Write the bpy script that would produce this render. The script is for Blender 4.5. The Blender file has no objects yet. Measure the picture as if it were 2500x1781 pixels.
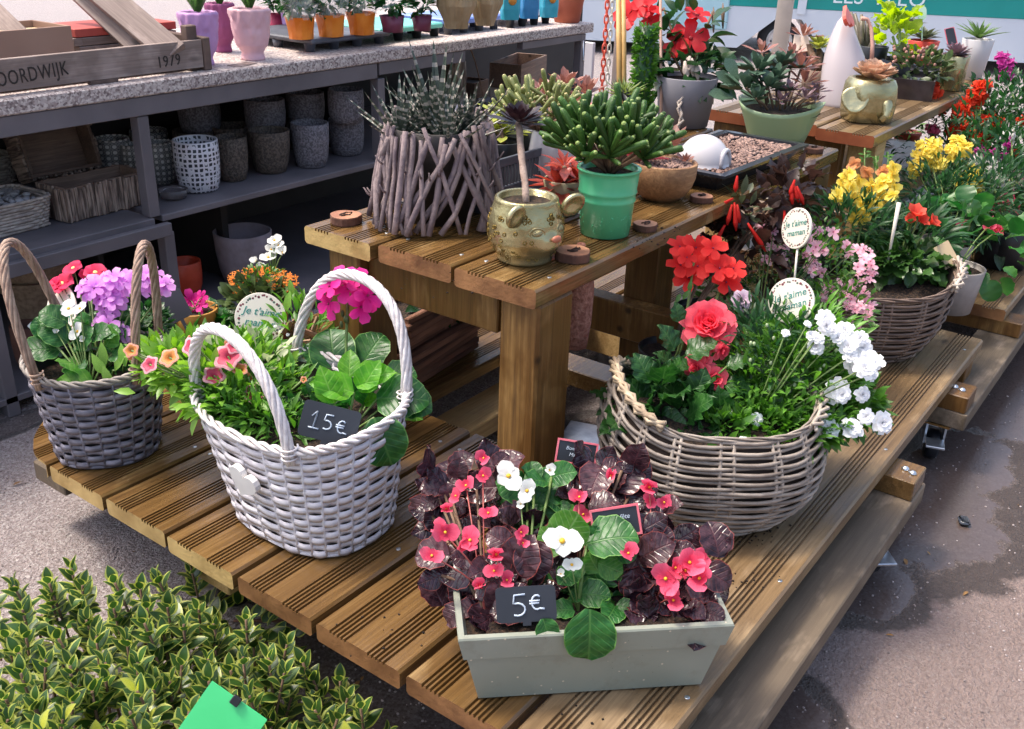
import bpy, math, random
import numpy as np
from mathutils import Vector, Matrix
random.seed(7)
RN = random.Random(11)
SC = bpy.context.scene
COL = SC.collection
PI = math.pi
# ------------------------------------------------------------------ camera
F_PX = 2407.0
YAW, PITCH, ROLL = math.radians(35.6), math.radians(25.08), math.radians(-1.95)
ZD, ZU, CZ = 0.19, 0.547, 1.013          # deck top, upper table top, eye height
def _axes():
    f = Vector((math.cos(YAW)*math.cos(PITCH), math.sin(YAW)*math.cos(PITCH), -math.sin(PITCH)))
    r = Vector((math.sin(YAW), -math.cos(YAW), 0))
    d = f.cross(r)
    return (math.cos(ROLL)*r+math.sin(ROLL)*d), (-math.sin(ROLL)*r+math.cos(ROLL)*d), f
RX, DN, FW = _axes()
UPV = -DN
EYE = Vector((0, 0, CZ))
cam = bpy.data.cameras.new('camera'); camo = bpy.data.objects.new('camera', cam); COL.objects.link(camo)
cam.sensor_width = 36; cam.lens = 36*F_PX/2500; cam.clip_start = 0.05; cam.clip_end = 500
camo.matrix_world = Matrix(((RX.x, UPV.x, -FW.x, EYE.x), (RX.y, UPV.y, -FW.y, EYE.y), (RX.z, UPV.z, -FW.z, EYE.z), (0, 0, 0, 1)))
SC.camera = camo
SC.render.resolution_x, SC.render.resolution_y = 1024, 729
# ------------------------------------------------------------------ light
SUN_AZ, SUN_EL = math.radians(112), math.radians(65)
w = bpy.data.worlds.new('World'); SC.world = w; w.use_nodes = True
nt = w.node_tree
sky = nt.nodes.new('ShaderNodeTexSky'); sky.sky_type = 'NISHITA'; sky.sun_disc = False
sky.sun_elevation = SUN_EL; sky.sun_rotation = PI/2-SUN_AZ; sky.air_density = 1.0; sky.dust_density = 5.0; sky.ozone_density = 0.4
nt.links.new(sky.outputs[0], nt.nodes['Background'].inputs[0]); nt.nodes['Background'].inputs[1].default_value = 0.15
sl = bpy.data.lights.new('sun', 'SUN'); sl.energy = 1.5; sl.angle = math.radians(10); sl.color = (1, .93, .82)
so = bpy.data.objects.new('sun', sl); COL.objects.link(so)
sdir = Vector((math.cos(SUN_AZ)*math.cos(SUN_EL), math.sin(SUN_AZ)*math.cos(SUN_EL), math.sin(SUN_EL)))
so.rotation_euler = sdir.to_track_quat('Z', 'Y').to_euler(); so.location = sdir*8
SC.view_settings.view_transform = 'Standard'; SC.view_settings.look = 'None'
SC.view_settings.exposure = 1.22; SC.view_settings.gamma = 1; SC.view_settings.use_curve_mapping = False
SC.render.engine = 'CYCLES'
# ------------------------------------------------------------------ where things stand
def ray(x, y): return RX*((x-1250)/F_PX)+DN*((y-890.5)/F_PX)+FW
def W(x, y, z):                       # point of the level plane z
    d = ray(x, y); return EYE+d*((z-CZ)/d.z)
def at(x, y, d): return EYE+ray(x, y)*d
def dep(P): return (P-EYE).dot(FW)
# ------------------------------------------------------------------ mesh templates: (verts, faces, material index)
def T(V, Fc, MI=None): return (np.array(V, dtype=float).reshape(-1, 3), list(Fc), list(MI) if MI else [0]*len(Fc))
def xf(t, M):
    A = np.array(M); V = t[0]@A[:3, :3].T+A[:3, 3]
    return (V, t[1], t[2])
def join(ts, mi=None):
    Vs, Fs, Ms, n = [], [], [], 0
    for k, t in enumerate(ts):
        Vs.append(t[0]); Fs += [tuple(i+n for i in f) for f in t[1]]
        Ms += t[2] if mi is None else [mi[k]]*len(t[1]); n += len(t[0])
    return (np.concatenate(Vs) if Vs else np.zeros((0, 3)), Fs, Ms)
def setmi(t, m): return (t[0], t[1], [m]*len(t[1]))
def trs(loc=(0, 0, 0), rz=0, s=1, rx=0, ry=0):
    S = Matrix.Diagonal((s, s, s, 1)) if not hasattr(s, '__len__') else Matrix.Diagonal((s[0], s[1], s[2], 1))
    return Matrix.Translation(Vector(loc))@Matrix.Rotation(rz, 4, 'Z')@Matrix.Rotation(ry, 4, 'Y')@Matrix.Rotation(rx, 4, 'X')@S
def fr(p, y, n, s=1.0, sx=None):      # frame: local +Y along y, +Z near n
    y = Vector(y).normalized(); n = Vector(n); x = y.cross(n)
    if x.length < 1e-6: x = y.cross(Vector((.3, .5, .8)))
    x.normalize(); z = x.cross(y); sx = sx or s
    return Matrix(((x.x*sx, y.x*s, z.x*s, p[0]), (x.y*sx, y.y*s, z.y*s, p[1]), (x.z*sx, y.z*s, z.z*s, p[2]), (0, 0, 0, 1)))
def box(x0, y0, z0, x1, y1, z1, c=0.0):
    if c <= 0:
        V = [(x, y, z) for x in (x0, x1) for y in (y0, y1) for z in (z0, z1)]
        return T(V, [(0, 1, 3, 2), (4, 6, 7, 5), (0, 4, 5, 1), (2, 3, 7, 6), (0, 2, 6, 4), (1, 5, 7, 3)])
    lo = (x0, y0, z0); hi = (x1, y1, z1); V = []; idx = {}
    for sx in (0, 1):
        for sy in (0, 1):
            for sz in (0, 1):
                s = (sx, sy, sz)
                for ax in range(3):
                    p = [0, 0, 0]
                    for a in range(3):
                        p[a] = (hi if s[a] else lo)[a]
                        if a != ax: p[a] += (-c if s[a] else c)
                    idx[(s, ax)] = len(V); V.append(p)
    Fc = []
    for ax in range(3):
        a, b = [i for i in range(3) if i != ax]
        for sg in (0, 1):
            q = []
            for u, v in ((0, 0), (1, 0), (1, 1), (0, 1)):
                s = [0, 0, 0]; s[ax] = sg; s[a] = u; s[b] = v; q.append(idx[(tuple(s), ax)])
            Fc.append(tuple(q) if (sg == 1) == (ax != 1) else tuple(q[::-1]))
    for ax in range(3):
        a, b = [i for i in range(3) if i != ax]
        for u in (0, 1):
            for v in (0, 1):
                s0 = [0, 0, 0]; s1 = [0, 0, 0]; s1[ax] = 1
                s0[a] = s1[a] = u; s0[b] = s1[b] = v
                Fc.append((idx[(tuple(s0), a)], idx[(tuple(s1), a)], idx[(tuple(s1), b)], idx[(tuple(s0), b)]))
    for s in [(i, j, k) for i in (0, 1) for j in (0, 1) for k in (0, 1)]:
        Fc.append((idx[(s, 0)], idx[(s, 1)], idx[(s, 2)]))
    return T(V, Fc)
def extr(prof, x0, x1, cap=True):     # closed profile of (y,z) run along X
    n = len(prof); V = [(x0, y, z) for y, z in prof]+[(x1, y, z) for y, z in prof]
    Fc = [(i, (i+1) % n, n+(i+1) % n, n+i) for i in range(n)]
    if cap: Fc += [tuple(range(n))[::-1], tuple(range(n, 2*n))]
    return T(V, Fc)
def lathe(pr, n=24, ex=2.0, sx=1, sy=1, mis=None, shape=None):
    V, Fc, MI = [], [], []
    for k, (r, z) in enumerate(pr):
        for i in range(n):
            a = 2*PI*i/n; c, s = math.cos(a), math.sin(a)
            if ex != 2.0: c = math.copysign(abs(c)**(2/ex), c); s = math.copysign(abs(s)**(2/ex), s)
            q = shape(a, k) if shape else 1
            V.append((r*sx*c*q, r*sy*s*q, z))
    for k in range(len(pr)-1):
        for i in range(n):
            j = (i+1) % n; Fc.append((k*n+i, k*n+j, (k+1)*n+j, (k+1)*n+i)); MI.append(mis[k] if mis else 0)
    if pr[0][0] > 1e-5: Fc.append(tuple(range(n))[::-1]); MI.append(mis[0] if mis else 0)
    if pr[-1][0] > 1e-5: m = (len(pr)-1)*n; Fc.append(tuple(range(m, m+n))); MI.append(mis[-1] if mis else 0)
    return T(V, Fc, MI)
def potT(rt, rb, h, wall=.004, rimh=0, rimw=0, n=28, soil=.012, sm=1, ex=2.0, sx=1, sy=1, mid=None):
    pr = [(rb*.9, 0), (rb, .002)]
    if mid: pr += [(rb+(rt-rb)*m[0]+m[1], h*m[0]) for m in mid]
    if rimh: pr += [(rb+(rt-rb)*(h-rimh)/h, h-rimh), (rt+rimw, h-rimh+.001)]
    pr += [(rt+rimw, h-.001), (rt+rimw-.001, h), (rt-wall, h), (rt-wall-.0005, h-.002), (rt-wall-.001-(rt-rb)*soil/h, h-soil)]
    mis = [0]*(len(pr)-1)
    t = lathe(pr, n, ex, sx, sy, mis)
    t[2][-1] = sm
    return t
def tube(pts, rad, n=6, closed=False, flat=None, cap=True):
    P = [Vector(p) for p in pts]; m = len(P)
    if not hasattr(rad, '__len__'): rad = [rad]*m
    V, Fc = [], []; up = None
    for i in range(m):
        if closed: tg = P[(i+1) % m]-P[i-1]
        else: tg = P[min(i+1, m-1)]-P[max(i-1, 0)]
        if tg.length < 1e-9: tg = Vector((0, 0, 1))
        tg.normalize()
        if flat: a = Vector((0, 0, 1)) if abs(tg.z) < .95 else Vector((1, 0, 0)); x = tg.cross(a).normalized(); y = x.cross(tg)
        else:
            if up is None: a = Vector((0, 0, 1)) if abs(tg.z) < .9 else Vector((1, 0, 0)); x = tg.cross(a).normalized()
            else: x = (up-tg*up.dot(tg)); x = x.normalized() if x.length > 1e-6 else tg.orthogonal().normalized()
            up = x; y = x.cross(tg)
        for k in range(n):
            q = 2*PI*k/n; fx, fy = (flat if flat else (1, 1))
            V.append(P[i]+x*(math.cos(q)*rad[i]*fx)+y*(math.sin(q)*rad[i]*fy))
    rr = m if closed else m-1
    for i in range(rr):
        j = (i+1) % m
        for k in range(n): Fc.append((i*n+k, i*n+(k+1) % n, j*n+(k+1) % n, j*n+k))
    if not closed and cap: Fc += [tuple(range(n))[::-1], tuple(range((m-1)*n, m*n))]
    return T([tuple(v) for v in V], Fc)
def arcp(a, b, h, n=8, up=(0, 0, 1)):
    a, b, u = Vector(a), Vector(b), Vector(up)
    return [a.lerp(b, i/n)+u*(4*h*(i/n)*(1-i/n)) for i in range(n+1)]
SH = {'ovate': lambda t: math.sin(PI*t**.72)**.8, 'round': lambda t: max(0, 1-(2*t**.9-1)**2)**.5, 'lance': lambda t: math.sin(PI*t)**1.15,
      'spat': lambda t: math.sin(PI*t**1.7)**.75, 'pet': lambda t: math.sin(PI*min(1, .12+t**1.35*.8))**.55*(.35+.65*t), 'blade': lambda t: (1-t)**.55*min(1, .5+t*2)}
def leafT(W_=.5, shape='ovate', nl=6, na=4, fold=.25, curl=.5, margin=False, wavy=0, wf=5, thick=0, seed=0):
    rr = random.Random(seed); f = SH[shape]; V, Fc, MI = [], [], []
    us = [-1, -.62, 0, .62, 1] if (na == 4) else [-1, 0, 1]
    if margin: us = [-1, -.66, 0, .66, 1]
    y = z = 0; ph = rr.random()*6
    for i in range(nl+1):
        t = i/nl; a = curl*(t-.35)
        if i: y += math.cos(a)/nl; z += -math.sin(a)/nl
        hw = max(.015, f(min(max(t, .004), .996)))*W_/2
        for u in us:
            V.append((u*hw, y, z+fold*abs(u)*hw+wavy*math.sin(wf*t*PI+ph+(PI if u < 0 else 0))*abs(u)**2))
    m = len(us)
    for i in range(nl):
        for k in range(m-1):
            Fc.append((i*m+k, i*m+k+1, (i+1)*m+k+1, (i+1)*m+k))
            MI.append(1 if margin and k in (0, m-2) else 0)
    t = T(V, Fc, MI)
    if thick:
        V2 = t[0].copy(); cen = np.array([(0, v[1], v[2]) for v in t[0]])
        V2[:, 2] -= thick*np.maximum(0, 1-(np.abs(t[0][:, 0])/(W_/2+1e-6)))
        t = (np.concatenate([t[0], V2]), t[1]+[tuple(i+len(V) for i in q[::-1]) for q in t[1]], t[2]*2)
    return t
def flowerT(n=5, W_=.85, cup=.35, shape='pet', ctr=.14, wavy=.04, layers=1, seed=0, lens=None, curl=.5, ctrh=.08, nl=4):
    rr = random.Random(seed); ts = []
    for L in range(layers):
        for i in range(n):
            a = 2*PI*(i+.5*L)/n+rr.uniform(-.12, .12)
            s = (lens[i % len(lens)] if lens else 1)*(1-.22*L)*rr.uniform(.9, 1.08)
            c = cup+L*.42+rr.uniform(-.12, .12)
            d = Vector((math.cos(a)*math.cos(c), math.sin(a)*math.cos(c), math.sin(c)))
            nn = Vector((-math.cos(a)*math.sin(c), -math.sin(a)*math.sin(c), math.cos(c)))
            lf = leafT(W_, shape, nl, 4, .12, curl, wavy=wavy, seed=seed*31+i+L*7)
            ts.append(xf(lf, fr(d*.02, d, nn, s)))
    if ctr: ts.append(setmi(xf(lathe([(ctr, 0), (ctr*.9, ctrh*.6), (ctr*.45, ctrh), (0, ctrh*1.05)], 8), Matrix.Translation((0, 0, ctrh*.4))), 1))
    return join(ts)
def roseT(layers=5, n=7, seed=0, wavy=.09):
    rr = random.Random(seed); ts = []
    for L in range(layers):
        f = L/(layers-1)
        for i in range(n-(1 if L > 2 else 0)):
            a = i*2*PI/n+L*.7+rr.uniform(-.2, .2); c = .12+f*1.15+rr.uniform(-.12, .12); s = 1-.5*f
            d = Vector((math.cos(a)*math.cos(c), math.sin(a)*math.cos(c), math.sin(c)))
            nn = Vector((-math.cos(a)*math.sin(c), -math.sin(a)*math.sin(c), math.cos(c)))
            ts.append(xf(leafT(1.05, 'pet', 5, 4, .1, -.5 if L > 1 else .5, wavy=wavy, wf=6, seed=seed+i*3+L*17), fr(d*.05*(1-f), d, nn, s)))
    return join(ts)
def trumpetT(n=20, seed=0, open_=1.0):
    pr = [(.08, -.75), (.12, -.5), (.2, -.25), (.36, -.06), (.75*open_, .04), (1.0*open_, .0)]
    pr2 = [(.98*open_, .012), (.74*open_, .055), (.34, -.03), (.15, -.25), (0.02, -.45)]
    lob = lambda a, k: (1+.13*math.cos(5*a)) if (k in (4, 5, 6, 7)) else 1
    return lathe(pr+pr2, n, shape=lob, mis=[0, 0, 0, 0, 0, 0, 0, 1, 1, 1])
def ballT(n=8, m=5): return lathe([(max(0, math.sin(PI*i/m)), -math.cos(PI*i/m)) for i in range(m+1)], n)
# ------------------------------------------------------------------ objects
WM = {}
def mesh(t, name, mats, smooth=True):
    me = bpy.data.meshes.new(name); me.from_pydata(t[0].tolist(), [], t[1])
    for m in (mats if isinstance(mats, (list, tuple)) else [mats]): me.materials.append(m)
    if any(t[2]): me.polygons.foreach_set('material_index', t[2])
    if smooth: me.polygons.foreach_set('use_smooth', [True]*len(t[1]))
    me.update(); return me
def tag(o, label, cat=None, group=None, kind=None):
    if label: o['label'] = label
    if cat: o['category'] = cat
    if group: o['group'] = group
    if kind: o['kind'] = kind
    return o
def thing(name, label, cat, loc=(0, 0, 0), group=None):
    o = bpy.data.objects.new(name, None); o.empty_display_size = .02; COL.objects.link(o); M = Matrix.Translation(Vector(loc))
    o.matrix_world = M; o.location = Vector(loc); WM[o] = M
    return tag(o, label, cat, group)
def put(me, name, M=None, parent=None, kind=None, label=None):
    o = bpy.data.objects.new(name, me); COL.objects.link(o); M = M or Matrix.Identity(4); WM[o] = M
    if parent is not None: o.parent = parent; o.matrix_basis = WM[parent].inverted()@M
    else: o.matrix_basis = M
    if kind: o['kind'] = kind
    if label: o['label'] = label
    return o
def part(t, name, mats, parent, smooth=True, kind=None, label=None, M=None):
    # geometry given in world space; the origin is moved to its own middle
    if M is None:
        c = (t[0].max(0)+t[0].min(0))/2; t = (t[0]-c, t[1], t[2]); M = Matrix.Translation(Vector(c.tolist()))
    return put(mesh(t, name, mats, smooth), name, M, parent, kind, label)
def scatter(me, name, Ms, parent, limit=300, mats=None, tpl=None):
    """each piece an object of its own; past the limit the farthest ones are joined"""
    Ms = sorted(Ms, key=lambda M: (M.translation-EYE).length)
    for M in Ms[:limit]: put(me, name, M, parent)
    if len(Ms) > limit: part(join([xf(tpl, M) for M in Ms[limit:]]), 'far_'+name, mats, parent, kind='stuff')
# ------------------------------------------------------------------ materials
def hx(s, g=1.0):
    c = [int(s[i:i+2], 16)/255 for i in (0, 2, 4)]
    return tuple((((v+.055)/1.055)**2.4 if v > .04045 else v/12.92)*g for v in c)+(1,)
class NT:
    def __init__(s, name):
        s.m = bpy.data.materials.new(name); s.m.use_nodes = True; s.t = s.m.node_tree; s.t.nodes.clear()
    def n(s, ty, ins=None, **kw):
        nd = s.t.nodes.new('ShaderNode'+ty)
        for k, v in kw.items(): setattr(nd, k, v)
        for k, v in (ins or {}).items():
            if isinstance(v, bpy.types.NodeSocket): s.t.links.new(v, nd.inputs[k])
            else: nd.inputs[k].default_value = v
        return nd
    def math(s, op, a, b=None, clamp=False):
        ins = {0: a}
        if b is not None: ins[1] = b
        return s.n('Math', ins, operation=op, use_clamp=clamp).outputs[0]
    def mix(s, f, a, b, bt='MIX'):
        nd = s.n('Mix', data_type='RGBA', blend_type=bt)
        for k, v in ((0, f), (6, a), (7, b)):
            if isinstance(v, bpy.types.NodeSocket): s.t.links.new(v, nd.inputs[k])
            else: nd.inputs[k].default_value = v
        return nd.outputs[2]
    def coords(s, scale=(1, 1, 1), rand=True):
        tc = s.n('TexCoord'); v = tc.outputs['Object']
        if rand:
            oi = s.n('ObjectInfo'); r = s.math('MULTIPLY', oi.outputs['Random'], 37.0)
            cx = s.n('CombineXYZ', {0: r, 1: r, 2: r}); v = s.n('VectorMath', {0: v, 1: cx.outputs[0]}, operation='ADD').outputs[0]
        return s.n('Mapping', {'Vector': v, 'Scale': scale}).outputs[0]
    def noise(s, vec, scale, detail=3, rough=.55, dist=0):
        return s.n('TexNoise', {'Vector': vec, 'Scale': scale, 'Detail': detail, 'Roughness': rough, 'Distortion': dist}).outputs[0]
    def ramp(s, f, stops):
        nd = s.n('ValToRGB', {0: f}); e = nd.color_ramp.elements
        while len(e) < len(stops): e.new(.5)
        for k, (p, c) in enumerate(stops): e[k].position = p; e[k].color = c if len(c) == 4 else tuple(c)+(1,)
        return nd.outputs[0]
    def bright(s, col, amt):
        oi = s.n('ObjectInfo').outputs['Random']; gi = s.n('NewGeometry').outputs['Random Per Island']
        f = s.math('FRACT', s.math('ADD', oi, gi)); f = s.math('ADD', s.math('MULTIPLY', f, 2*amt), 1-amt)
        return s.n('HueSaturation', {'Color': col, 'Value': f}).outputs[0]
    def out(s, sh): s.t.links.new(sh, s.n('OutputMaterial').inputs[0]); return s.m
def mk(name, c1, c2=None, rough=.5, ns=30, met=0, trans=0, bump=0, bs=None, rnd=0, spec=.5, sc=(1, 1, 1), coat=0, detail=3, tc=None, lo=.35, hi=.65, alpha=None, tr=0):
    N = NT(name); col = c1
    if isinstance(c1, str): c1 = hx(c1)
    if isinstance(c2, str): c2 = hx(c2)
    col = c1; v = None
    if c2 or bump: v = N.coords(sc)
    if c2: col = N.ramp(N.noise(v, ns, detail), [(lo, c1), (hi, c2)])
    if rnd: col = N.bright(col, rnd)
    ins = {'Base Color': col, 'Roughness': rough, 'Metallic': met, 'Specular IOR Level': spec}
    if coat: ins['Coat Weight'] = coat; ins['Coat Roughness'] = .1
    if alpha is not None: ins['Alpha'] = alpha
    if tr: ins['Transmission Weight'] = tr; ins['IOR'] = 1.35
    if bump: ins['Normal'] = N.n('Bump', {'Height': N.noise(v, bs or ns, 4), 'Strength': bump, 'Distance': .004}).outputs[0]
    sh = N.n('BsdfPrincipled', ins).outputs[0]
    if trans:
        tcol = N.mix(.5, col, tc if tc else col) if tc else col
        tcol = N.n('HueSaturation', {'Color': tcol, 'Saturation': 1.1, 'Value': 1.7}).outputs[0]
        sh = N.n('MixShader', {0: trans, 1: sh, 2: N.n('BsdfTranslucent', {'Color': tcol}).outputs[0]}).outputs[0]
    return N.out(sh)
def veined(name, c1, c2, vein, t=.3, rough=.38, k=6.0, slope=.75, rnd=.2, spread=.35):
    N = NT(name); v = N.coords((1, 1, 1), rand=False); sp = N.n('SeparateXYZ', {0: v}); ax = N.math('ABSOLUTE', sp.outputs[0])
    u = N.math('MULTIPLY', N.math('SUBTRACT', sp.outputs[1], N.math('MULTIPLY', ax, slope)), k); f = N.math('ABSOLUTE', N.math('SUBTRACT', N.math('FRACT', u), .5))
    m = N.n('MapRange', {0: f, 1: .0, 2: .16, 3: 1.0, 4: 0.0}).outputs[0]; m2 = N.n('MapRange', {0: ax, 1: .008, 2: .03, 3: 1.0, 4: 0.0}).outputs[0]; m = N.math('MAXIMUM', N.math('MULTIPLY', m, .7), m2)
    vr = N.coords((1, 1, 1)); col = N.ramp(N.noise(vr, 4, 4, .6), [(.35, hx(c1)), (.65, hx(c2))]); col = N.bright(col, rnd); col = N.mix(N.math('MULTIPLY', m, spread), col, hx(vein))
    h = N.math('ADD', N.math('MULTIPLY', m, -1.0), N.math('MULTIPLY', N.noise(vr, 5, 2), .8)); b = N.n('Bump', {'Height': h, 'Strength': .5, 'Distance': .0012}).outputs[0]
    sh = N.n('BsdfPrincipled', {'Base Color': col, 'Roughness': rough, 'Normal': b}).outputs[0]
    tr = N.n('BsdfTranslucent', {'Color': N.n('HueSaturation', {'Color': col, 'Saturation': 1.1, 'Value': 1.7}).outputs[0]}).outputs[0]
    return N.out(N.n('MixShader', {0: t, 1: sh, 2: tr}).outputs[0])
def petal(name, c1, c2, t=.35, rnd=.1, streak=.5):
    N = NT(name); v = N.coords((1, 1, 1), rand=False); sp = N.n('SeparateXYZ', {0: v}); an = N.math('ARCTAN2', sp.outputs[1], sp.outputs[0]); L = N.n('VectorMath', {0: v}, operation='LENGTH').outputs['Value']
    oi = N.n('ObjectInfo').outputs['Random']; cv = N.n('CombineXYZ', {0: N.math('MULTIPLY', an, 9.0), 1: N.math('MULTIPLY', L, 1.6), 2: N.math('MULTIPLY', oi, 30.0)}).outputs[0]
    st = N.noise(cv, 1.4, 3, .6); f = N.math('ADD', N.math('MULTIPLY', L, .75), N.math('MULTIPLY', N.math('SUBTRACT', st, .5), streak), True)
    dk = tuple(c*.85 for c in hx(c1)[:3])+(1,); col = N.ramp(f, [(.05, dk), (.25, hx(c1)), (.75, hx(c2))]); col = N.bright(col, rnd)
    b = N.n('Bump', {'Height': st, 'Strength': .5, 'Distance': .001}).outputs[0]
    sh = N.n('BsdfPrincipled', {'Base Color': col, 'Roughness': .6, 'Normal': b, 'Specular IOR Level': .3}).outputs[0]; tr = N.n('BsdfTranslucent', {'Color': N.n('HueSaturation', {'Color': col, 'Value': 1.6}).outputs[0]}).outputs[0]
    return N.out(N.n('MixShader', {0: t, 1: sh, 2: tr}).outputs[0])
def wood(name, cols, wet=.5, scale=1.0, axis=0, dark=.5, rough=(.25, .65), knots=True):
    N = NT(name); st = [34, 34, 34]; st[axis] = 1.6
    v = N.coords((1, 1, 1)); g = N.coords(tuple(st))
    big = N.noise(v, 5*scale, 3, .6); fine = N.noise(g, 5*scale, 5, .65, .6)
    col = N.ramp(fine, [(.25, cols[0]), (.5, cols[1]), (.75, cols[2])])
    wm = N.ramp(N.noise(N.coords((1, 2.2, 1)), 7*scale, 4, .6), [(.5-wet*.35, (0, 0, 0)), (.62-wet*.3, (1, 1, 1))])
    col = N.mix(N.math('MULTIPLY', wm, dark), col, cols[3], 'MULTIPLY')
    col = N.mix(N.math('MULTIPLY', big, .35), col, cols[1])
    if knots:
        vk = N.n('TexVoronoi', {'Vector': N.coords((.35 if axis == 0 else 1, 1, 1)), 'Scale': 14.0}).outputs['Distance']
        col = N.mix(N.ramp(vk, [(.05, (.85, .85, .85)), (.13, (0, 0, 0))]), col, tuple(c*.25 for c in cols[0][:3])+(1,))
    col = N.bright(col, .12)
    ro = N.math('ADD', N.math('MULTIPLY', wm, rough[0]-rough[1]), rough[1])
    b = N.n('Bump', {'Height': fine, 'Strength': .35, 'Distance': .002}).outputs[0]
    return N.out(N.n('BsdfPrincipled', {'Base Color': col, 'Roughness': ro, 'Normal': b}).outputs[0])
# ------------------------------------------------------------------ shared materials
WETW = wood('wet_decking', [hx('56402a'), hx('836840'), hx('aa8f62'), hx('8f7050')], wet=.66, dark=.7, rough=(.10, .42))
DRYW = wood('dry_decking', [hx('6a553e'), hx('8b7455'), hx('a68d6b'), hx('84684a')], wet=.42, dark=.5, rough=(.28, .75))
PALE = wood('pale_pine', [hx('a5804a'), hx('c3a068'), hx('d4b681'), hx('8f7350')], wet=.15, dark=.4, rough=(.5, .8))
POSTW = wood('post_wood', [hx('4f3519'), hx('876331'), hx('aa8853'), hx('7c5431')], wet=.45, dark=.7, rough=(.4, .75), axis=2, scale=.8)
PALW = wood('pallet_board', [hx('6f6152'), hx('8c7b68'), hx('a5927a'), hx('6e6a5c')], wet=.5, dark=.8, rough=(.6, .85), knots=False)
FARW = wood('grey_wood', [hx('6a5c58'), hx('8c7c76'), hx('a8978d'), hx('7d6c66')], wet=.3, dark=.5)
ENDW = mk('end_grain', '664224', '946840', rough=.6, ns=18, bump=.3, bs=120, rnd=.15)
ENDY = mk('end_grain_pale', '9a7c48', 'bd9f66', rough=.7, ns=18, bump=.3, bs=120, rnd=.1)
DGREY = mk('dark_grey_paint', '5c585c', '6e686c', rough=.5, ns=6, bump=.1, bs=80)
DBACK = mk('charcoal_board', '2b2827', '353130', rough=.7, ns=6)
METAL = mk('zinc', 'b9bec4', 'e0e4e8', rough=.3, met=.9, ns=40)
BLKP = mk('black_plastic', '15161a', '1e2026', rough=.35, ns=30)
GRYP = mk('grey_plastic', '44464e', '575a63', rough=.45, ns=30)
SOIL = mk('potting_soil', '1c120c', '4a3626', rough=.95, ns=220, bump=1, bs=260, lo=.45, hi=.7)
WHITEP = mk('white_glaze', 'c0bcbe', rough=.22)
TERRA = mk('terracotta', 'a8543c', 'b9664a', rough=.7, ns=12)
STEMG = mk('green_stem', '4d6b2c', '71854a', rough=.55, ns=60)
STEMB = mk('brown_stem', '5b4434', '7d6450', rough=.8, ns=60, bump=.4)
# ------------------------------------------------------------------ ground
def ground():
    N = NT('asphalt'); v = N.coords((1, 1, 1), rand=False)
    g1 = N.noise(v, 190, 3, .7); g2 = N.noise(v, 60, 3, .6); g3 = N.noise(v, 1.1, 3, .5)
    vo = N.n('TexVoronoi', {'Vector': v, 'Scale': 260.0}).outputs['Color']
    agg = N.ramp(N.n('SeparateColor', {0: vo}).outputs[0], [(0, hx('7a6c6a')), (.45, hx('ac9e9c')), (.8, hx('c8bcba')), (1, hx('e4dedc'))])
    col = N.mix(.45, agg, N.ramp(g1, [(.35, hx('7e706e')), (.65, hx('d2c8c6'))]))
    col = N.mix(N.math('MULTIPLY', g2, .45), col, hx('75645f'))
    # brown damp dirt on the open side of the tables
    sep = N.n('SeparateXYZ', {0: v}); side = N.n('MapRange', {0: N.math('ADD', sep.outputs[1], N.math('MULTIPLY', g3, .5)), 1: 1.0, 2: .45, 3: 0.0, 4: 1.0}).outputs[0]
    col = N.mix(N.math('MULTIPLY', side, .75), col, N.mix(g2, hx('6e5a50'), hx('a08a82')))
    wet = None; wob = N.noise(v, 11, 6, .65)
    for px, py, rx, ry in ((2450, 940, .42, .26), (2230, 1250, .26, .2), (2110, 1420, .13, .10), (2350, 1130, .22, .12), (1480, 1060, .10, .10), (880, 1620, .12, .12),
                           (760, 1590, .08, .07), (2400, 860, .3, .2), (2360, 760, .4, .16), (1900, 1760, .10, .08), (30, 1040, .12, .04), (1000, 1760, .12, .1)):  # puddles, plus patches that paint in shade at table edge, beam and counter foot
        P = W(px, py, 0)
        d = N.n('VectorMath', {0: v, 1: (P.x, P.y, 0)}, operation='SUBTRACT').outputs[0]
        d = N.n('VectorMath', {0: d, 1: (1/rx, 1/ry, 0)}, operation='MULTIPLY').outputs[0]
        L = N.n('VectorMath', {0: d}, operation='LENGTH').outputs['Value']
        wet = L if wet is None else N.math('MINIMUM', wet, L)
    wm = N.n('MapRange', {0: N.math('ADD', wet, N.math('MULTIPLY', wob, .9)), 1: 1.64, 2: 1.52, 3: 0.0, 4: 1.0}).outputs[0]
    wet2 = N.n('MapRange', {0: N.math('ADD', wet, N.math('MULTIPLY', wob, .9)), 1: 1.25, 2: 1.17, 3: 0.0, 4: 1.0}).outputs[0]
    # the far yard is hosed down
    far = N.n('MapRange', {0: sep.outputs[0], 1: 2.6, 2: 4.2, 3: 0.0, 4: .7}).outputs[0]
    col = N.mix(N.math('MULTIPLY', wm, .72), col, hx('1c1512'))
    ro = N.math('SUBTRACT', .9, N.math('MULTIPLY', wm, .45)); ro = N.math('SUBTRACT', ro, N.math('MULTIPLY', wet2, .36)); ro = N.math('SUBTRACT', ro, N.math('MULTIPLY', far, .5), True)
    hgt = N.math('ADD', g1, N.math('MULTIPLY', g2, .8))
    st = N.math('SUBTRACT', 1.0, N.math('MULTIPLY', wet2, .93), True)
    bp = N.n('Bump', {'Height': hgt, 'Strength': st, 'Distance': .012}).outputs[0]
    m = N.out(N.n('BsdfPrincipled', {'Base Color': col, 'Roughness': ro, 'Normal': bp}).outputs[0])
    o = put(mesh(T([(-60, -60, 0), (140, -60, 0), (140, 100, 0), (-60, 100, 0)], [(0, 1, 2, 3)]), 'ground', m, False), 'ground')
    tag(o, 'speckled asphalt yard, dry and pale left, damp with puddles right', None, None, 'structure')
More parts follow.
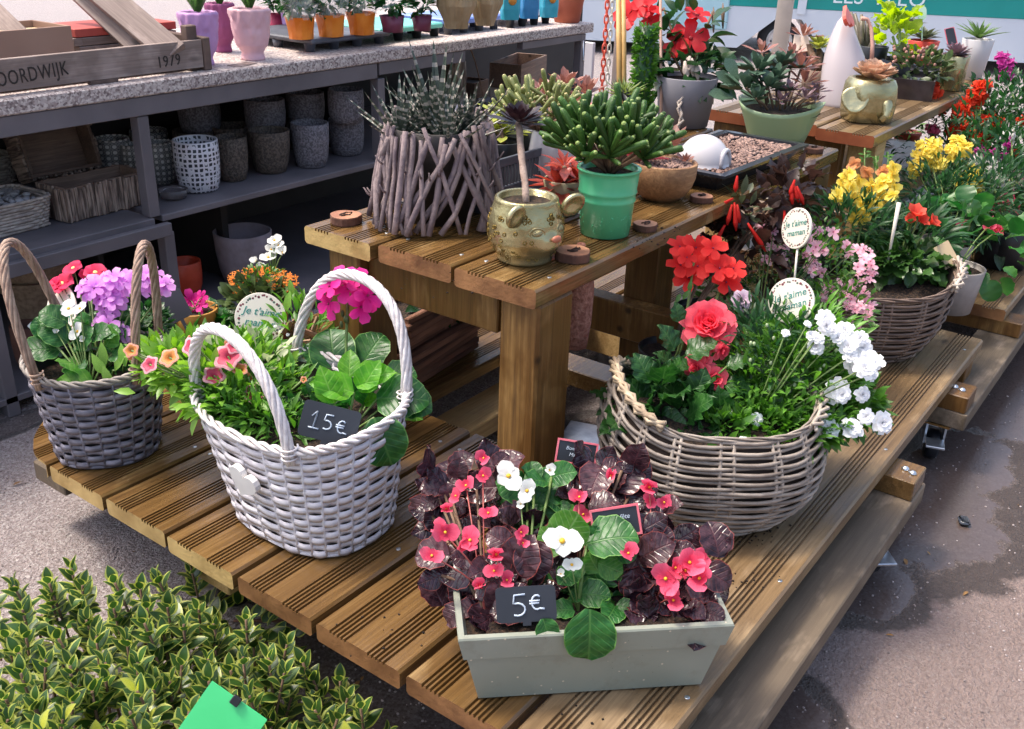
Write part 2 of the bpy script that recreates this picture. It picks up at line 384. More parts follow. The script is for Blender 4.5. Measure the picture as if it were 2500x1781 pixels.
ground()
# ------------------------------------------------------------------ decking planks, legs, beams, castors
PW, PT, PP = .1405, .028, .15
def plankT(x0, x1, y0, zt, grooves=True):
    c = .0035; pr = [(0, -PT+c), (c, -PT), (PW-c, -PT), (PW, -PT+c), (PW, -c), (PW-c, 0)]
    if grooves:
        gs = [PW/2+s*.032+k*.0064 for s in (1, -1) for k in (2, 1, 0, -1, -2)]
        for g in gs: pr += [(g+.0020, 0), (g+.0014, -.0042), (g-.0014, -.0042), (g-.0020, 0)]
    pr += [(c, 0), (0, -c)]
    pr = [(y0+y, zt+z) for y, z in pr][::-1]
    t = extr(pr, x0, x1); n = len(t[1]); t[2][n-1] = 1; t[2][n-2] = 1; return t
def plank(par, x0, x1, k, zt, mats, base=.3136, gr=True):
    return part(plankT(x0+RN.uniform(-.0012, .0012), x1+RN.uniform(-.0012, .0012), base+PP*k+.005, zt, gr), 'plank', mats, par, smooth=False)
def beam(par, x0, y0, z0, x1, y1, z1, m, name='beam', c=.002): return part(box(x0, y0, z0, x1, y1, z1, c), name, m, par, smooth=False)
def castor(par, x, y, z, rot=0, side=1):
    M = trs((x, y, 0), rot)
    fk = put(mesh(xf(join([box(-.034, -.034, z-.005, .034, .034, z, .001), box(-.03, -.020, z-.052, .022, -.016, z-.005), box(-.03, .016, z-.052, .022, .020, z-.005), xf(lathe([(.0, 0), (.028, 0), (.028, .008), (0, .008)], 14), Matrix.Translation((0, 0, z-.013)))]), Matrix.Identity(4)), 'castor', METAL, False), 'castor', M, par)
    R_ = .032; wh = xf(lathe([(.008, -.012), (R_-.005, -.013), (R_, -.008), (R_, .008), (R_-.005, .013), (.008, .012)], 20), trs((-.012, 0, R_), 0, 1, PI/2))
    put(mesh(wh, 'wheel', BLKP), 'wheel', M, fk)
    put(mesh(join([box(-.075, -.018, .050, -.035, .018, .055, .001)]), 'brake_pedal', METAL, False), 'brake_pedal', M, fk)
def bolt(par, x, y, z): part(xf(lathe([(.007, 0), (.007, .002), (.004, .005), (0, .006)], 8), Matrix.Translation((x, y, z))), 'bolt', METAL, par)
def plank7(par):
    t = plankT(.658, 2.19, .3136+PP*7+.005, ZD); V = t[0]; y0 = .3136+PP*7+.005
    q = V[:, 0] < .7; V[q, 0] += .085*np.clip((V[q, 1]-y0)/PW, 0, 1)**2.2
    part(t, 'plank', [WETW, ENDY], par, smooth=False)
t1 = thing('display_table', 'wet wooden two-tier display table with castors, nearest, holding the baskets', 'table', (1.4, .9, 0), 'tiered wooden display tables in a row')
ZP = ZD-PT
wetm, ylm, drm = [WETW, ENDW], [WETW, ENDY], [DRYW, ENDY]
for k in range(8):
    if 2 <= k <= 4: plank(t1, .658, 1.165, k, ZD, wetm if k < 4 else ylm); plank(t1, 1.87, 2.19, k, ZD, drm)
    elif k == 7: plank7(t1)
    else: plank(t1, .658, 2.19, k, ZD, [DRYW, ENDW] if k == 0 else (ylm if k > 4 else wetm))
for k, (a, b) in enumerate(((1.016, 2.168), (1.02, 2.168), (1.012, 2.165))):
    part(plankT(a, b, .689+PP*k+.003, ZU), 'plank', [WETW, ENDW] if k < 2 else [WETW, ENDY], t1, smooth=False)
for x in (.80, 1.535): beam(t1, x, .27 if x > 1 else .33, ZP-.036, x+.07, 1.50, ZP, WETW if x > 1 else PALW)
beam(t1, 1.08, .34, ZP-.036, 1.14, 1.50, ZP, POSTW); beam(t1, 2.08, .32, ZP-.036, 2.14, 1.50, ZP, POSTW)
for a, b, m in ((.267, .362, PALW), (.99, 1.075, PALE), (1.41, 1.50, PALW)): beam(t1, .70, a, ZP-.072, 1.615, b, ZP-.036, m, 'rail')
for x, y in ((1.03, .695), (1.03, 1.035), (2.06, .695), (2.06, 1.035)): part(box(x, y, ZP-.07, x+.086, y+.067, ZU-PT, .004), 'leg', POSTW, t1, smooth=False)
part(box(1.575, .80, .09, 1.645, .87, ZU-PT, .003), 'leg', POSTW, t1, smooth=False)
beam(t1, 1.53, .60, .265, 1.57, .95, .335, POSTW, 'cross_rail')
beam(t1, 1.05, .78, ZU-PT-.07, 1.085, 1.035, ZU-PT, POSTW, 'apron'); beam(t1, 2.09, .78, ZU-PT-.07, 2.125, 1.035, ZU-PT, POSTW, 'apron')
beam(t1, 1.79, .95, .085, 1.88, 1.12, .155, PALE, 'block')
zc = ZP-.072
for x, y, r in ((.775, 1.06, -.5), (1.50, .315, .7), (.78, .33, .4), (1.50, 1.45, .3), (1.835, 1.03, 1.2)): castor(t1, x, y, zc if x < 1.7 else .085, r)
for x, y in ((1.566, .283), (1.573, .297)): bolt(t1, x, y, ZP)
def screws(par, ks, xs, zt, name='screws'):
    ts = []
    for k, y0 in ks:
        for x in xs:
            for dy in (.016, .126): ts.append(xf(lathe([(.0034, 0), (.0034, .0006), (.0012, .0004), (0, .0002)], 8), Matrix.Translation((x+RN.uniform(-.004, .004), y0+dy+RN.uniform(-.003, .003), zt))))
    part(join(ts), name, METAL, par, kind='stuff')
screws(t1, [(k, .3186+PP*k) for k in range(8)], (.835, 1.11), ZD); screws(t1, [(k, .3186+PP*k) for k in (0, 1, 5, 6)], (1.57, 2.11), ZD); screws(t1, [(k, .692+PP*k) for k in range(3)], (1.068, 2.107), ZU)
t2 = thing('display_table', 'grey-weathered two-tier display table, second in the row, under the gold elephant pot', 'table', (3.1, .9, 0), 'tiered wooden display tables in a row')
for k in range(8): plank(t2, 2.41, 3.95, k, ZD, [DRYW, ENDW])
for k in range(3): part(plankT(2.36+.03*(k > 0), 3.55, .675+PP*k, ZU), 'plank', [DRYW, mk('red_end_grain', '8e4a2c', 'a35c38', rough=.6, ns=18)], t2, smooth=False)
beam(t2, 2.40, .76, .40, 2.43, 1.10, ZU-PT-.002, POSTW, 'apron'); beam(t2, 2.40, .70, .30, 3.5, .72, .335, PALE, 'rail')
beam(t2, 2.40, .70, .335, 3.4, 1.1, .345, DRYW, 'shelf')
for x, y in ((2.42, .682), (2.42, 1.03), (3.42, .682), (3.42, 1.03)): part(box(x, y, .06, x+.07, y+.07, ZU-PT, .003), 'leg', PALE, t2, smooth=False)
beam(t2, 1.93, .275, ZP-.072, 3.6, .37, ZP-.036, PALW, 'rail'); beam(t2, 1.93, 1.35, ZP-.072, 3.6, 1.44, ZP-.036, PALW, 'rail')
for x in (1.93, 2.42, 3.5): beam(t2, x, .28, ZP-.036, x+.07, 1.50, ZP, POSTW)
beam(t2, 1.925, .30, .088, 2.0, .36, ZP-.073, POSTW, 'block')
for x, y in ((1.97, .335), (3.5, .33), (3.5, 1.4)): castor(t2, x, y, zc, .3)
for x, y in ((1.96, .30), (1.966, .315)): bolt(t2, x, y, ZP)
# ------------------------------------------------------------------ grey shelving counter
YC, ZT = 1.90, .645
def counter():
    N = NT('speckled_slab'); v = N.coords((1, 1, 1), rand=False); vo = N.n('TexVoronoi', {'Vector': v, 'Scale': 240.0}).outputs['Color']
    col = N.ramp(N.n('SeparateColor', {0: vo}).outputs[0], [(0, hx('6d5d5c')), (.3, hx('9c8c88')), (.6, hx('b8aaa4')), (1, hx('d2c8c0'))])
    slab = N.out(N.n('BsdfPrincipled', {'Base Color': col, 'Roughness': .6, 'Normal': N.n('Bump', {'Height': N.noise(v, 200), 'Strength': .3, 'Distance': .002}).outputs[0]}).outputs[0])
    c = thing('shelving_counter', 'long dark grey shelving counter with speckled stone top behind the tables', 'shelf', (1.7, 2.2, 0))
    part(box(.2, YC, ZT-.031, 3.075, 2.62, ZT, .003), 'counter_top', slab, c, smooth=False)
    B = lambda n, *a: part(box(*a, .0015), n, DGREY, c, smooth=False)
    B('top_rail', .2, YC+.006, .573, 1.995, YC+.03, ZT-.0325); B('top_rail', 2.003, YC+.006, .580, 2.372, YC+.03, ZT-.0325); B('top_rail', 2.662, YC+.006, .590, 3.01, YC+.03, ZT-.0325)
    for x, z0, z1 in ((1.255, .347, .571), (1.285, 0, .304), (.862, 0, .304), (2.0, .0, .57), (3.015, 0, .611)): B('post', x, YC+.010, z0, x+.027, YC+.04, z1)
    for x in (.862, 2.0, 3.015, 1.285): B('post', x, 2.55, 0, x+.027, 2.58, .611)
    B('shelf', .2, YC+.004, .330, 1.262, 2.50, .346); B('shelf_rail', .2, YC-.014, .304, 1.292, YC+.003, .333)
    B('shelf', 1.287, YC+.012, .331, 3.01, 2.50, .346)
    B('bottom_shelf', 1.313, YC-.03, .052, 3.01, 2.50, .064); B('plinth', 1.313, YC-.026, .018, 3.01, YC-.01, .050); B('bottom_shelf', .2, YC+.01, .03, 1.28, 2.50, .045)
    part(box(.2, 2.505, 0, 3.95, 2.53, .612), 'back_panel', DBACK, c, smooth=False)
    part(box(1.59, 2.1, .066, 1.61, 2.50, .329), 'divider', DBACK, c, smooth=False); part(box(1.285, 2.2, .066, 1.30, 2.5, .329), 'divider', DBACK, c, smooth=False)
    part(box(2.01, 2.10, .35, 2.02, 2.50, .611), 'divider', DBACK, c, smooth=False)
    hk = [tuple(at(1424, y, dep(Vector((2.98, 1.9, .6))))) for y in (100, 125, 145, 150, 140)]
    part(tube(hk, .003, 6), 'hook', METAL, c)
counter()
# ------------------------------------------------------------------ woven baskets
HF = Vector((FW.x, FW.y, 0)).normalized(); HR = Vector((RX.x, RX.y, 0)).normalized()
def sup(a, b, th, ex):
    c, s = math.cos(th), math.sin(th)
    return a*math.copysign(abs(c)**(2/ex), c), b*math.copysign(abs(s)**(2/ex), s)
def rope(pts, R, r, k, turns, closed=False, n=5):
    """k strands twisted round a path"""
    P = [Vector(p) for p in pts]; m = len(P); ts = []
    for j in range(k):
        q = []; up = None
        for i in range(m):
            tg = (P[(i+1) % m]-P[i-1]) if closed else (P[min(i+1, m-1)]-P[max(i-1, 0)])
            tg.normalize(); a = Vector((.2, .1, 1)).normalized() if up is None else up
            x = (a-tg*a.dot(tg)).normalized(); up = x; y = tg.cross(x)
            an = 2*PI*(j/k+turns*i/(m if closed else m-1)); q.append(P[i]+x*(R*math.cos(an))+y*(R*math.sin(an)))
        ts.append(tube(q, r, n, closed))
    return ts
def basket(par, c, rot, bot, top, sh, z0, h, nst, nrow, mat, rw, rh, ex=2.4, rim=lambda th: 0, belly=0, amp=.003, stk=.0022, pair=1, seed=0, liner=None, rimmat=None, nrim=3, rimr=.0042, weave='withy', skip=1):
    """bot/top: half axes, sh: shift of the floor against the rim. Rows of weave are objects of their own."""
    rr = random.Random(seed); M = trs((c[0], c[1], 0), rot); px = 4
    def pt(th, t, off=0):
        a = bot[0]+(top[0]-bot[0])*t+belly*math.sin(PI*min(1, t*.9+.1)); b = bot[1]+(top[1]-bot[1])*t+belly*math.sin(PI*min(1, t*.9+.1))
        x, y = sup(a, b, th, ex); L = math.hypot(x, y) or 1
        x *= 1+off/L; y *= 1+off/L
        return M@Vector((x+sh[0]*(1-t), y+sh[1]*(1-t), z0+t*(h+rim(th))))
    n = nst*px
    for k in range(nrow):
        t = (k+.5)/nrow; q = []; j1, j2 = rr.uniform(-.3, .3), rr.random()*6
        for i in range(n):
            th = 2*PI*i/n; off = amp*math.sin(nst/2*th+(k % 2)*PI)
            q.append(pt(th, min(.995, max(.012, t+(.16*j1+.10*math.sin(2*th+j2))/nrow)), off))
        part(tube(q, 1, 5, True, flat=(rw, rh)), weave, mat, par)
    st = []
    for i in range(nst):
        for d in ([0] if pair == 1 else [-.5, .5]):
            th = 2*PI*(i+.0)/nst+PI/nst*0+d*.035*(28/nst); st.append(tube([pt(th, t, 0) for t in (.0, .2, .4, .6, .8, 1)], stk, 5))
    part(join(st), 'stakes', mat, par, kind='stuff')
    for s_ in rope([pt(2*PI*i/(n*2), 1.0, .001)+Vector((0, 0, rimr*.3)) for i in range(n*2)], rimr*.8, rimr*.62, nrim, nst*.55, True): part(s_, 'rim_strand', rimmat or mat, par)
    ring = [pt(2*PI*i/n, .0, -.002) for i in range(n)]
    part(tube(ring, .0035, 5, True), 'foot_ring', mat, par)
    lt = [[pt(2*PI*i/n, t, -amp-.004) for i in range(n)] for t in (.02, .25, .5, .75, .93)]
    V = [tuple(p) for r_ in lt for p in r_]; Fc = [(a*n+i, a*n+(i+1) % n, (a+1)*n+(i+1) % n, (a+1)*n+i) for a in range(4) for i in range(n)]+[tuple(range(n))]
    part(T(V, Fc), 'liner', liner or BLKP, par)
    sl_ = [pt(2*PI*i/n, .80, -amp-.0045) for i in range(n)]
    part(T([tuple(p) for p in sl_], [tuple(range(n))]), 'soil', SOIL, par)
    return pt
def handle(par, pt, th0, th1, h, mat, R=.0065, r=.0042, out=0.0, k=4, bend=None, sink=.9, turns=3.2):
    a, b = pt(th0, sink, .003), pt(th1, sink, .003); m = 30; o = Vector(bend or (0, 0, 0)); P = []
    for i in range(m+1):
        s = i/m; u = (1-math.cos(PI*s))/2; v = math.sin(PI*s)**.62
        P.append(a.lerp(b, s*.35+u*.65)+Vector((0, 0, 1))*(h*v)+o*v)
    for s_ in rope(P, R*.66, R*.42, 6, turns): part(s_, 'handle_strand', mat, par)
    for e, q in ((P[0], P[2]), (P[-1], P[-3])):
        d = (q-e); part(tube([e+d*.1+Vector((math.cos(a_)*R*1.35, math.sin(a_)*R*1.35, a_*.0011)) for a_ in [x*.5 for x in range(38)]], .0016, 4), 'binding', mat, par)
WHW = mk('white_wicker', 'bfb8bc', 'dad5d8', rough=.6, ns=25, sc=(1, 1, 3), bump=.25, bs=90, rnd=.06)
WHH = mk('white_handle', 'c4bab8', 'e6e0de', rough=.6, ns=60, bump=.3, bs=120, rnd=.05)
GRW = mk('grey_wicker', '53505a', '85808a', rough=.5, ns=30, sc=(1, 1, 3), bump=.3, bs=90, rnd=.18)
GRH = mk('brown_handle', '85695a', 'a88f7c', rough=.65, ns=60, bump=.3, bs=120, rnd=.1)
RAT = mk('rattan', '75695f', 'a2968a', rough=.5, ns=22, bump=.25, bs=120, rnd=.2)
RATD = mk('dark_rattan', '57463d', '826e60', rough=.5, ns=22, bump=.25, bs=120, rnd=.2)
RATL = mk('pale_rattan', '9c9084', 'bcb0a2', rough=.5, ns=22, bump=.25, bs=120, rnd=.15)
# white basket
BW = Vector((.832, .962, ZD)); wb = thing('handled_basket', 'white woven basket with two arched handles and a wooden heart on its side', 'basket', BW, 'handled wicker baskets on the lower deck')
ptw = basket(wb, BW, 0, (.090, .116), (.113, .156), (-.008, -.026), ZD+.006, .172, 30, 17, WHW, .0019, .0060, ex=2.6, rim=lambda th: .012*math.sin(th)**2+.010*math.cos(th*1.0), amp=.0026, stk=.0024, seed=3, rimmat=WHH, rimr=.0048, liner=mk('basket_lining', '39332f', '4c443f', rough=.8, ns=10))
handle(wb, ptw, PI-.95, PI+.52, .150, WHH, R=.0080, r=.0058, bend=(-.012, .0, 0)); handle(wb, ptw, -.78, .72, .165, WHH, R=.0080, r=.0058, bend=(.02, -.01, 0))
def heartT(w, d):
    pr = []
    for i in range(28):
        a = 2*PI*i/28; x = 16*math.sin(a)**3; y = 13*math.cos(a)-5*math.cos(2*a)-2*math.cos(3*a)-math.cos(4*a); pr.append((x/32*w, y/32*w))
    n = len(pr); V = [(0, x, y) for x, y in pr]+[(d, x, y) for x, y in pr]
    return T(V, [(i, (i+1) % n, n+(i+1) % n, n+i) for i in range(n)]+[tuple(range(n))[::-1], tuple(range(n, 2*n))])
hp = ptw(PI+.02, .62)+Vector((-.017, 0, 0))
put(mesh(heartT(.052, .009), 'heart', mk('whitewashed_wood', 'c9c3c0', 'e2deda', rough=.7, ns=12, bump=.2), False), 'heart', Matrix.Translation(hp)@Matrix.Rotation(-.12, 4, 'Y')@Matrix.Rotation(.35, 4, 'X'), wb)
# grey basket
BG = Vector((.752, 1.338, ZD)); gb = thing('handled_basket', 'dark grey woven basket with brown handles at the left end of the deck', 'basket', BG, 'handled wicker baskets on the lower deck')
ptg = basket(gb, BG, math.radians(-38), (.076, .068), (.100, .092), (0, -.006), ZD+.005, .152, 24, 14, GRW, .0019, .0058, ex=2.3, rim=lambda th: .012*math.cos(th)**2, amp=.0030, stk=.0024, seed=5, rimmat=mk('grey_rim', '6f6862', '9c938a', rough=.6, ns=40, rnd=.15), liner=mk('dark_liner', '1d2026', rough=.5))
def th_at(pt, px, near):
    best = None
    for i in range(360):
        th = 2*PI*i/360; p = pt(th, 1)-EYE; x = 1250+F_PX*p.dot(RX)/p.dot(FW); y = p.dot(DN)/p.dot(FW)
        if best is None or abs(x-px)*.002-(y if near else -y)*.4 < best[0]: best = (abs(x-px)*.002-(y if near else -y)*.4, th)
    return best[1]
handle(gb, ptg, th_at(ptg, 95, True), th_at(ptg, 175, False), .205, GRH, R=.0068, bend=(-.03, .02, 0)); handle(gb, ptg, th_at(ptg, 330, True), th_at(ptg, 385, False), .195, GRH, R=.0068, bend=(.012, -.01, 0))
# big rattan bowl
BB = Vector((1.222, .508, ZD)); bb = thing('wicker_bowl', 'wide bulging natural rattan bowl with a braided rim beside the post', 'basket', BB, 'round wicker bowls on the lower deck')
ptb = basket(bb, BB, math.radians(-53.5), (.100, .085), (.142, .100), (0, .004), ZD+.003, .160, 16, 25, RAT, .0031, .0031, ex=2.5, rim=lambda th: .050*max(0, -math.cos(th))**3+.022*max(0, math.cos(th))**4, belly=.042, amp=.0030, stk=.0030, pair=2, seed=9, rimr=.0030, nrim=3, liner=mk('brown_lining', '2c211b', '43342a', rough=.9, ns=20))
br = [ptb(PI+x*.17, 1.0, .006)+Vector((0, 0, .006)) for x in range(-6, 7)]
for s_ in rope(br, .0075, .0032, 6, 7.0): part(s_, 'braid', mk('braid', 'a08a70', 'c6b396', rough=.6, ns=40, rnd=.12) if not bpy.data.materials.get('braid') else bpy.data.materials['braid'], bb)
er = [ptb(x*.14, 1.0, .010)+Vector((0, 0, .002)) for x in range(-5, 6)]
for s_ in rope(er, .0065, .0030, 3, 3.0): part(s_, 'end_loop', RATL, bb)
# second rattan bowl
B2 = Vector((1.975, .525, ZD)); b2 = thing('wicker_bowl', 'dark brown rattan bowl with pale twisted end, farther along the deck', 'basket', B2, 'round wicker bowls on the lower deck')
pt2 = basket(b2, B2, math.radians(-53.5), (.105, .085), (.165, .12), (0, 0), ZD+.003, .145, 16, 20, RATD, .0032, .0032, ex=2.4, rim=lambda th: .045*max(0, math.cos(th))**3+.02*max(0, -math.cos(th))**3, belly=.02, amp=.003, stk=.003, pair=2, seed=12, rimr=.0032, liner=bpy.data.materials['brown_lining'])
er = [pt2(x*.15, 1.0, .008) for x in range(-5, 6)]
for s_ in rope(er, .009, .0036, 5, 4.5): part(s_, 'end_loop', RATL, b2)
# dark wicker bowl behind the big one (pink flowers grow in it)
# ------------------------------------------------------------------ begonia trough
def trough():
    c = (W(1168, 1705, ZD)+W(1707, 1671, ZD))/2; u = (W(1707, 1671, ZD)-W(1168, 1705, ZD)); L = u.length; u.normalize()
    v = Vector((-u.y, u.x, 0)); c = c+v*.036
    r = thing('planter_trough', 'sage grey-green rectangular trough planted with begonias at the front edge', 'planter', c)
    def ring(l, d, z, off=0): return [tuple(c+u*(sx*l/2)+v*(sy*d/2+off)+Vector((0, 0, z-c.z))) for sx, sy in ((-1, -1), (1, -1), (1, 1), (-1, 1))]
    H = .100; l0, l1, d0, d1 = L, L+.044, .078, .098
    def lerp(t): return (l0+(l1-l0)*t, d0+(d1-d0)*t)
    rg = []
    for t, z, g in ((0, 0, -.004), (.02, .003, 0), (.68, H*.68, 0), (.69, H*.69, .0035), (.98, H*.98, .0035), (1, H, .002), (1, H, -.004), (.9, H*.9, -.005), (.86, H*.86, -.006)):
        l, d = lerp(t); rg.append(ring(l+g*2, d+g*2, ZD+z))
    V = [p for q in rg for p in q]; Fc = [(a*4+i, a*4+(i+1) % 4, a*4+4+(i+1) % 4, a*4+4+i) for a in range(len(rg)-1) for i in range(4)]+[(3, 2, 1, 0)]
    MI = [0]*len(Fc); n = len(V)
    N = NT('sage_enamel'); vv = N.coords((1, 1, 1)); sp = N.n('TexVoronoi', {'Vector': vv, 'Scale': 95.0}).outputs['Distance']
    sel = N.noise(vv, 30, 2); f = N.math('MULTIPLY', N.math('LESS_THAN', sp, .12), N.math('GREATER_THAN', sel, .5))
    dirt = N.ramp(N.noise(N.coords((1, 1, 1)), 14, 6, .7), [(.52, (0, 0, 0)), (.72, (.5, .5, .5))]); col = N.mix(f, N.mix(dirt, N.ramp(N.noise(vv, 5), [(.3, hx('83887a')), (.7, hx('92978a'))]), hx('6a6454')), hx('c9bda5')); sp2 = N.n('TexVoronoi', {'Vector': vv, 'Scale': 150.0}).outputs['Distance']; col = N.mix(N.math('MULTIPLY', N.math('LESS_THAN', sp2, .06), N.math('GREATER_THAN', N.noise(vv, 9), .56)), col, hx('2c2018'))
    m = N.out(N.n('BsdfPrincipled', {'Base Color': col, 'Roughness': .38}).outputs[0])
    part(T(V, Fc, MI), 'trough', m, r, smooth=False)
    l, d = lerp(.88); part(T(ring(l-.012, d-.012, ZD+H*.87), [(0, 1, 2, 3)]), 'soil', SOIL, r)
    return c, u, v, H
TC, TU, TV, TH = trough()
# ------------------------------------------------------------------ generic pots
def mpp(P): return dep(P)/F_PX
def pot(label, cat, px, py, z, wt, wb_, h, mat, group=None, name='plant_pot', solo=False, soilm=SOIL, **kw):
    P = W(px, py, z); s = mpp(P); rb, rt, hh = wb_*s/2, wt*s/2, h*s/.905
    P = P+HF*rb; t = potT(rt, rb, hh, **kw)
    if solo:
        o = put(mesh(t, name, [mat, soilm]), name, Matrix.Translation(P)); tag(o, label, cat, group); return o, P, s, rt, hh
    r = thing(name, label, cat, P, group); put(mesh(t, 'pot', [mat, soilm]), 'pot', Matrix.Translation(P), r)
    return r, P, s, rt, hh
# ------------------------------------------------------------------ pots and boxes on the shelves
ZS = .347
def potmat(n, a, b, ns, bump, **k): return mk(n, a, b, rough=k.pop('rough', .6), ns=ns, bump=bump, bs=ns, lo=.42, hi=.58, **k)
RGREY = potmat('rough_grey', '5a565a', '858086', 190, 1.0); RBROWN = potmat('rough_brown', '433a33', '6a5d52', 170, 1.0)
def pattern_mat(n, kind):
    N = NT(n); v = N.coords((1, 1, 1), rand=False); sp = N.n('SeparateXYZ', {0: v}); an = N.math('ARCTAN2', sp.outputs[1], sp.outputs[0])
    u = N.math('MULTIPLY', an, 3.2 if kind else 3.5); z = N.math('MULTIPLY', sp.outputs[2], 62.0 if kind else 75.0)
    if kind:
        c = N.n('CombineXYZ', {0: N.math('MULTIPLY', u, .7), 1: z, 2: 0.0}); vo = N.n('TexVoronoi', {'Vector': c.outputs[0], 'Scale': 1.1, 'Randomness': .0}).outputs['Distance']
        f = N.math('LESS_THAN', vo, .33); f2 = N.math('LESS_THAN', N.math('ABSOLUTE', N.math('SUBTRACT', vo, .52)), .035); f = N.math('MAXIMUM', f, f2)
        col = N.mix(f, hx('26262a'), hx('c9c4be'))
    else:
        wv = lambda ax, sc, off: N.math('LESS_THAN', N.math('FRACT', N.math('ADD', N.math('MULTIPLY', ax, sc), off)), .62)
        wob = N.math('MULTIPLY', N.noise(v, 60, 2), .5)
        f = N.math('MULTIPLY', wv(u, 1.25, wob), wv(z, 1.15, wob)); f = N.math('MULTIPLY', f, N.math('GREATER_THAN', N.noise(v, 75, 1), .42))
        bk = N.mix(f, hx('dedbe0'), hx('2b2c36'))
        col = bk
    return N.out(N.n('BsdfPrincipled', {'Base Color': col, 'Roughness': .4}).outputs[0])
DOTS, CROSS = pattern_mat('ringed_glaze', 1), pattern_mat('crosshatch_glaze', 0)
INN = mk('pot_inside', 'b9b6c4', 'c9c6d2', rough=.4); IND = mk('dark_inside', '3a3836', '46433f', rough=.8)
cyl = dict(mid=[(.25, .004), (.6, .004)], wall=.004)
def spot(label, px, py, wt, wb_, h, m, z=ZS, ins=None, grp='pots for sale on the grey shelves', name='plant_pot', **k):
    P = W(px, py, z); s = mpp(P); rb, rt, hh = wb_*s/2, wt*s/2, h*s/.905
    P = P+HF*rb; t = potT(rt, rb, hh, soil=hh*.8, **{**cyl, **k}); o = put(mesh(t, name, [m, ins or IND]), name, Matrix.Translation(P))
    return tag(o, label, 'pot', grp)
spot('black pot with white ring pattern, left of the shelf post beside the bark frame', 270, 428, 82, 70, 76, DOTS, ins=INN)
spot('ring-patterned black pot half hidden behind the left side of the shelf post', 322, 430, 62, 55, 66, DOTS, ins=INN)
spot('ring-patterned black pot standing between the shelf post and the white crosshatched pot', 388, 452, 66, 58, 90, DOTS, ins=INN)
spot('white pot with black crosshatched squares at the front of the shelf', 474, 474, 108, 92, 112, CROSS, ins=INN)
spot('small ringed pot at the back, just behind the shelf post', 355, 388, 90, 80, 56, DOTS, ins=INN)
spot('olive brown textured pot right behind the crosshatched pot', 562, 446, 78, 62, 96, RBROWN)
spot('dark olive pot at the back between the crosshatched and the brown pot', 466, 400, 100, 86, 66, RBROWN)
spot('dark brown pot in the second row behind the olive one', 560, 395, 104, 86, 72, RBROWN)
spot('wide rough brown pot, third from the right in the front row', 654, 427, 100, 74, 92, RBROWN)
spot('rough light grey pot, front row, left of the double stack', 754, 413, 92, 72, 96, RGREY)
spot('mottled grey pot at the bottom of the rear stack', 640, 382, 98, 84, 62, RGREY)
spot('rough dark pot at the bottom of the middle rear stack', 740, 370, 90, 78, 66, RGREY)
spot('rough grey pot at the bottom of the right-hand double stack', 842, 383, 86, 70, 78, RGREY)
def sz(px, py, z, up): return z+up*mpp(W(px, py, z))/.905
spot('mottled grey pot on top of the rear stack by the wide brown pot', 640, 330, 98, 86, 72, RGREY, z=sz(640, 382, ZS, 60))
spot('rough dark pot on top of the middle rear stack', 740, 308, 92, 80, 68, RGREY, z=sz(740, 370, ZS, 64))
spot('rough grey pot on top of the right-hand double stack', 840, 305, 86, 76, 72, RGREY, z=sz(842, 383, ZS, 77))
spot('dim grey pot deep in the shelf left of the rear stacks', 478, 330, 100, 88, 66, RGREY, z=sz(478, 390, ZS, 58))
spot('large pale grey concrete pot on the bottom shelf', 588, 698, 136, 104, 112, mk('concrete', '85787a', 'a0949a', rough=.8, ns=16, bump=.3, bs=60), z=.064, ins=INN, ex=2.2)
spot('orange-red plastic pot on the bottom shelf behind the lilac flowers', 450, 726, 76, 60, 76, mk('orange_plastic', 'c2452a', 'd05036', rough=.4), z=.064, ins=mk('orange_inside', '8a3424', '7a2c20', rough=.6))
spot('bluish grey pot on the bottom shelf behind the left basket handle', 92, 800, 90, 76, 80, mk('blue_grey_pot', '70707c', '84848e', rough=.6), z=.045, ins=IND)
spot('brown pot at the very left of the bottom shelf', 66, 905, 70, 58, 100, mk('brown_pot', '5a3a30', '6c483c', rough=.8, ns=20), z=.045, ins=IND)
# right bay
LOGM = potmat('birch_bark', '7a675a', 'c9b9a6', 60, .6, sc=(1, 1, .25))
spot('tall bark-covered vase behind the twig planter', 1110, 262, 50, 46, 96, LOGM, z=ZS)
spot('short bark-covered pot on the shelf behind the twig planter', 1122, 318, 52, 48, 56, LOGM, z=ZS)
def crate(label, cx, cy, z, u, l, d, h, mat, cat='box', th=.006, grp=None, name='wooden_box', inner=None):
    r = thing(name, label, cat, (cx, cy, z), grp); M = trs((cx, cy, z), u)
    for nm, b in (('board', (-l/2, -d/2, 0, l/2, -d/2+th, h)), ('board', (-l/2, d/2-th, 0, l/2, d/2, h)), ('board', (-l/2, -d/2+th+.0003, 0, -l/2+th, d/2-th-.0003, h)), ('board', (l/2-th, -d/2+th+.0003, 0, l/2, d/2-th-.0003, h)), ('base', (-l/2+th, -d/2+th, 0.001, l/2-th, d/2-th, th))):
        put(mesh(box(*b, .0008), nm, mat, False), nm, M, r)
    if inner: put(mesh(box(-l/2+th, -d/2+th, h*.8, l/2-th, d/2-th, h*.84), 'filling', inner, False), 'filling', M, r)
    return r, M
BOXW = wood('box_wood', [hx('5d4a3c'), hx('82695a'), hx('a08570'), hx('7a6455')], wet=.3, dark=.4, rough=(.6, .8)); WHTW = wood('bleached_wood', [hx('a8998c'), hx('c4b6a8'), hx('d8ccc0'), hx('b3a598')], wet=.2, dark=.3)
zc2 = ZS
P = W(1330, 250, zc2); crate('long bleached wooden box with black rim on the right shelf', P.x-.03, P.y+.10, zc2, .25, .30, .10, .062, WHTW, inner=BLKP)
P = W(1190, 250, zc2); crate('small dark-rimmed wooden box left of the long bleached one', P.x+.05, P.y+.12, zc2, .25, .13, .09, .06, BOXW, inner=BLKP)
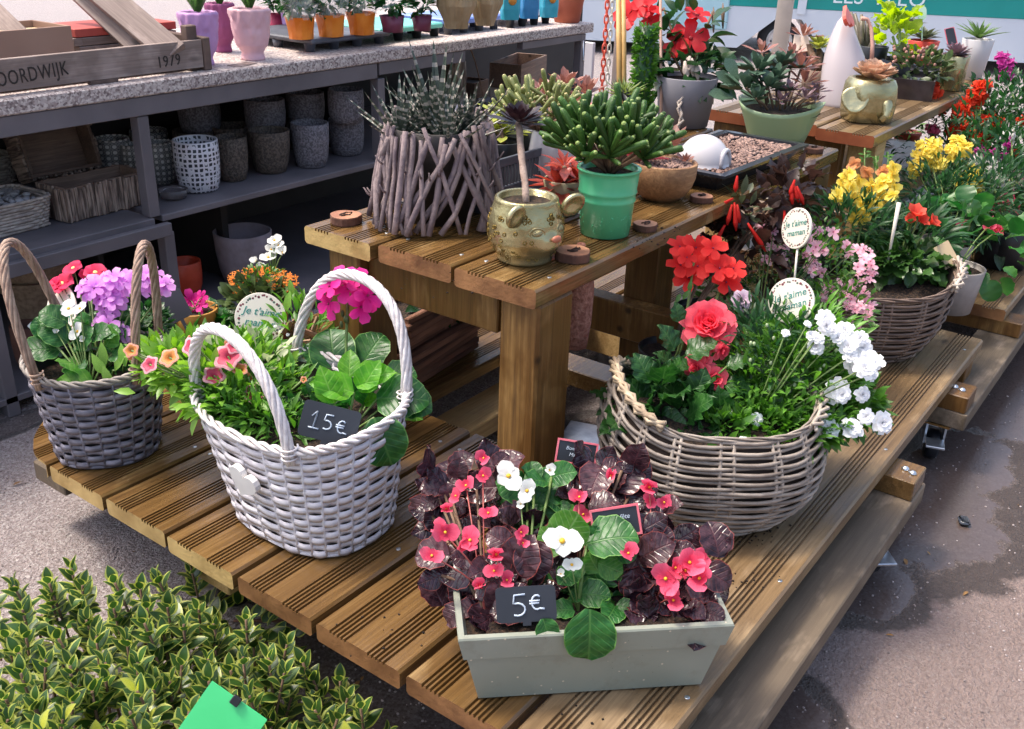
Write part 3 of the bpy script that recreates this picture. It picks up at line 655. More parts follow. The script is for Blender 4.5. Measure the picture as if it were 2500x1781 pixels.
crate('reddish wooden crate with a stamped end, stacked on the long box', W(1280, 212, zc2+.065).x+.06, W(1280, 212, zc2+.065).y+.07, zc2+.065, .3, .30, .12, .085, BOXW)
spot('low glass bowl with a dry twig on the right shelf', 1204, 300, 84, 72, 44, mk('clear_glass', 'b8aeb0', 'c8c0c0', rough=.05, tr=.85), z=ZS)
tg = [tuple(W(1215, 300, ZS)+Vector((.0, .05, .03))+Vector((-.10*i/6, .02*i/6, .22*math.sin(i/6*1.7)))) for i in range(7)]
tag(part(tube(tg, .0022, 5), 'dry_twig', STEMB, None), 'thin curved dry twig rising from the glass bowl', 'twig')
# bark frame, bark box, wicker trays
BARK = potmat('bark', '4f4038', 'a08b7c', 38, 1.0, sc=(2.2, 2.2, .35))
def barkbox(label, P, u, l, d, h, tilt=0, name='bark_box', rows=26):
    r = thing(name, label, 'planter', P); M = Matrix.Translation(P)@Matrix.Rotation(u, 4, 'Z')@Matrix.Rotation(tilt, 4, 'X'); q = random.Random(int(l*1000))
    th = .008
    for b in ((-l/2, -d/2, 0, l/2, -d/2+th, h), (-l/2, d/2-th, 0, l/2, d/2, h), (-l/2, -d/2+th, 0, -l/2+th, d/2-th, h), (l/2-th, -d/2+th, 0, l/2, d/2-th, h), (-l/2+th, -d/2+th, .001, l/2-th, d/2-th, th)):
        put(mesh(box(*b, .001), 'board', BOXW, False), 'board', M, r)
    n = int(l*2/.014)
    for i in range(n):
        x = -l/2+(i+.5)/n*l; ww = l/n*q.uniform(.8, 1.05); 
        for sy in (-1, 1):
            b = q.uniform(.003, .008); put(mesh(box(x-ww/2, sy*(d/2)-(b if sy < 0 else 0), q.uniform(-.001, .004), x+ww/2, sy*(d/2)+(b if sy > 0 else 0), h-q.uniform(-.003, .006), .0015), 'bark_strip', BARK, False), 'bark_strip', M, r)
    for i in range(max(3, int(d/.016))):
        k = max(3, int(d/.016)); y = -d/2+(i+.5)/k*d; ww = d/k
        for sx in (-1, 1):
            b = q.uniform(.003, .008); put(mesh(box(sx*l/2-(b if sx < 0 else 0), y-ww/2, .001, sx*l/2+(b if sx > 0 else 0), y+ww/2, h-q.uniform(-.003, .005), .0015), 'bark_strip', BARK, False), 'bark_strip', M, r)
    return r
P = W(278, 522, ZS); barkbox('rectangular bark-clad box lying open at the shelf front', Vector((P.x, P.y+.062, ZS)), .04, .215, .10, .075)
P = W(165, 470, ZS); barkbox('bark-edged wooden tray stood on edge like a frame on the left shelf', Vector((P.x+.03, P.y+.11, ZS+.0755)), 0, .185, .115, .06, tilt=math.radians(72), name='bark_tray')
def tray_weave(label, P, u, l, d, h, mat, n=10, name='wicker_tray'):
    r = thing(name, label, 'basket', P, 'wicker trays on the left shelf'); M = trs(P, u); k = 44
    for i in range(n):
        t = (i+.5)/n; q = []
        for j in range(k*2):
            th = PI*j/k; off = .002*math.sin(k/2*th+(i % 2)*PI); x, y = sup((l/2)*(.88+.12*t)+off, (d/2)*(.88+.12*t)+off, th, 7); q.append((x, y, h*t))
        put(mesh(tube(q, 1, 5, True, flat=(.0035, h/n*.62)), 'withy', mat), 'withy', M, r)
    put(mesh(box(-l*.44, -d*.44, .002, l*.44, d*.44, .006), 'floor', mat, False), 'floor', M, r)
    return r, M
WTR = mk('tray_wicker', '8d8078', 'b5a89c', rough=.7, ns=60, bump=.4, rnd=.15)
P = W(45, 580, ZS); tr1, _ = tray_weave('whitewashed wicker tray filled with pebbles at the left end of the shelf', Vector((P.x-.01, P.y+.09, ZS)), .05, .22, .15, .068, WTR)
P = W(10, 470, ZS); tray_weave('second wicker tray standing behind the pebble-filled one', Vector((P.x, P.y+.12, ZS)), .05, .16, .12, .07, WTR)
q = random.Random(4); pb = []
c0 = tr1.location
for i in range(140):
    pb.append(xf(ballT(7, 4), trs((c0.x+q.uniform(-.085, .085), c0.y+q.uniform(-.055, .055), ZS+.052+q.uniform(0, .012)), q.random()*6, (q.uniform(.006, .011), q.uniform(.006, .011), .005))))
tag(part(join(pb), 'pebbles', mk('pebble_stone', '8a8684', 'a9a4a6', rough=.6, ns=9, rnd=.25), None, kind='stuff'), 'grey pebbles heaped in the wicker tray', 'pebbles')
P = W(415, 492, ZS); s = mpp(P)
tag(put(mesh(lathe([(.012, 0), (.030, .002), (.034, .022), (.032, .022), (.028, .005), (0, .004)], 24), 'glass_dish', bpy.data.materials['clear_glass']), 'glass_dish', Matrix.Translation(P+HF*.03)), 'small clear glass dish in front of the ringed pot', 'dish')
bw = thing('wicker_pot', 'stack of tapered straw-coloured wicker pots under the left shelf', 'pot', W(150, 800, .045)+Vector((0, .08, 0)))
for k in range(3): put(mesh(lathe([(.052, 0)]+[(.052+.0032*i+(.003 if i % 2 else 0), .012*i/1.2) for i in range(1, 13)]+[(.088, .122), (.07, .06)], 30), 'pot', mk('straw_weave%s' % '', '87715c', 'a89078', rough=.8, ns=80, bump=.5) if not bpy.data.materials.get('straw_weave') else bpy.data.materials['straw_weave']), 'pot', Matrix.Translation(bw.location+Vector((0, 0, .042*k))), bw)
# ------------------------------------------------------------------ leaves, shared
LM = lambda n, a, b=None, t=.35, **k: mk(n, a, b or a, rough=k.pop('rough', .42), ns=k.pop('ns', 40), trans=t, rnd=k.pop('rnd', .22), **k)
GMID = LM('leaf_mid_green', '3f6a24', '55822f'); GDK = LM('leaf_dark_green', '1f4220', '2e5a2a', rough=.3, bump=.3, bs=160); GLT = LM('leaf_light_green', '6c9a34', '86b044')
GOLV = LM('leaf_olive', '4f5c36', '66724a'); GBLUE = LM('leaf_blue_green', '3c5648', '55705e', t=.15)
LFI = {}
def leafmesh(key, mats, **k):
    if key not in LFI: t = leafT(**k); LFI[key] = (mesh(t, key, mats), t, mats)
    return LFI[key]
def rdir(q, up=0.3):
    while True:
        v = Vector((q.uniform(-1, 1), q.uniform(-1, 1), q.uniform(-1, 1)))
        if .1 < v.length < 1: v.normalize(); v.z += up; return v.normalized()
FZ = None
def onsoil(p):
    """keep what grows in a basket above the soil of that basket"""
    if FZ and p.z < FZ[0]:
        q = EYE+(p-EYE)*((FZ[0]-EYE.z)/(p.z-EYE.z))
        if math.hypot(q.x-FZ[1], q.y-FZ[2]) < FZ[3]: return q
    return p
def mass(par, c, r, n, key, size, seed=0, name='foliage', up=.35, inner=.55, nz=None, spread=.5, zmin=None, parts=0):
    """leafy mass: leaves through the volume of an ellipsoid, pointing out and up"""
    q = random.Random(seed); me, t, mats = LFI[key]; Ms = []; c = onsoil(Vector(c))
    while len(Ms) < n:
        d = rdir(q, .1); rr = inner+(1-inner)*q.random()**.6; p = Vector(c)+Vector((d.x*r[0], d.y*r[1], d.z*r[2]))*rr
        if zmin is not None and p.z < zmin: continue
        p = onsoil(p)
        o = (d+Vector((0, 0, up))+Vector((q.uniform(-1, 1), q.uniform(-1, 1), q.uniform(-1, 1)))*spread).normalized()
        Ms.append(fr(p, o, Vector((q.uniform(-.6, .6), q.uniform(-.6, .6), 1))+d*.4, size*q.uniform(.7, 1.25)))
    if parts: scatter(me, 'leaf', Ms, par, parts, mats, t)
    else: part(join([xf(t, M) for M in Ms]), name, mats, par, kind='stuff')
def stems(par, base, tips, r=.0012, mat=None, name='stem', sag=.0, single=False):
    ts = []
    for p in tips:
        a, b = Vector(base), Vector(p); m = a.lerp(b, .5)+Vector((0, 0, sag+.15*(b-a).length*.3)); ts.append(tube([a.lerp(m, .0), a.lerp(m, .6)+Vector((0, 0, .002)), m.lerp(b, .4), b], r, 5))
    if single:
        for t in ts: part(t, name, mat or STEMG, par)
    elif ts: part(join(ts), name, mat or STEMG, par)
def spiky(par, c, n, L, w_, key, seed=0, up=(.3, 1.4), name='leaf', rnd_=.2):
    q = random.Random(seed); me, t, mats = LFI[key]
    for i in range(n):
        a = i*2.399+q.uniform(-.2, .2); e = up[1]-(up[1]-up[0])*(i/n)**.8
        d = Vector((math.cos(a)*math.cos(e), math.sin(a)*math.cos(e), math.sin(e))); nn = Vector((-math.cos(a)*math.sin(e), -math.sin(a)*math.sin(e), math.cos(e)))
        put(me, name, fr(Vector(c)+d*w_, d, nn, L*(.55+.45*i/n)*q.uniform(1-rnd_, 1+rnd_)), par)
leafmesh('small_leaf', [GMID], W_=.42, shape='ovate', nl=3, na=2, fold=.3, curl=.6)
leafmesh('small_dark_leaf', [GDK], W_=.45, shape='ovate', nl=3, na=2, fold=.3, curl=.6)
leafmesh('small_light_leaf', [GLT], W_=.4, shape='ovate', nl=3, na=2, fold=.3, curl=.6)
leafmesh('narrow_leaf', [LM('leaf_fresh_green', '4a7a2c', '6a9a3c')], W_=.22, shape='lance', nl=4, na=2, fold=.4, curl=.8)
leafmesh('narrow_dark_leaf', [LM('leaf_deep_green', '26482a', '3a6038')], W_=.2, shape='lance', nl=4, na=2, fold=.4, curl=.9)
leafmesh('blade', [GMID], W_=.09, shape='blade', nl=6, na=2, fold=.5, curl=1.0)
# ------------------------------------------------------------------ things on the counter
def headpot(label, px, py, wt, wb_, h, mat, grp='pots shaped like heads'):
    P = W(px, py, ZT); s = mpp(P); R_, H = wt*s/2, h*s/.93; P = P+HF*R_*.7
    r = thing('head_pot', label, 'pot', P, grp)
    pr = [(.60, 0), (.64, .01), (.60, .08), (.56, .14), (.64, .20), (.80, .30), (.90, .46), (.96, .66), (1.0, .82), (1.02, .97), (.93, 1.0), (.86, .97), (.80, .8)]
    fa = math.atan2(-HF.y, -HF.x)+.35
    def sh(a, k):
        z = pr[k][1]; d = (a-fa+PI) % (2*PI)-PI; q = 1
        if k > 10: return q
        q += .16*math.exp(-(d/.10)**2)*math.exp(-((z-.52)/.10)**2)             # nose
        q += .05*math.exp(-(d/.22)**2)*math.exp(-((z-.30)/.05)**2)+.04*math.exp(-(d/.16)**2)*math.exp(-((z-.38)/.02)**2)
        q -= .07*(math.exp(-((d-.32)/.14)**2)+math.exp(-((d+.32)/.14)**2))*math.exp(-((z-.62)/.07)**2)   # eyes
        if z > .72: q += .05*math.sin(a*11)+.03*math.sin(a*23+z*9)
        if abs(d) > .9 and z > .25: q += .05*math.sin(a*13+z*20)
        return q
    zz = [(np.interp(t, [p[1] for p in pr[:10]], [p[0] for p in pr[:10]]), t) for t in np.linspace(0, .97, 34)]
    full = [(float(a), float(b)) for a, b in zz]+pr[10:]; pr = full
    def sh2(a, k): 
        z = pr[k][1]; 
        return sh_(a, z, k)
    def sh_(a, z, k):
        d = (a-fa+PI) % (2*PI)-PI; q = 1
        if k >= 34: return q+(.05*math.sin(a*11) if k < 36 else 0)
        q += .15*math.exp(-(d/.10)**2)*math.exp(-((z-.52)/.09)**2)+.05*math.exp(-(d/.22)**2)*math.exp(-((z-.28)/.05)**2)+.05*math.exp(-(d/.17)**2)*math.exp(-((z-.385)/.022)**2)
        q -= .08*(math.exp(-((d-.33)/.15)**2)+math.exp(-((d+.33)/.15)**2))*math.exp(-((z-.63)/.06)**2)
        if z > .74: q += .05*math.sin(a*11)*min(1, (z-.74)*8)+.02*math.sin(a*23+z*30)
        if abs(d) > 1.0 and z > .25: q += .045*math.sin(a*13+z*22)
        return q
    put(mesh(lathe([(a*R_, b*H) for a, b in pr], 72, shape=sh2), 'pot', mat), 'pot', Matrix.Translation(P), r)
    put(mesh(T([(R_*.84*math.cos(a*PI/10), R_*.84*math.sin(a*PI/10), H*.9) for a in range(20)], [tuple(range(20))]), 'soil', SOIL), 'soil', Matrix.Translation(P), r)
    leafmesh('bulb_leaf', [LM('leaf_bulb', '3d6430', '5d8045')], W_=.13, shape='blade', nl=6, na=2, fold=.5, curl=.35)
    spiky(r, P+Vector((0, 0, H*.9)), 16, .20, R_*.3, 'bulb_leaf', seed=px, up=(.9, 1.5))
    return r, P, H
PINK = mk('pale_pink_clay', 'd8aab2', 'e2b8be', rough=.7, ns=20); LIL = mk('lilac_clay', 'c08fc0', 'cc9ccb', rough=.7, ns=20); MAG = mk('magenta_clay', '8f4672', '9c5280', rough=.7, ns=20)
headpot('pale pink pot shaped like a head with green shoots, nearest the counter edge', 610, 150, 94, 60, 112, PINK)
headpot('lilac pot shaped like a head, half behind the crate end', 486, 163, 90, 50, 116, LIL)
headpot('magenta ribbed pot between the lilac and the pink head pots', 540, 130, 66, 54, 106, MAG)
def film_plant(label, px, py, z, w_, h, mat, seed=0, film=True, grp='orange-wrapped pot plants on the black tray', fol='small_dark_leaf', ps=.8, nm='wrapped_plant', fh=1.7):
    P = W(px, py, z); s = mpp(P); R_, H = w_*s/2, h*s/.93; P = P+HF*R_; r = thing(nm, label, 'plant', P, grp)
    q = random.Random(seed)
    put(mesh(lathe([(R_*ps, 0), (R_*.86, H*.4), (R_, H), (R_*.92, H*.98), (R_*.85, H*.7)], 14, shape=lambda a, k: 1+.06*math.sin(a*5+k)+.03*math.sin(a*9)), 'pot', mat, film is False), 'pot', Matrix.Translation(P), r)
    mass(r, P+Vector((0, 0, H*(1.15+fh*.55))), (R_*1.05, R_*1.05, H*fh*.62), 170, fol, .036, seed, zmin=P.z+H*1.02, up=.8)
    if film:
        fm = bpy.data.materials.get('cellophane')
        if not fm:
            N = NT('cellophane'); v = N.coords((1, 1, .3)); b = N.n('Bump', {'Height': N.noise(v, 40, 3), 'Strength': 1.0, 'Distance': .01}).outputs[0]
            fm = N.out(N.n('MixShader', {0: N.ramp(N.noise(v, 30, 4), [(.4, (.08, .08, .08)), (.7, (.45, .45, .45))]), 1: N.n('BsdfTransparent').outputs[0], 2: N.n('BsdfPrincipled', {'Base Color': hx('dfe6e4'), 'Roughness': .12, 'Normal': b}).outputs[0]}).outputs[0])
        put(mesh(_open(lathe([(R_*.95, H*.9), (R_*1.15, H*1.5), (R_*1.5, H*2.6)], 22, shape=lambda a, k: 1+.09*math.sin(a*6+k*2)+.05*math.sin(a*11+k))), 'film_sleeve', fm), 'film_sleeve', Matrix.Translation(P), r)
    return r
def _open(t): return (t[0], t[1][:-2], t[2][:-2])
def nursery_tray(label, x0, y0, x1, y1, z, h, mat, footm, grp='plastic nursery trays on the counter', rz=0, nf=4):
    cx, cy = (x0+x1)/2, (y0+y1)/2; lx, ly = abs(x1-x0)/2, abs(y1-y0)/2; r = thing('nursery_tray', label, 'tray', (cx, cy, z), grp); M = trs((cx, cy, z), rz)
    put(mesh(box(-lx, -ly, h*.62, lx, ly, h, .004), 'rim', mat, False), 'rim', M, r)
    for i in range(nf):
        for j in (-1, 1):
            x = -lx*.88+(2*lx*.88)*i/(nf-1); put(mesh(xf(lathe([(.012, 0), (.016, h*.6), (.017, h*.62)], 12), Matrix.Translation((x, j*ly*.8, 0))), 'foot', footm), 'foot', M, r)
            if j < 0 and i in (0, nf-1): put(mesh(xf(lathe([(.012, 0), (.016, h*.6)], 12), Matrix.Translation((x, 0, 0))), 'foot', footm), 'foot', M, r)
    return r
ztr = ZT+.034
nursery_tray('charcoal plastic tray carrying the orange-wrapped plants', 1.83, 1.975, 2.125, 2.28, ZT, .034, GRYP, GRYP)
OR = mk('orange_wrap', 'd8701c', 'e88a34', rough=.3, ns=20, bump=.6, bs=30)
for k, (x, y) in enumerate(((728, 99), (802, 93), (878, 88))): film_plant(('leftmost orange-wrapped plant in cellophane on the black tray', 'middle orange-wrapped plant in cellophane on the black tray', 'right-hand orange-wrapped plant in cellophane on the black tray')[k], x, y, ztr, 74, 48, OR, k)
film_plant('small crimson pot with green plant behind the pink head pot', 670, 88, ZT, 44, 46, mk('crimson_pot', 'a83050', 'b84060', rough=.5), 5, False, 'small potted plants behind the head pots')
film_plant('small lilac pot with green plant left of the orange wraps', 706, 92, ZT, 42, 52, mk('lilac_pot', '9a78b8', 'a888c4', rough=.5), 6, True, 'small potted plants behind the head pots')
MINT = mk('mint_plastic', '64c0b4', '78ccc0', rough=.4); BLUEP = mk('blue_plastic', '6c84c8', '7c94d4', rough=.4); WHP = mk('white_plastic', 'd2d8ea', 'dfe4f2', rough=.4)
nursery_tray('mint green plastic tray with two burgundy pots', 2.10, 1.99, 2.37, 2.22, ZT, .040, MINT, BLKP, nf=4)
BUR = mk('burgundy_pot', '6a2c44', '7c3c54', rough=.45)
film_plant('bushy dark plant in burgundy pot, left on the mint tray', 955, 82, ZT+.04, 62, 36, BUR, 8, False, 'burgundy pots on the mint tray', fh=2.2); film_plant('bushy dark plant in burgundy pot, right on the mint tray', 1028, 78, ZT+.04, 52, 34, BUR, 9, False, 'burgundy pots on the mint tray', fh=2.2)
nursery_tray('blue plastic tray with two paper-wrapped plants', 2.40, 1.99, 2.66, 2.2, ZT, .046, BLUEP, GRYP, nf=4)
KR = mk('kraft_paper', '9c8462', 'b69c78', rough=.7, ns=14, bump=.8, bs=30)
def kraft(label, px, py, w_, seed):
    P = W(px, py, ZT+.046); s = mpp(P); R_ = w_*s/2; P = P+HF*R_; r = thing('wrapped_plant', label, 'plant', P, 'paper-wrapped plants on the blue tray')
    put(mesh(lathe([(R_*.6, 0), (R_*.7, .02), (R_*1.0, .06), (R_*1.05, .11), (R_*.9, .15)], 40, shape=lambda a, k: 1+.10*math.sin(a*4+k*1.3+seed)+.06*math.sin(a*9+k)), 'paper', KR, False), 'paper', Matrix.Translation(P), r)
    mass(r, P+Vector((0, 0, .17)), (R_, R_, .05), 70, 'small_leaf', .04, seed)
kraft('crumpled kraft-paper-wrapped plant, left on the blue tray', 1110, 74, 92, 1); kraft('crumpled kraft-paper-wrapped plant, right on the blue tray', 1182, 66, 78, 2)
nursery_tray('white plastic tray on black cups at the counter end, holding turquoise packs', 2.70, 1.975, 2.93, 2.2, ZT, .050, WHP, BLKP, nf=4)
TQ = mk('turquoise_pack', '2f9cb4', '46b4c8', rough=.3, ns=20, bump=.5, bs=30); BL2 = mk('blue_pack', '2a7cb0', '3a8cc0', rough=.3, ns=20)
for k, (x, m) in enumerate(((1245, TQ), (1292, BL2), (1340, TQ))):
    P = W(x, 50-3*k, ZT+.05); r = thing('flower_bulb_pack', ('turquoise pack with orange picture, left on the white tray', 'blue pack between two turquoise ones on the white tray', 'turquoise pack at the right end of the white tray')[k], 'package', P+HF*.02, 'packs on the white tray')
    M = trs(P+HF*.02, -.6+.1*k); put(mesh(lathe([(.026, 0), (.030, .03), (.028, .09), (.012, .12)], 16, ex=4, sy=.6, shape=lambda a, k_: 1+.05*math.sin(a*5+k_)), 'pouch', m, False), 'pouch', M, r)
    if k != 1: put(mesh(xf(lathe([(0, .0), (.013, .0), (.013, .001), (0, .001)], 14), trs((0, -.0185, .055), 0, 1, PI/2)), 'printed_picture', mk('orange_print' if k == 0 else 'orange_print2', 'd88430', 'e0a050', rough=.4)), 'printed_picture', M, r)
pot('large terracotta pot at the far right end of the counter', 'pot', 1385, 58, ZT, 100, 62, 100, TERRA, name='terracotta_pot', solo=True)
# card under the pink head pot
P = W(600, 160, ZT); tag(part(xf(box(-.035, -.018, .0005, .035, .018, .0014), trs(P+Vector((0, .012, 0)), .25)), 'plant_card', mk('printed_card', '463c3c', 'a08c84', rough=.5, ns=60), None, smooth=False), 'small dark printed card lying under the pink head pot', 'card')
# old bulb crate with stencilled front
def text(body, size, M, mat, par, name='lettering', ext=.0004, shear=0, al='LEFT', sp=1.0):
    cu = bpy.data.curves.new(name, 'FONT'); cu.body = body; cu.size = size; cu.extrude = ext; cu.shear = shear; cu.align_x = al; cu.space_character = sp; cu.resolution_u = 3
    o = bpy.data.objects.new(name, cu); COL.objects.link(o); me = bpy.data.meshes.new_from_object(o); bpy.data.objects.remove(o); bpy.data.curves.remove(cu); me.name = name; me.materials.clear(); me.materials.append(mat)
    return put(me, name, M, par)
def face(P, x, n):     # frame for flat things: local X along x, local Z (normal) along n
    x = Vector(x).normalized(); n = Vector(n); n = (n-x*n.dot(x)).normalized(); y = n.cross(x)
    return Matrix(((x.x, y.x, n.x, P[0]), (x.y, y.y, n.y, P[1]), (x.z, y.z, n.z, P[2]), (0, 0, 0, 1)))
OLDW = wood('old_crate_wood', [hx('85736a'), hx('a5938a'), hx('bfaea2'), hx('8a766e')], wet=.3, dark=.6, rough=(.7, .9)); OLDE = mk('old_end_wood', '54423c', '6e5a50', rough=.9, ns=20)
INK = mk('stencil_ink', '2c2624', '3c3430', rough=.9)
def bulb_crate():
    c = thing('bulb_crate', 'old wooden bulb crate stencilled NOORDWIJK 1979, leaning boards inside, on the counter', 'crate', (1.2, 2.1, ZT))
    x0, x1, y, zb, h = .55, 1.478, 1.932, ZT+.008, .060
    part(box(x0, y, zb, x1-.022, y+.012, zb+h, .001), 'board', OLDW, c, smooth=False)
    part(box(x1-.02, y-.002, ZT+.0005, x1, y+.40, zb+h+.004, .002), 'end_board', OLDE, c, smooth=False)
    part(box(x1-.050, y+.013, ZT+.0005, x1-.022, y+.035, zb+h+.030, .002), 'corner_post', OLDE, c, smooth=False)
    part(box(1.17, y-.002, ZT+.0005, 1.235, y+.0118, zb-.0003, .001), 'foot', OLDE, c, smooth=False)
    part(box(x0, y+.38, zb, x1-.022, y+.392, zb+h, .001), 'board', OLDW, c, smooth=False)
    for k in range(4): part(box(x0, y+.03+k*.09, zb-.002, x1-.022, y+.10+k*.09, zb+.006, .001), 'slat', OLDW, c, smooth=False)
    dz = XZp(1, 130); 
    fz = lambda px, py: (EYE+ray(px, py)*((y-.0008-EYE.y)/ray(px, py).y))
    a, b = fz(2, 212), fz(140, 187); text('NOORDWIJK', .041, face(a-(b-a).normalized()*.029, b-a, (0, -1, 0))@Matrix.Diagonal((.66, .95, 1, 1)), INK, c, sp=1.1)
    a, b = fz(385, 167), fz(440, 158); text('1979', .036, face(a, b-a, (0, -1, 0))@Matrix.Diagonal((.8, .95, 1, 1)), INK, c, sp=1.1)
    def lean(p0, p1, d0, d1, w_, th, nm='leaning_board', m=OLDW):
        A, B = at(p0[0], p0[1], d0), at(p1[0], p1[1], d1); d = (B-A); L = d.length; q = face(A, d, -FW+Vector((0, 0, .4)))
        put(mesh(box(0, -w_/2, -th, L, w_/2, 0, .001), nm, m, False), nm, q, c)
    dd = dep(Vector((1.4, 1.98, .68)))
    lean((425, 128), (190, -70), dd-.05, dd-.02, .060, .02); lean((345, 132), (140, -60), dd-.03, dd+.0, .03, .016); lean((120, 165), (-60, -10), dd-.16, dd-.12, .050, .018)
    return c
def XZp(px, py): return None
bulb_crate()
P = W(40, 160, ZT+.03); crate('plain brown box standing inside the old bulb crate', 1.085, 2.10, ZT+.016, .03, .24, .14, .090, mk('box_card', '86695a', '957868', rough=.8, ns=4), inner=mk('straw', 'b8a07c', 'd8c49c', rough=.9, ns=160, bump=1))
def stackedboards():
    r = thing('board_stack', 'stack of rough grey boards with a red strip behind the bulb crate', 'boards', (1.45, 2.2, ZT)); q = random.Random(3)
    RED = mk('red_paint', '9c3c34', 'b04c40', rough=.7, ns=12)
    for k in range(4): part(xf(box(-.13, -.07, 0, .13, .07, .017, .001), trs((1.39+q.uniform(-.01, .01), 2.16+q.uniform(-.01, .01), ZT+.016+.0185*k), q.uniform(-.06, .06))), 'board', RED if k == 3 else FARW, r, smooth=False)
stackedboards()
# ------------------------------------------------------------------ background yard
def van():
    c = thing('market_trailer', 'white market trailer with a wide turquoise band and lettering, parked at the back', 'trailer', (8.0, 3.8, 0))
    WV = mk('trailer_white', 'c9d2dc', 'd4dce4', rough=.35, ns=2); TE = mk('trailer_turquoise', '0a8a84', '109590', rough=.3, ns=2); RUB = mk('tyre_rubber', '202226', '2a2c30', rough=.7, ns=20)
    A, B = W(1600, 138, 0), W(2300, 176, 0)
    u = (B-A).normalized(); L = (B-A).length; M = face((A.x, A.y, 0), (u.x, u.y, 0), (0, 0, 1))        # local x along, y into depth, z up
    inv = M.inverted(); f = lambda px, py: inv@(lambda d: EYE+d*(-(inv@EYE).y/(inv.to_3x3()@d).y))(ray(px, py))
    b0 = f(1700, 112).z; w0, w1 = f(1840, 110), f(1965, 110); band = f(1900, 20).z; arch = f(1890, 45).z; xc = (w0.x+w1.x)/2; wr = (w1.x-w0.x)/2*.82; D = 1.6
    prof = [(-1.2, b0), (w0.x-.12, b0), (w0.x+.14, arch), (w1.x-.05, arch), (w1.x+.14, b0), (L+1, b0), (L+1, band), (-1.2, band)]
    V = [(x, 0, z) for x, z in prof]+[(x, D, z) for x, z in prof]; n = len(prof)
    put(mesh(T(V, [(i, (i+1) % n, n+(i+1) % n, n+i) for i in range(n)]+[tuple(range(n))[::-1], tuple(range(n, 2*n))]), 'lower_body', WV, False), 'lower_body', M, c)
    put(mesh(box(-1.2, -.004, band+.001, L+1, D, band+.28, .003), 'band', TE, False), 'band', M, c)
    put(mesh(box(-1.2, 0, band+.282, L+1, D, band+1.0, .003), 'upper_body', WV, False), 'upper_body', M, c)
    d0, d1 = f(1590, 60), f(1775, 60); put(mesh(box(d0.x, -.02, b0+.12, d1.x, -.0005, band+.6, .01), 'door', mk('door_panel', '9fc6d2', 'aad0da', rough=.4, ns=2), False), 'door', M, c)
    wz = wr; 
    for nm, r0, y, m in (('tyre', wr, .06, RUB), ('rim', wr*.62, .03, METAL)):
        pr = [(r0*.5, 0), (r0*.97, .0), (r0, .03), (r0, .16), (0, .16)] if nm == 'tyre' else [(0, 0), (r0*.3, 0), (r0*.35, .02), (r0*.9, .025), (r0, .0), (r0, .05), (0, .05)]
        put(mesh(lathe(pr, 32), nm, m), nm, M@Matrix.Translation((xc, y, wz))@Matrix.Rotation(-PI/2, 4, 'X'), c)
    put(mesh(join([xf(lathe([(wr*.05, 0), (wr*.05, .012), (0, .012)], 8), Matrix.Translation((wr*.42*math.cos(a), wr*.42*math.sin(a), 0))) for a in [i*PI/3 for i in range(6)]]), 'wheel_nuts', mk('nut_dark', '2c3038', '33363c')), 'wheel_nuts', M@Matrix.Translation((xc, .02, wz))@Matrix.Rotation(PI/2, 4, 'X'), c)
    t0 = f(2030, 7); text('LES  FLEO', .15, M@Matrix.Translation((t0.x, -.006, t0.z-.0))@Matrix.Rotation(PI/2, 4, 'X'), mk('sign_white', 'd8e6ea', 'e2eef0', rough=.4), c, ext=.002)
    sh = f(1958, 14); put(mesh(box(sh.x-.03, -.012, sh.z-.06, sh.x+.03, -.005, sh.z+.06), 'catch', WV, False), 'catch', M, c)
    put(mesh(box(-1.2, .4, .2, w0.x-.3, D, b0, .01), 'chassis', BLKP, False), 'chassis', M, c)
van()
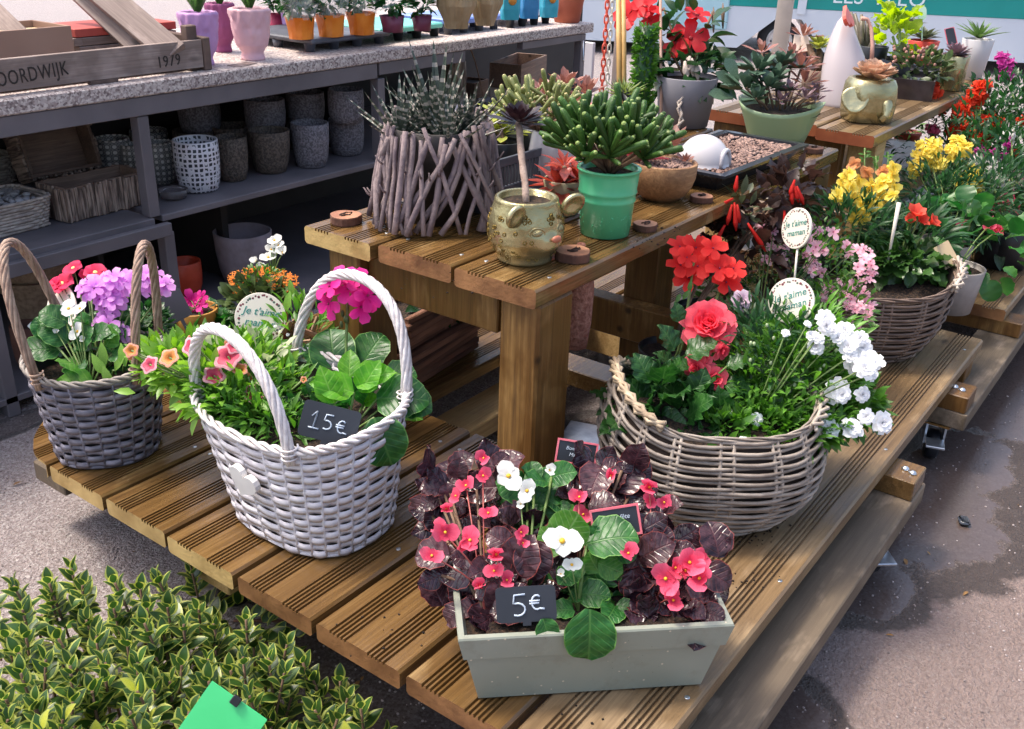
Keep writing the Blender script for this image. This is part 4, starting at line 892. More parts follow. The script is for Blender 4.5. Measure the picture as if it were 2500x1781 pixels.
def yard():
    P = W(1903, 250, 0); d = dep(P); R_ = 24*d/F_PX/2*1.35
    P = W(1890, 210, 0)
    tag(part(tube([(P.x, P.y, 0), (P.x, P.y, 1.0), (P.x, P.y, 2.6)], 19*dep(P)/F_PX, 20), 'awning_pole', mk('pole_paint', 'b3aaa0', 'c4bbb0', rough=.4, ns=5), None), 'thick beige metal pole in front of the trailer wheel', 'pole')
    P = W(1497, 330, 0); R_ = 14*dep(P)/F_PX
    tag(part(tube([(P.x, P.y, 0), (P.x, P.y, 1.2), (P.x, P.y, 2.6)], R_, 16), 'canopy_post', mk('post_paint', 'c2b4a8', 'd2c6ba', rough=.4, ns=5), None), 'slim pale post beside the hanging red and white chains', 'pole')
    # two chains
    def chain(px, label, mat, n, y0, y1, s):
        r = thing('plastic_chain', label, 'chain', at(px, 0, dep(P)-.12), 'plastic chains by the post')
        a, b = at(px+8, y0, dep(P)-.12), at(px-16, y1, dep(P)-.12); q = []
        lk = mesh(tube([(math.cos(t)*.34, 0, math.sin(t)*.62+(.14 if math.sin(t) > 0 else -.14)) for t in [2*PI*i/14 for i in range(14)]], .13, 6, True), 'link', mat)
        for i in range(n):
            p = a.lerp(b, i/(n-1)); put(lk, 'link', Matrix.Translation(p)@Matrix.Rotation(YAW-PI/2+(.35 if i % 2 else 1.75), 4, 'Z')@Matrix.Diagonal((s, s, s, 1)), r)
    L_ = 15*dep(P)/F_PX; chain(1478, 'red plastic chain hanging beside the pale post', mk('red_chain', 'c8452e', 'd65a40', rough=.35), 22, -40, 330, L_); chain(1490, 'white plastic chain hanging behind the red one', mk('white_chain', 'c9c4b4', 'dad6c8', rough=.35), 22, -40, 330, L_*.9)
    # translucent sheet
    sm = mk('greenish_sheet', 'd8dcb8', 'e6e8cc', rough=.6, ns=3, trans=.5, bump=.2, bs=4)
    A, B = W(1395, 150, 0)+HF*1.2, W(1480, 150, 0)+HF*1.1; u = (B-A); V = []; n = 24
    for z in (.9, 1.7, 2.6):
        for i in range(n+1): p = A+u*(i/n); V.append((p.x+.03*math.sin(i*1.1), p.y+.03*math.cos(i*1.3), z))
    t = T(V, [(a*(n+1)+i, a*(n+1)+i+1, (a+1)*(n+1)+i+1, (a+1)*(n+1)+i) for a in range(2) for i in range(n)])
    me = mesh(t, 'canopy_sheet', sm); o = put(me, 'canopy_sheet'); md = o.modifiers.new('thickness', 'SOLIDIFY'); md.thickness = .004
    tag(o, 'pale yellow-green plastic sheet hanging behind the counter end', 'tarpaulin')
    A2 = W(1435, 330, 0); o = tag(part(box(A2.x, A2.y, 0, A2.x+.02, A2.y+.5, .43, .003), 'lit_ground_panel', WHITEP, None, smooth=False), 'added white panel standing in for bright lit ground behind the right end of the counter', 'board')  # upright white panel imitates the bright lit ground there
    # pallets with wrapped sacks
    P = W(2470, 118, 0); r = thing('pallet_stack', 'low stack of grey wooden pallets at the far right', 'pallet', P); c, s_ = P.x+.9, P.y-.35
    for lay in (0, 1):
        for k in range(7): part(xf(box(-.6, -.045+k*.16-.48, .10+.15*lay, .6, .05+k*.16-.48, .125+.15*lay), trs((c, s_, 0), .5)), 'board', FARW, r, smooth=False)
        for k in (-.5, 0, .5): part(xf(box(k-.05, -.5, .002+.15*lay, k+.05, .55, .098+.15*lay), trs((c, s_, 0), .5)), 'bearer', OLDE, r, smooth=False)
    sk = mk('blue_white_film', 'c2d2ea', 'dce6f4', rough=.25, ns=6, bump=.8, bs=14)
    for k, (dx, dy, h) in enumerate(((-.15, .30, .20), (.1, -.28, .27))):
        o = put(mesh(xf(lathe([(.36, 0), (.40, .05), (.36, h*.7), (.2, h), (0, h*1.05)], 26, shape=lambda a, q: 1+.07*math.sin(a*5+q)+.05*math.sin(a*9+k)), Matrix.Identity(4)), 'wrapped_sack', sk), 'wrapped_sack', Matrix.Translation((c+dx, s_+dy, .276)))
        tag(o, ('lower crumpled film-wrapped sack on the pallets, left', 'taller crumpled film-wrapped sack on the pallets, right')[k], 'sack', 'wrapped sacks on the pallets')
    b = thing('dark_building', 'dark grey building wall with window at the far right corner', 'building', (16, 4.2, 0)); q0 = W(2370, 60, 0); 
    A = EYE+ray(2290, 0)*14.5; B = EYE+ray(2700, 0)*14.5; u = Vector(((B-A).x, (B-A).y, 0)); Lw = u.length; M = face((A.x, A.y, 0), u, (0, 0, 1))
    put(mesh(box(.5, 0, 0, Lw, 2, 3, .01), 'wall', mk('wall_slate', '4c5458', '5a6266', rough=.7, ns=3), False), 'wall', M, b)
    put(mesh(box(-.3, -.05, 0, .16, .4, 3, .01), 'door', mk('wall_blue', '8fa6c8', 'a4b6d2', rough=.5, ns=2), False), 'door', M, b); put(mesh(box(.17, -.06, 0, .22, .02, 3, .004), 'door_frame', DGREY, False), 'door_frame', M, b)
    for x in (1.1, 2.1): put(mesh(box(x, -.03, .2, x+.05, -.001, 3, .004), 'mullion', DGREY, False), 'mullion', M, b)
yard()
# ------------------------------------------------------------------ upper table
def toppot(*a, **k): return pot(*a, **k)
def slice_(label, px, py, w_, mat='s'):
    m = bpy.data.materials.get('slice_wood') or mk('slice_wood', '8a5a42', 'a8785a', rough=.7, ns=30, bump=.4, bs=90)
    P = W(px, py, ZU); s = mpp(P); R_ = w_*s/2; h = R_*.55; q = random.Random(px)
    bk = bpy.data.materials.get('slice_bark') or mk('slice_bark', '4d3228', '6b4838', rough=.9, ns=40, bump=.6)
    ph = q.random()*6
    o = put(mesh(lathe([(R_*.95, 0), (R_, .002), (R_, h-.0015), (R_*.97, h), (R_*.6, h), (0, h)], 22, shape=lambda a, k: 1+.04*math.sin(3*a+ph)+.025*math.sin(7*a), mis=[1, 1, 1, 0, 0]), 'wood_slice', [m, bk], False), 'wood_slice', Matrix.Translation(P+HF*R_))
    ts = [tube([(R_*.5*math.cos(a)+R_*.05, R_*.3*math.sin(a), h+.0004) for a in [q.random()*6+i*.5 for i in range(5)]], .0012, 4) for _ in range(2)]
    put(mesh(join(ts), 'burnt_mark', mk('burnt', '2a1812', '3a241a', rough=.9) if not bpy.data.materials.get('burnt') else bpy.data.materials['burnt']), 'burnt_mark', o.matrix_basis, o)
    WM[o] = o.matrix_basis.copy(); tag(o, label, 'wood slice', 'engraved wood slices on the upper table'); return o
slice_('pale round wood slice at the left front corner of the upper table', 838, 556, 78)
slice_('reddish wood slice in front of the gold leopard pot', 1400, 648, 88)
slice_('reddish wood slice right of the green bucket', 1578, 570, 60)
slice_('flat wood slice by the wooden bowl and black tray', 1716, 500, 56)
slice_('wood slice at the far end of the upper table past the green planter', 1992, 378, 46)
# twig planter
def twig_planter():
    TW = mk('driftwood', '63555a', '8f7e7c', rough=.8, ns=30, bump=.5, bs=120, rnd=.2, sc=(1, 1, 1)); C = Vector((1.185, 1.005, ZU)); r = thing('twig_planter', 'large planter of crossed grey driftwood twigs holding a zebra succulent', 'planter', C)
    q = random.Random(5); H = .150; n = 74
    for i in range(n):
        a = 2*PI*i/n+q.uniform(-.03, .03); big = q.random(); lean = q.choice((-1, 1))*q.uniform(.25, .95) if big < .62 else q.uniform(-.12, .12)
        R0 = .106+q.uniform(-.010, .014); R1 = .082+q.uniform(-.008, .010); h = H*q.uniform(.88, 1.06); pts = []; k1 = q.uniform(-.002, .002)
        for t in (0, .2, .4, .6, .8, 1):
            aa = a+lean*(1-t)*1.0; rr = R0*(1-t)+R1*t+k1*math.sin(t*9); x, y = sup(rr*1.06, rr*.94, aa+.25, 2.6)
            pts.append((C.x+x*math.cos(YAW)-y*math.sin(YAW)+q.uniform(-.0015, .0015), C.y+x*math.sin(YAW)+y*math.cos(YAW)+q.uniform(-.0015, .0015), ZU+.002+h*t+.004))
        w_ = q.uniform(.0030, .0054); part(tube(pts, [w_, w_*.95, w_*1.08, w_*.9, w_*.98, w_*.85], 7), 'twig', TW, r)
        if q.random() < .35:
            p = Vector(pts[q.randint(1, 4)]); d = (p-C); d.z = 0; d.normalize(); part(tube([p, p+d*.008+Vector((0, 0, .006)), p+d*.014+Vector((0, 0, .016))], [.002, .0016, .001], 5), 'twig_stub', TW, r)
    part(xf(lathe([(.05, 0), (.070, .10), (.082, .150), (.077, .150), (.072, .125), (0, .125)], 30, mis=[0, 0, 0, 0, 1]), Matrix.Translation(C)), 'inner_pot', [mk('dark_nursery_pot', '2e2826', '3a3330', rough=.6), SOIL], r)
    # zebra leaves: dark with white bands as geometry faces
    ZD_, ZL = LM('zebra_green', '38443a', '4e5a4e', t=.05, rough=.35), mk('zebra_band', '8f8a80', 'a8a298', rough=.6)
    def zleaf(seed):
        nl = 22; V, Fc, MI = [], [], []
        for i in range(nl+1):
            t = i/nl; hw = .055*(1-t)**.7*min(1, .6+t*3); z = -.14*t*t*0+.05*t
            V += [(-hw, t, .03*(1-t)), (0, t, -.035*(1-t)), (hw, t, .03*(1-t))]
        for i in range(nl):
            for k in (0, 1): Fc.append((i*3+k, i*3+k+1, i*3+k+4, i*3+k+3)); MI.append(1 if i % 3 == 1 and i > 4 else 0)
        V2 = [(x, y, z+.012*(1-y)) for x, y, z in V]; m = len(V)
        Fc += [tuple(j+m for j in f[::-1]) for f in Fc]; MI += MI
        return T(V+V2, Fc, MI)
    me = mesh(zleaf(0), 'leaf', [ZD_, ZL], False); top = C+Vector((0, 0, .122))
    for (cx, cy, n, L, up0) in ((0, .0, 34, .105, .55), (-.05, .035, 22, .085, .3), (.045, -.02, 22, .085, .3), (-.03, -.045, 20, .08, .3), (.03, .05, 20, .08, .35)):
        for i in range(n):
            a = i*2.4+q.uniform(-.2, .2); e = 1.45-(1.45-up0)*(i/n)**.9; d = Vector((math.cos(a)*math.cos(e), math.sin(a)*math.cos(e), math.sin(e))); nn = Vector((-math.cos(a)*math.sin(e), -math.sin(a)*math.sin(e), math.cos(e)))
            s = L*q.uniform(.75, 1.2)*(1.25 if i < 7 and L > .1 else 1); put(me, 'leaf', fr(top+Vector((cx, cy, 0))+d*.008, d, nn, s, s*1.35), r)
    return C
twig_planter()
GOLD = mk('gold_glaze', '8c8058', 'd0c89c', rough=.26, ns=14, met=.8, bump=.5, bs=60, lo=.3, hi=.7)
# leopard pot
def leopard():
    P = W(1280, 662, ZU); s = mpp(P); R_ = .055; P = P+HF*R_*.92; H = .094; r = thing('leopard_pot', 'gold pot shaped like a leopard head with a bare-stemmed black rosette growing in it', 'pot', P)
    fa = math.atan2(RX.y, RX.x)-.86; pr = [(.62, 0), (.72, .02), (.74, .12), (.84, .2), (.98, .35), (1.0, .5), (.97, .65), (.9, .8), (.83, .93), (.82, .98), (.76, 1.0), (.68, .98), (.66, .86)]
    zz = [(float(np.interp(t, [p[1] for p in pr[:10]], [p[0] for p in pr[:10]])), float(t)) for t in np.linspace(0, .98, 30)]; pf = zz+pr[10:]
    def sh(a, k):
        z = pf[k][1]; d = (a-fa+PI) % (2*PI)-PI; q = 1
        if k >= 30: return 1
        q += .13*math.exp(-(d/.30)**2)*math.exp(-((z-.36)/.13)**2)+.10*math.exp(-(d/.12)**2)*math.exp(-((z-.48)/.06)**2)
        q += .05*math.exp(-((abs(d)-.20)/.12)**2)*math.exp(-((z-.30)/.06)**2)-.05*math.exp(-((abs(d)-.45)/.12)**2)*math.exp(-((z-.58)/.05)**2)
        return q
    put(mesh(lathe([(a*R_, b*H) for a, b in pf], 64, shape=sh, mis=[0]*(len(pf)-2)+[0]), 'pot', GOLD), 'pot', Matrix.Translation(P), r)
    put(mesh(T([(R_*.67*math.cos(a*PI/10), R_*.67*math.sin(a*PI/10), H*.9) for a in range(20)], [tuple(range(20))]), 'soil', SOIL), 'soil', Matrix.Translation(P), r)
    dv = lambda a, z, k=1.0: P+Vector((math.cos(fa+a)*R_*k, math.sin(fa+a)*R_*k, H*z))
    for sgn in (-1, 1):
        p = dv(sgn*1.0, .80, .96); o = Vector((math.cos(fa+sgn*1.1), math.sin(fa+sgn*1.1), .75)).normalized(); f_ = Vector((math.cos(fa+sgn*.35), math.sin(fa+sgn*.35), .15)); p += f_*.006
        t = lathe([(.010, -.006), (.0165, -.002), (.0175, .002), (.0155, .005), (.010, .001), (0, -.001)], 20); put(mesh(xf(t, trs((0, .010, 0), 0, (1, 1.15, 1))), 'ear', GOLD), 'ear', fr(p, o, f_), r)
        p = dv(sgn*.42, .585, .955); put(mesh(ballT(12, 8), 'eye', GOLD), 'eye', fr(p, (0, 0, 1), p-P, .0055)@Matrix.Diagonal((1.5, 1, .8, 1)), r)
        put(mesh(tube([(math.cos(t)*.011, math.sin(t)*.007, 0) for t in [2*PI*i/16 for i in range(16)]], .0014, 5, True), 'eyelid', GOLD), 'eyelid', fr(p, (0, 0, 1), (p-P)*Vector((1, 1, 0))), r)
    q = random.Random(2); dots = []; dm = mk('dark_gold', '6e5a28', '8a7438', rough=.4, met=.6)
    for i in range(150):
        a = q.uniform(-2.6, 2.6); z = q.uniform(.12, .82)
        if abs(a) < .5 and .2 < z < .7: continue
        k = int(z/.98*29); p = dv(a, z, pf[k][0]*sh(fa+a, k)*1.004); nn = Vector((math.cos(fa+a), math.sin(fa+a), (.35-z)*-.8)); dots.append(xf(tube([(math.cos(t)*.0026, math.sin(t)*.0026, 0) for t in [2*PI*i/7 for i in range(7)]], .0008, 4, True), fr(p, (0, 0, 1), nn)))
    part(join(dots), 'rosette_spots', dm, r, kind='stuff')
    ps = mk('pink_paint', 'a8604a', 'b87458', rough=.4); p = dv(0, .50, 1.18); put(mesh(ballT(10, 6), 'nose', ps), 'nose', fr(p, (0, 0, 1), p-P, .0055)@Matrix.Diagonal((1.6, 1, .7, 1)), r)
    # stem and aeonium
    b = P+Vector((0, 0, H*.88)); tp = at(1266, 300, dep(P)+.01); pts = [b.lerp(tp, i/8)+Vector((q.uniform(-.001, .001), q.uniform(-.001, .001), 0)) for i in range(9)]
    part(tube(pts, [.0048+.0006*(i % 2) for i in range(9)], 9), 'stem', mk('trunk_bark', '8a7468', 'a89488', rough=.8, ns=60, bump=.6, bs=200), r)
    leafmesh('aeonium', [LM('leaf_black_purple', '1c1216', '3a262a', t=.08, rough=.3)], W_=.42, shape='spat', nl=4, na=2, fold=.25, curl=-.3)
    spiky(r, tp, 46, .042, .004, 'aeonium', 3, up=(-.1, 1.3))
leopard()
def rosette_plant(par, c, n, L, key, up=(.1, 1.3), seed=0): spiky(par, c, n, L, .003, key, seed, up)
# green bucket with finger succulent
GRB = mk('green_enamel', '58bc86', '66c694', rough=.22, ns=6)
r_, P, s, rt, hh = pot('small green metal bucket with a green finger-leaved succulent', 'plant', 1480, 588, ZU, 152, 118, 152, GRB, rimh=.004, rimw=.002, mid=[(.02, .001), (.52, 0), (.54, .0018), (.56, 0), (.64, 0), (.66, .0018), (.68, 0), (.9, 0)], soil=.010)
q = random.Random(8); dots = []
for i in range(230):
    a = q.random()*2*PI; z = (q.random()**1.8)*.32; rr = (118+34*z)*s/2*1.004; dots.append(xf(ballT(5, 3), trs((P.x+rr*math.cos(a), P.y+rr*math.sin(a), P.z+z*hh+.004), 0, q.uniform(.0007, .0015))))
part(join(dots), 'embossed_dots', GRB, r_, kind='stuff')
def fingers(par, c, rad, n, L, key, seed, stemm=STEMB, br=16, sp=.9):
    q = random.Random(seed); me, t, mats = LFI[key]; tips = []
    for k in range(br):
        a = k*2.4; rr = rad*(.25+.75*((k+.5)/br)**.5); h = (1-((rr/rad)**2)*.55)*L; tip = Vector(c)+Vector((math.cos(a)*rr*.85, math.sin(a)*rr*.85, h*.62)); tips.append(tip)
        for j in range(n):
            b = j*2.4+q.random(); e = 1.35-1.0*(j/n)+q.uniform(-.15, .15); o = Vector((math.cos(a), math.sin(a), 0))*(rr/rad)*.5
            d = (Vector((math.cos(b)*math.cos(e), math.sin(b)*math.cos(e), math.sin(e)*sp))+o).normalized(); put(me, 'leaf', fr(tip+d*.002-Vector((0, 0, .014*j/n)), (d+rdir(q, .2)*.28).normalized(), rdir(q), .042*q.uniform(.55, 1.35)*L/.11), par)
    stems(par, Vector(c)-Vector((0, 0, .004)), tips, .0032, stemm, sag=-.005)
def fingerT(w_=.17, mi=None):
    t = lathe([(w_*.32, 0), (w_*.42, .25), (w_*.5, .6), (w_*.52, .85), (w_*.35, .97), (0, .99)], 7, mis=[0, 0, 0, 0, 1, 1]); V = t[0][:, [0, 2, 1]]; return (V, [f[::-1] for f in t[1]], [1 if k >= 28 else 0 for k in range(len(t[1]))])
FT = fingerT(); FM = [LM('finger_green', '2c4c1a', '4c7230', t=.25, rough=.5, rnd=.35), LM('finger_tip', '6a8a3c', '94a05c', t=.15)]
LFI['finger'] = (mesh(FT, 'leaf', FM), FT, FM)
fingers(r_, P+Vector((0, 0, hh*.92)), .082, 13, .125, 'finger', 4, br=20)
# wooden bowl with red rosettes and cacti
BWL = wood('turned_wood', [hx('6d4a30'), hx('96704c'), hx('b89268'), hx('7c5638')], wet=.3, dark=.5, rough=(.5, .7))
r_, P, s, rt, hh = pot('round turned wooden bowl with burgundy succulents and gravel', 'plant', 1618, 497, ZU, 166, 92, 84, BWL, name='succulent_bowl', mid=[(.15, .006), (.35, .010), (.6, .009)], wall=.006, soil=.006)
GRV = mk('brown_gravel', '6b4f45', 'a08478', rough=.8, ns=9, rnd=.35)
def gravel(par, cs, r0, z, n, sz, seed=0, name='gravel', rect=None):
    q = random.Random(seed); ts = []
    for i in range(n):
        if rect: x, y = q.uniform(-1, 1)*rect[0], q.uniform(-1, 1)*rect[1]; v = Vector((x*math.cos(rect[2])-y*math.sin(rect[2]), x*math.sin(rect[2])+y*math.cos(rect[2]), 0))
        else: a = q.random()*6.28; rr = r0*q.random()**.5; v = Vector((math.cos(a)*rr, math.sin(a)*rr, 0))
        p = Vector(cs)+v; ts.append(xf(ballT(5, 3), trs((p.x, p.y, z+q.uniform(0, sz*.5)), q.random()*6, (sz*q.uniform(.6, 1.2), sz*q.uniform(.6, 1.2), sz*.6))))
    part(join(ts), name, GRV, par, kind='stuff')
gravel(r_, P, rt*.88, P.z+hh-.006, 330, .004, 2)
leafmesh('red_leaf', [LM('leaf_burgundy', '5a1c28', '84323a', t=.2, rough=.35)], W_=.34, shape='lance', nl=5, na=2, fold=.35, curl=.2)
leafmesh('coral_leaf', [LM('leaf_coral', '8e3a34', 'b8584a', t=.25, rough=.35)], W_=.34, shape='lance', nl=5, na=2, fold=.35, curl=.2)
leafmesh('pinkbrown_leaf', [LM('leaf_pinkbrown', '7a5048', 'a47264', t=.15, rough=.4)], W_=.34, shape='spat', nl=5, na=2, fold=.35, curl=-.2)
top = P+Vector((0, 0, hh)); spiky(r_, top+Vector((-.03, .03, .0)), 16, .05, .003, 'red_leaf', 5, (.2, 1.3)); spiky(r_, top+Vector((.03, .01, 0)), 10, .068, .003, 'pinkbrown_leaf', 6, (.7, 1.4)); spiky(r_, top+Vector((-.01, .06, 0)), 18, .05, .003, 'coral_leaf', 7, (.3, 1.3)); spiky(r_, top+Vector((.02, -.03, 0)), 14, .022, .002, 'pinkbrown_leaf', 8, (.2, 1.3))
# coral rosette plant tipping out left of the bucket (red echeveria)
rp = thing('red_rosette_plant', 'coral red rosette succulent in a small pale pot beside the green bucket', 'plant', W(1372, 520, ZU)); P = rp.location.copy()
put(mesh(potT(.034, .028, .058), 'pot', [mk('pale_olive_pot', '8c8468', '9c947a', rough=.6), SOIL]), 'pot', Matrix.Translation(P), rp)
d0 = dep(P)-.03
for px, py, n, L in ((1362, 455, 22, .066), (1410, 440, 20, .058), (1378, 408, 14, .045), (1402, 480, 12, .050)):
    c = at(px, py, d0+RN.uniform(-.02, .02)); spiky(rp, c, n, L, .004, 'coral_leaf' if n != 12 else 'red_leaf', px, (-.35, 1.3)); stems(rp, P+Vector((0, 0, .05)), [c], .004, STEMB)
# white angular pot with ruffled grey-green and brown crassulas behind
r_, P, s, rt, hh = pot('white rounded pot overflowing with olive and rust coloured succulents', 'plant', 1348, 470, ZU, 108, 60, 132, WHITEP, mid=[(.2, .012), (.45, .016), (.7, .010)], name='succulent_pot')
OL = LM('finger_olive', '6a7a44', '98985e', t=.15); LFI['olive_finger'] = (mesh(FT, 'leaf', [OL, LM('finger_cream', 'b8a878', 'c8b88c')]), FT, [OL])
top = P+Vector((0, 0, hh*.95)); fingers(r_, top+Vector((-.02, .02, .005)), .075, 10, .10, 'olive_finger', 7, br=16)
q = random.Random(5); d1 = dep(P)+.10
for px, py, n, L in ((1330, 232, 16, .050), (1380, 216, 18, .056), (1432, 232, 16, .050), (1290, 250, 12, .05), (1405, 262, 12, .045)):
    c = at(px, py, d1+RN.uniform(-.04, .04)); spiky(r_, c, n, L, .003, 'pinkbrown_leaf', px, (.0, 1.35)); stems(r_, top, [c], .003, STEMB)
for px, py, L in ((1345, 315, .05), (1400, 290, .06), (1430, 285, .05)): spiky(r_, at(px, py, d1-.1), 9, L, .003, 'coral_leaf', px, (-.1, .8))
# yellow-green rosettes left (behind black aeonium)
leafmesh('lime_leaf', [LM('leaf_lime', '8a9a3c', 'b4b45c', t=.3)], W_=.42, shape='spat', nl=5, na=2, fold=.25, curl=.3)
rp = thing('lime_rosette_plant', 'yellow-green rosette plant behind the black rosette in a dark pot', 'plant', W(1225, 460, ZU)+HF*.05); P = rp.location.copy()
put(mesh(potT(.036, .03, .075), 'pot', [BLKP, SOIL]), 'pot', Matrix.Translation(P), rp)
for px, py in ((1215, 285), (1228, 330), (1205, 315)): c = at(px, py, dep(P)); spiky(rp, c, 15, .055, .003, 'lime_leaf', px, (-.2, 1.2)); stems(rp, P+Vector((0, 0, .07)), [c], .0035, STEMB)
# black slotted crate with a ridged dark cone (agave) inside
P = W(1215, 480, ZU); u_ = .03
cr = thing('black_crate', 'black slotted plastic crate behind the twig planter', 'crate', (1.36, 1.03, ZU)); M = trs((1.385, 1.045, ZU), .0); l, d, h = .28, .16, .082
for nm, b in (('end_wall', (-l/2, -d/2, 0, -l/2+.006, d/2, h)), ('end_wall', (l/2-.006, -d/2, 0, l/2, d/2, h)), ('side_wall', (-l/2+.0062, d/2-.006, 0, l/2-.0062, d/2, h)), ('base', (-l/2+.0062, -d/2+.006, .001, l/2-.0062, d/2-.0062, .006)), ('rim', (-l/2+.0062, -d/2, h-.014, l/2-.0062, -d/2+.006, h)), ('rim', (-l/2+.0062, -d/2, 0, l/2-.0062, -d/2+.006, .034))):
    put(mesh(box(*b, .0008), nm, GRYP, False), nm, M, cr)
for i in range(30): x = -l/2+.012+i*(l-.024)/29; put(mesh(box(x-.0016, -d/2+.001, .0345, x+.0016, -d/2+.005, h-.0145), 'slat', GRYP, False), 'slat', M, cr)
for i in range(26): y = -d/2+.012+i*(d-.024)/25; put(mesh(box(-l/2-.0012, y-.0012, .02, -l/2-.0001, y+.0012, h-.012), 'rib', GRYP, False), 'rib', M, cr)
P = Vector((1.33, 1.06, ZU+.007)); o = put(mesh(xf(lathe([(.02, 0)]+[(.036-.0009*i+(.003 if i % 2 else 0), .006*i+.004) for i in range(1, 21)]+[(.006, .14)], 20), Matrix.Rotation(.5, 4, 'Y')@Matrix.Rotation(-.35, 4, 'X')), 'ridged_cone', mk('dark_ridged', '2e2a30', '5a5460', rough=.3, ns=14)), 'ridged_cone', Matrix.Translation(P+Vector((-.03, 0, .02)))); tag(o, 'dark glossy ridged cone-shaped ornament lying in the black crate', 'ornament')
# small spiky succulent in black woven pot
r_, P, s, rt, hh = pot('small spiky green succulent in a black pot behind the bucket', 'plant', 1545, 400, ZU, 54, 44, 90, BLKP, name='potted_succulent')
leafmesh('spike', [LM('leaf_spike', '5c6e38', '8a9a58', t=.2)], W_=.2, shape='blade', nl=3, na=2, fold=.5, curl=-.2); spiky(r_, at(1523, 222, dep(P))+Vector((0, 0, -.01)), 46, .05, .004, 'spike', 9, (.1, 1.4)); stems(r_, P+Vector((0, 0, hh)), [at(1523, 222, dep(P))], .01, BLKP)
# black square tray with gravel, and white half-dome (igloo)
A = W(1770, 432, ZU+.036); B = W(1975, 352, ZU+.036); tl = (B-A); L = tl.length; tl.normalize(); tw = Vector((-tl.y, tl.x, 0)); Wd = .19; c = A+tl*L/2+tw*Wd/2
r_ = thing('square_planter', 'low black square planter filled with brown gravel', 'planter', (c.x, c.y, ZU)); an = math.atan2(tl.y, tl.x); M = trs((c.x, c.y, ZU), an)
def frus(l0, d0, l1, d1, z0, z1): return [(-l0/2, -d0/2, z0), (l0/2, -d0/2, z0), (l0/2, d0/2, z0), (-l0/2, d0/2, z0)], [(-l1/2, -d1/2, z1), (l1/2, -d1/2, z1), (l1/2, d1/2, z1), (-l1/2, d1/2, z1)]
rg = []
for l, z in ((-.06, 0), (-.012, .030), (0, .031), (0, .036), (-.032, .036), (-.034, .026)): rg.append([(sx*(L+l)/2, sy*(Wd+l)/2, z) for sx, sy in ((-1, -1), (1, -1), (1, 1), (-1, 1))])
V = [p for q_ in rg for p in q_]; Fc = [(a*4+i, a*4+(i+1) % 4, a*4+4+(i+1) % 4, a*4+4+i) for a in range(5) for i in range(4)]+[(3, 2, 1, 0), (20, 21, 22, 23)]
put(mesh(T(V, Fc), 'tray', mk('black_steel', '25272e', '30323a', rough=.22), False), 'tray', M, r_)
gravel(r_, c, 0, ZU+.029, 1300, .0045, 5, rect=((L-.04)/2, (Wd-.04)/2, an))
P = W(1727, 415, ZU+.03)+HF*.05; ig = thing('half_dome', 'glossy white half-dome ornament with an arched opening standing on the gravel', 'ornament', P)
put(mesh(lathe([(.050, 0)]+[(.050*math.cos(t), .054*math.sin(t)) for t in [i*PI/2/10 for i in range(10)]]+[(0, .054)], 32), 'dome', WHITEP), 'dome', Matrix.Translation(P), ig)
dr = (RX*.75-FW*.66); dr.z = 0; dr.normalize(); sd = Vector((-dr.y, dr.x, 0)); pts = [P+dr*.045+sd*(.017*math.cos(t))+Vector((0, 0, .030*math.sin(t)+.002)) for t in [PI*i/12 for i in range(13)]]
part(tube(pts, .0045, 8), 'door_arch', WHITEP, ig)
tag(part(xf(box(-.022, -.012, 0, .022, .012, .016, .003), trs(W(1702, 402, ZU+.034)+HF*.012, YAW-PI/2)), 'wood_chip', mk('chip_wood', 'b09478', 'c4a88c', rough=.8, ns=20), None, smooth=False), 'small pale wood block on the gravel in front of the dome', 'wood block')
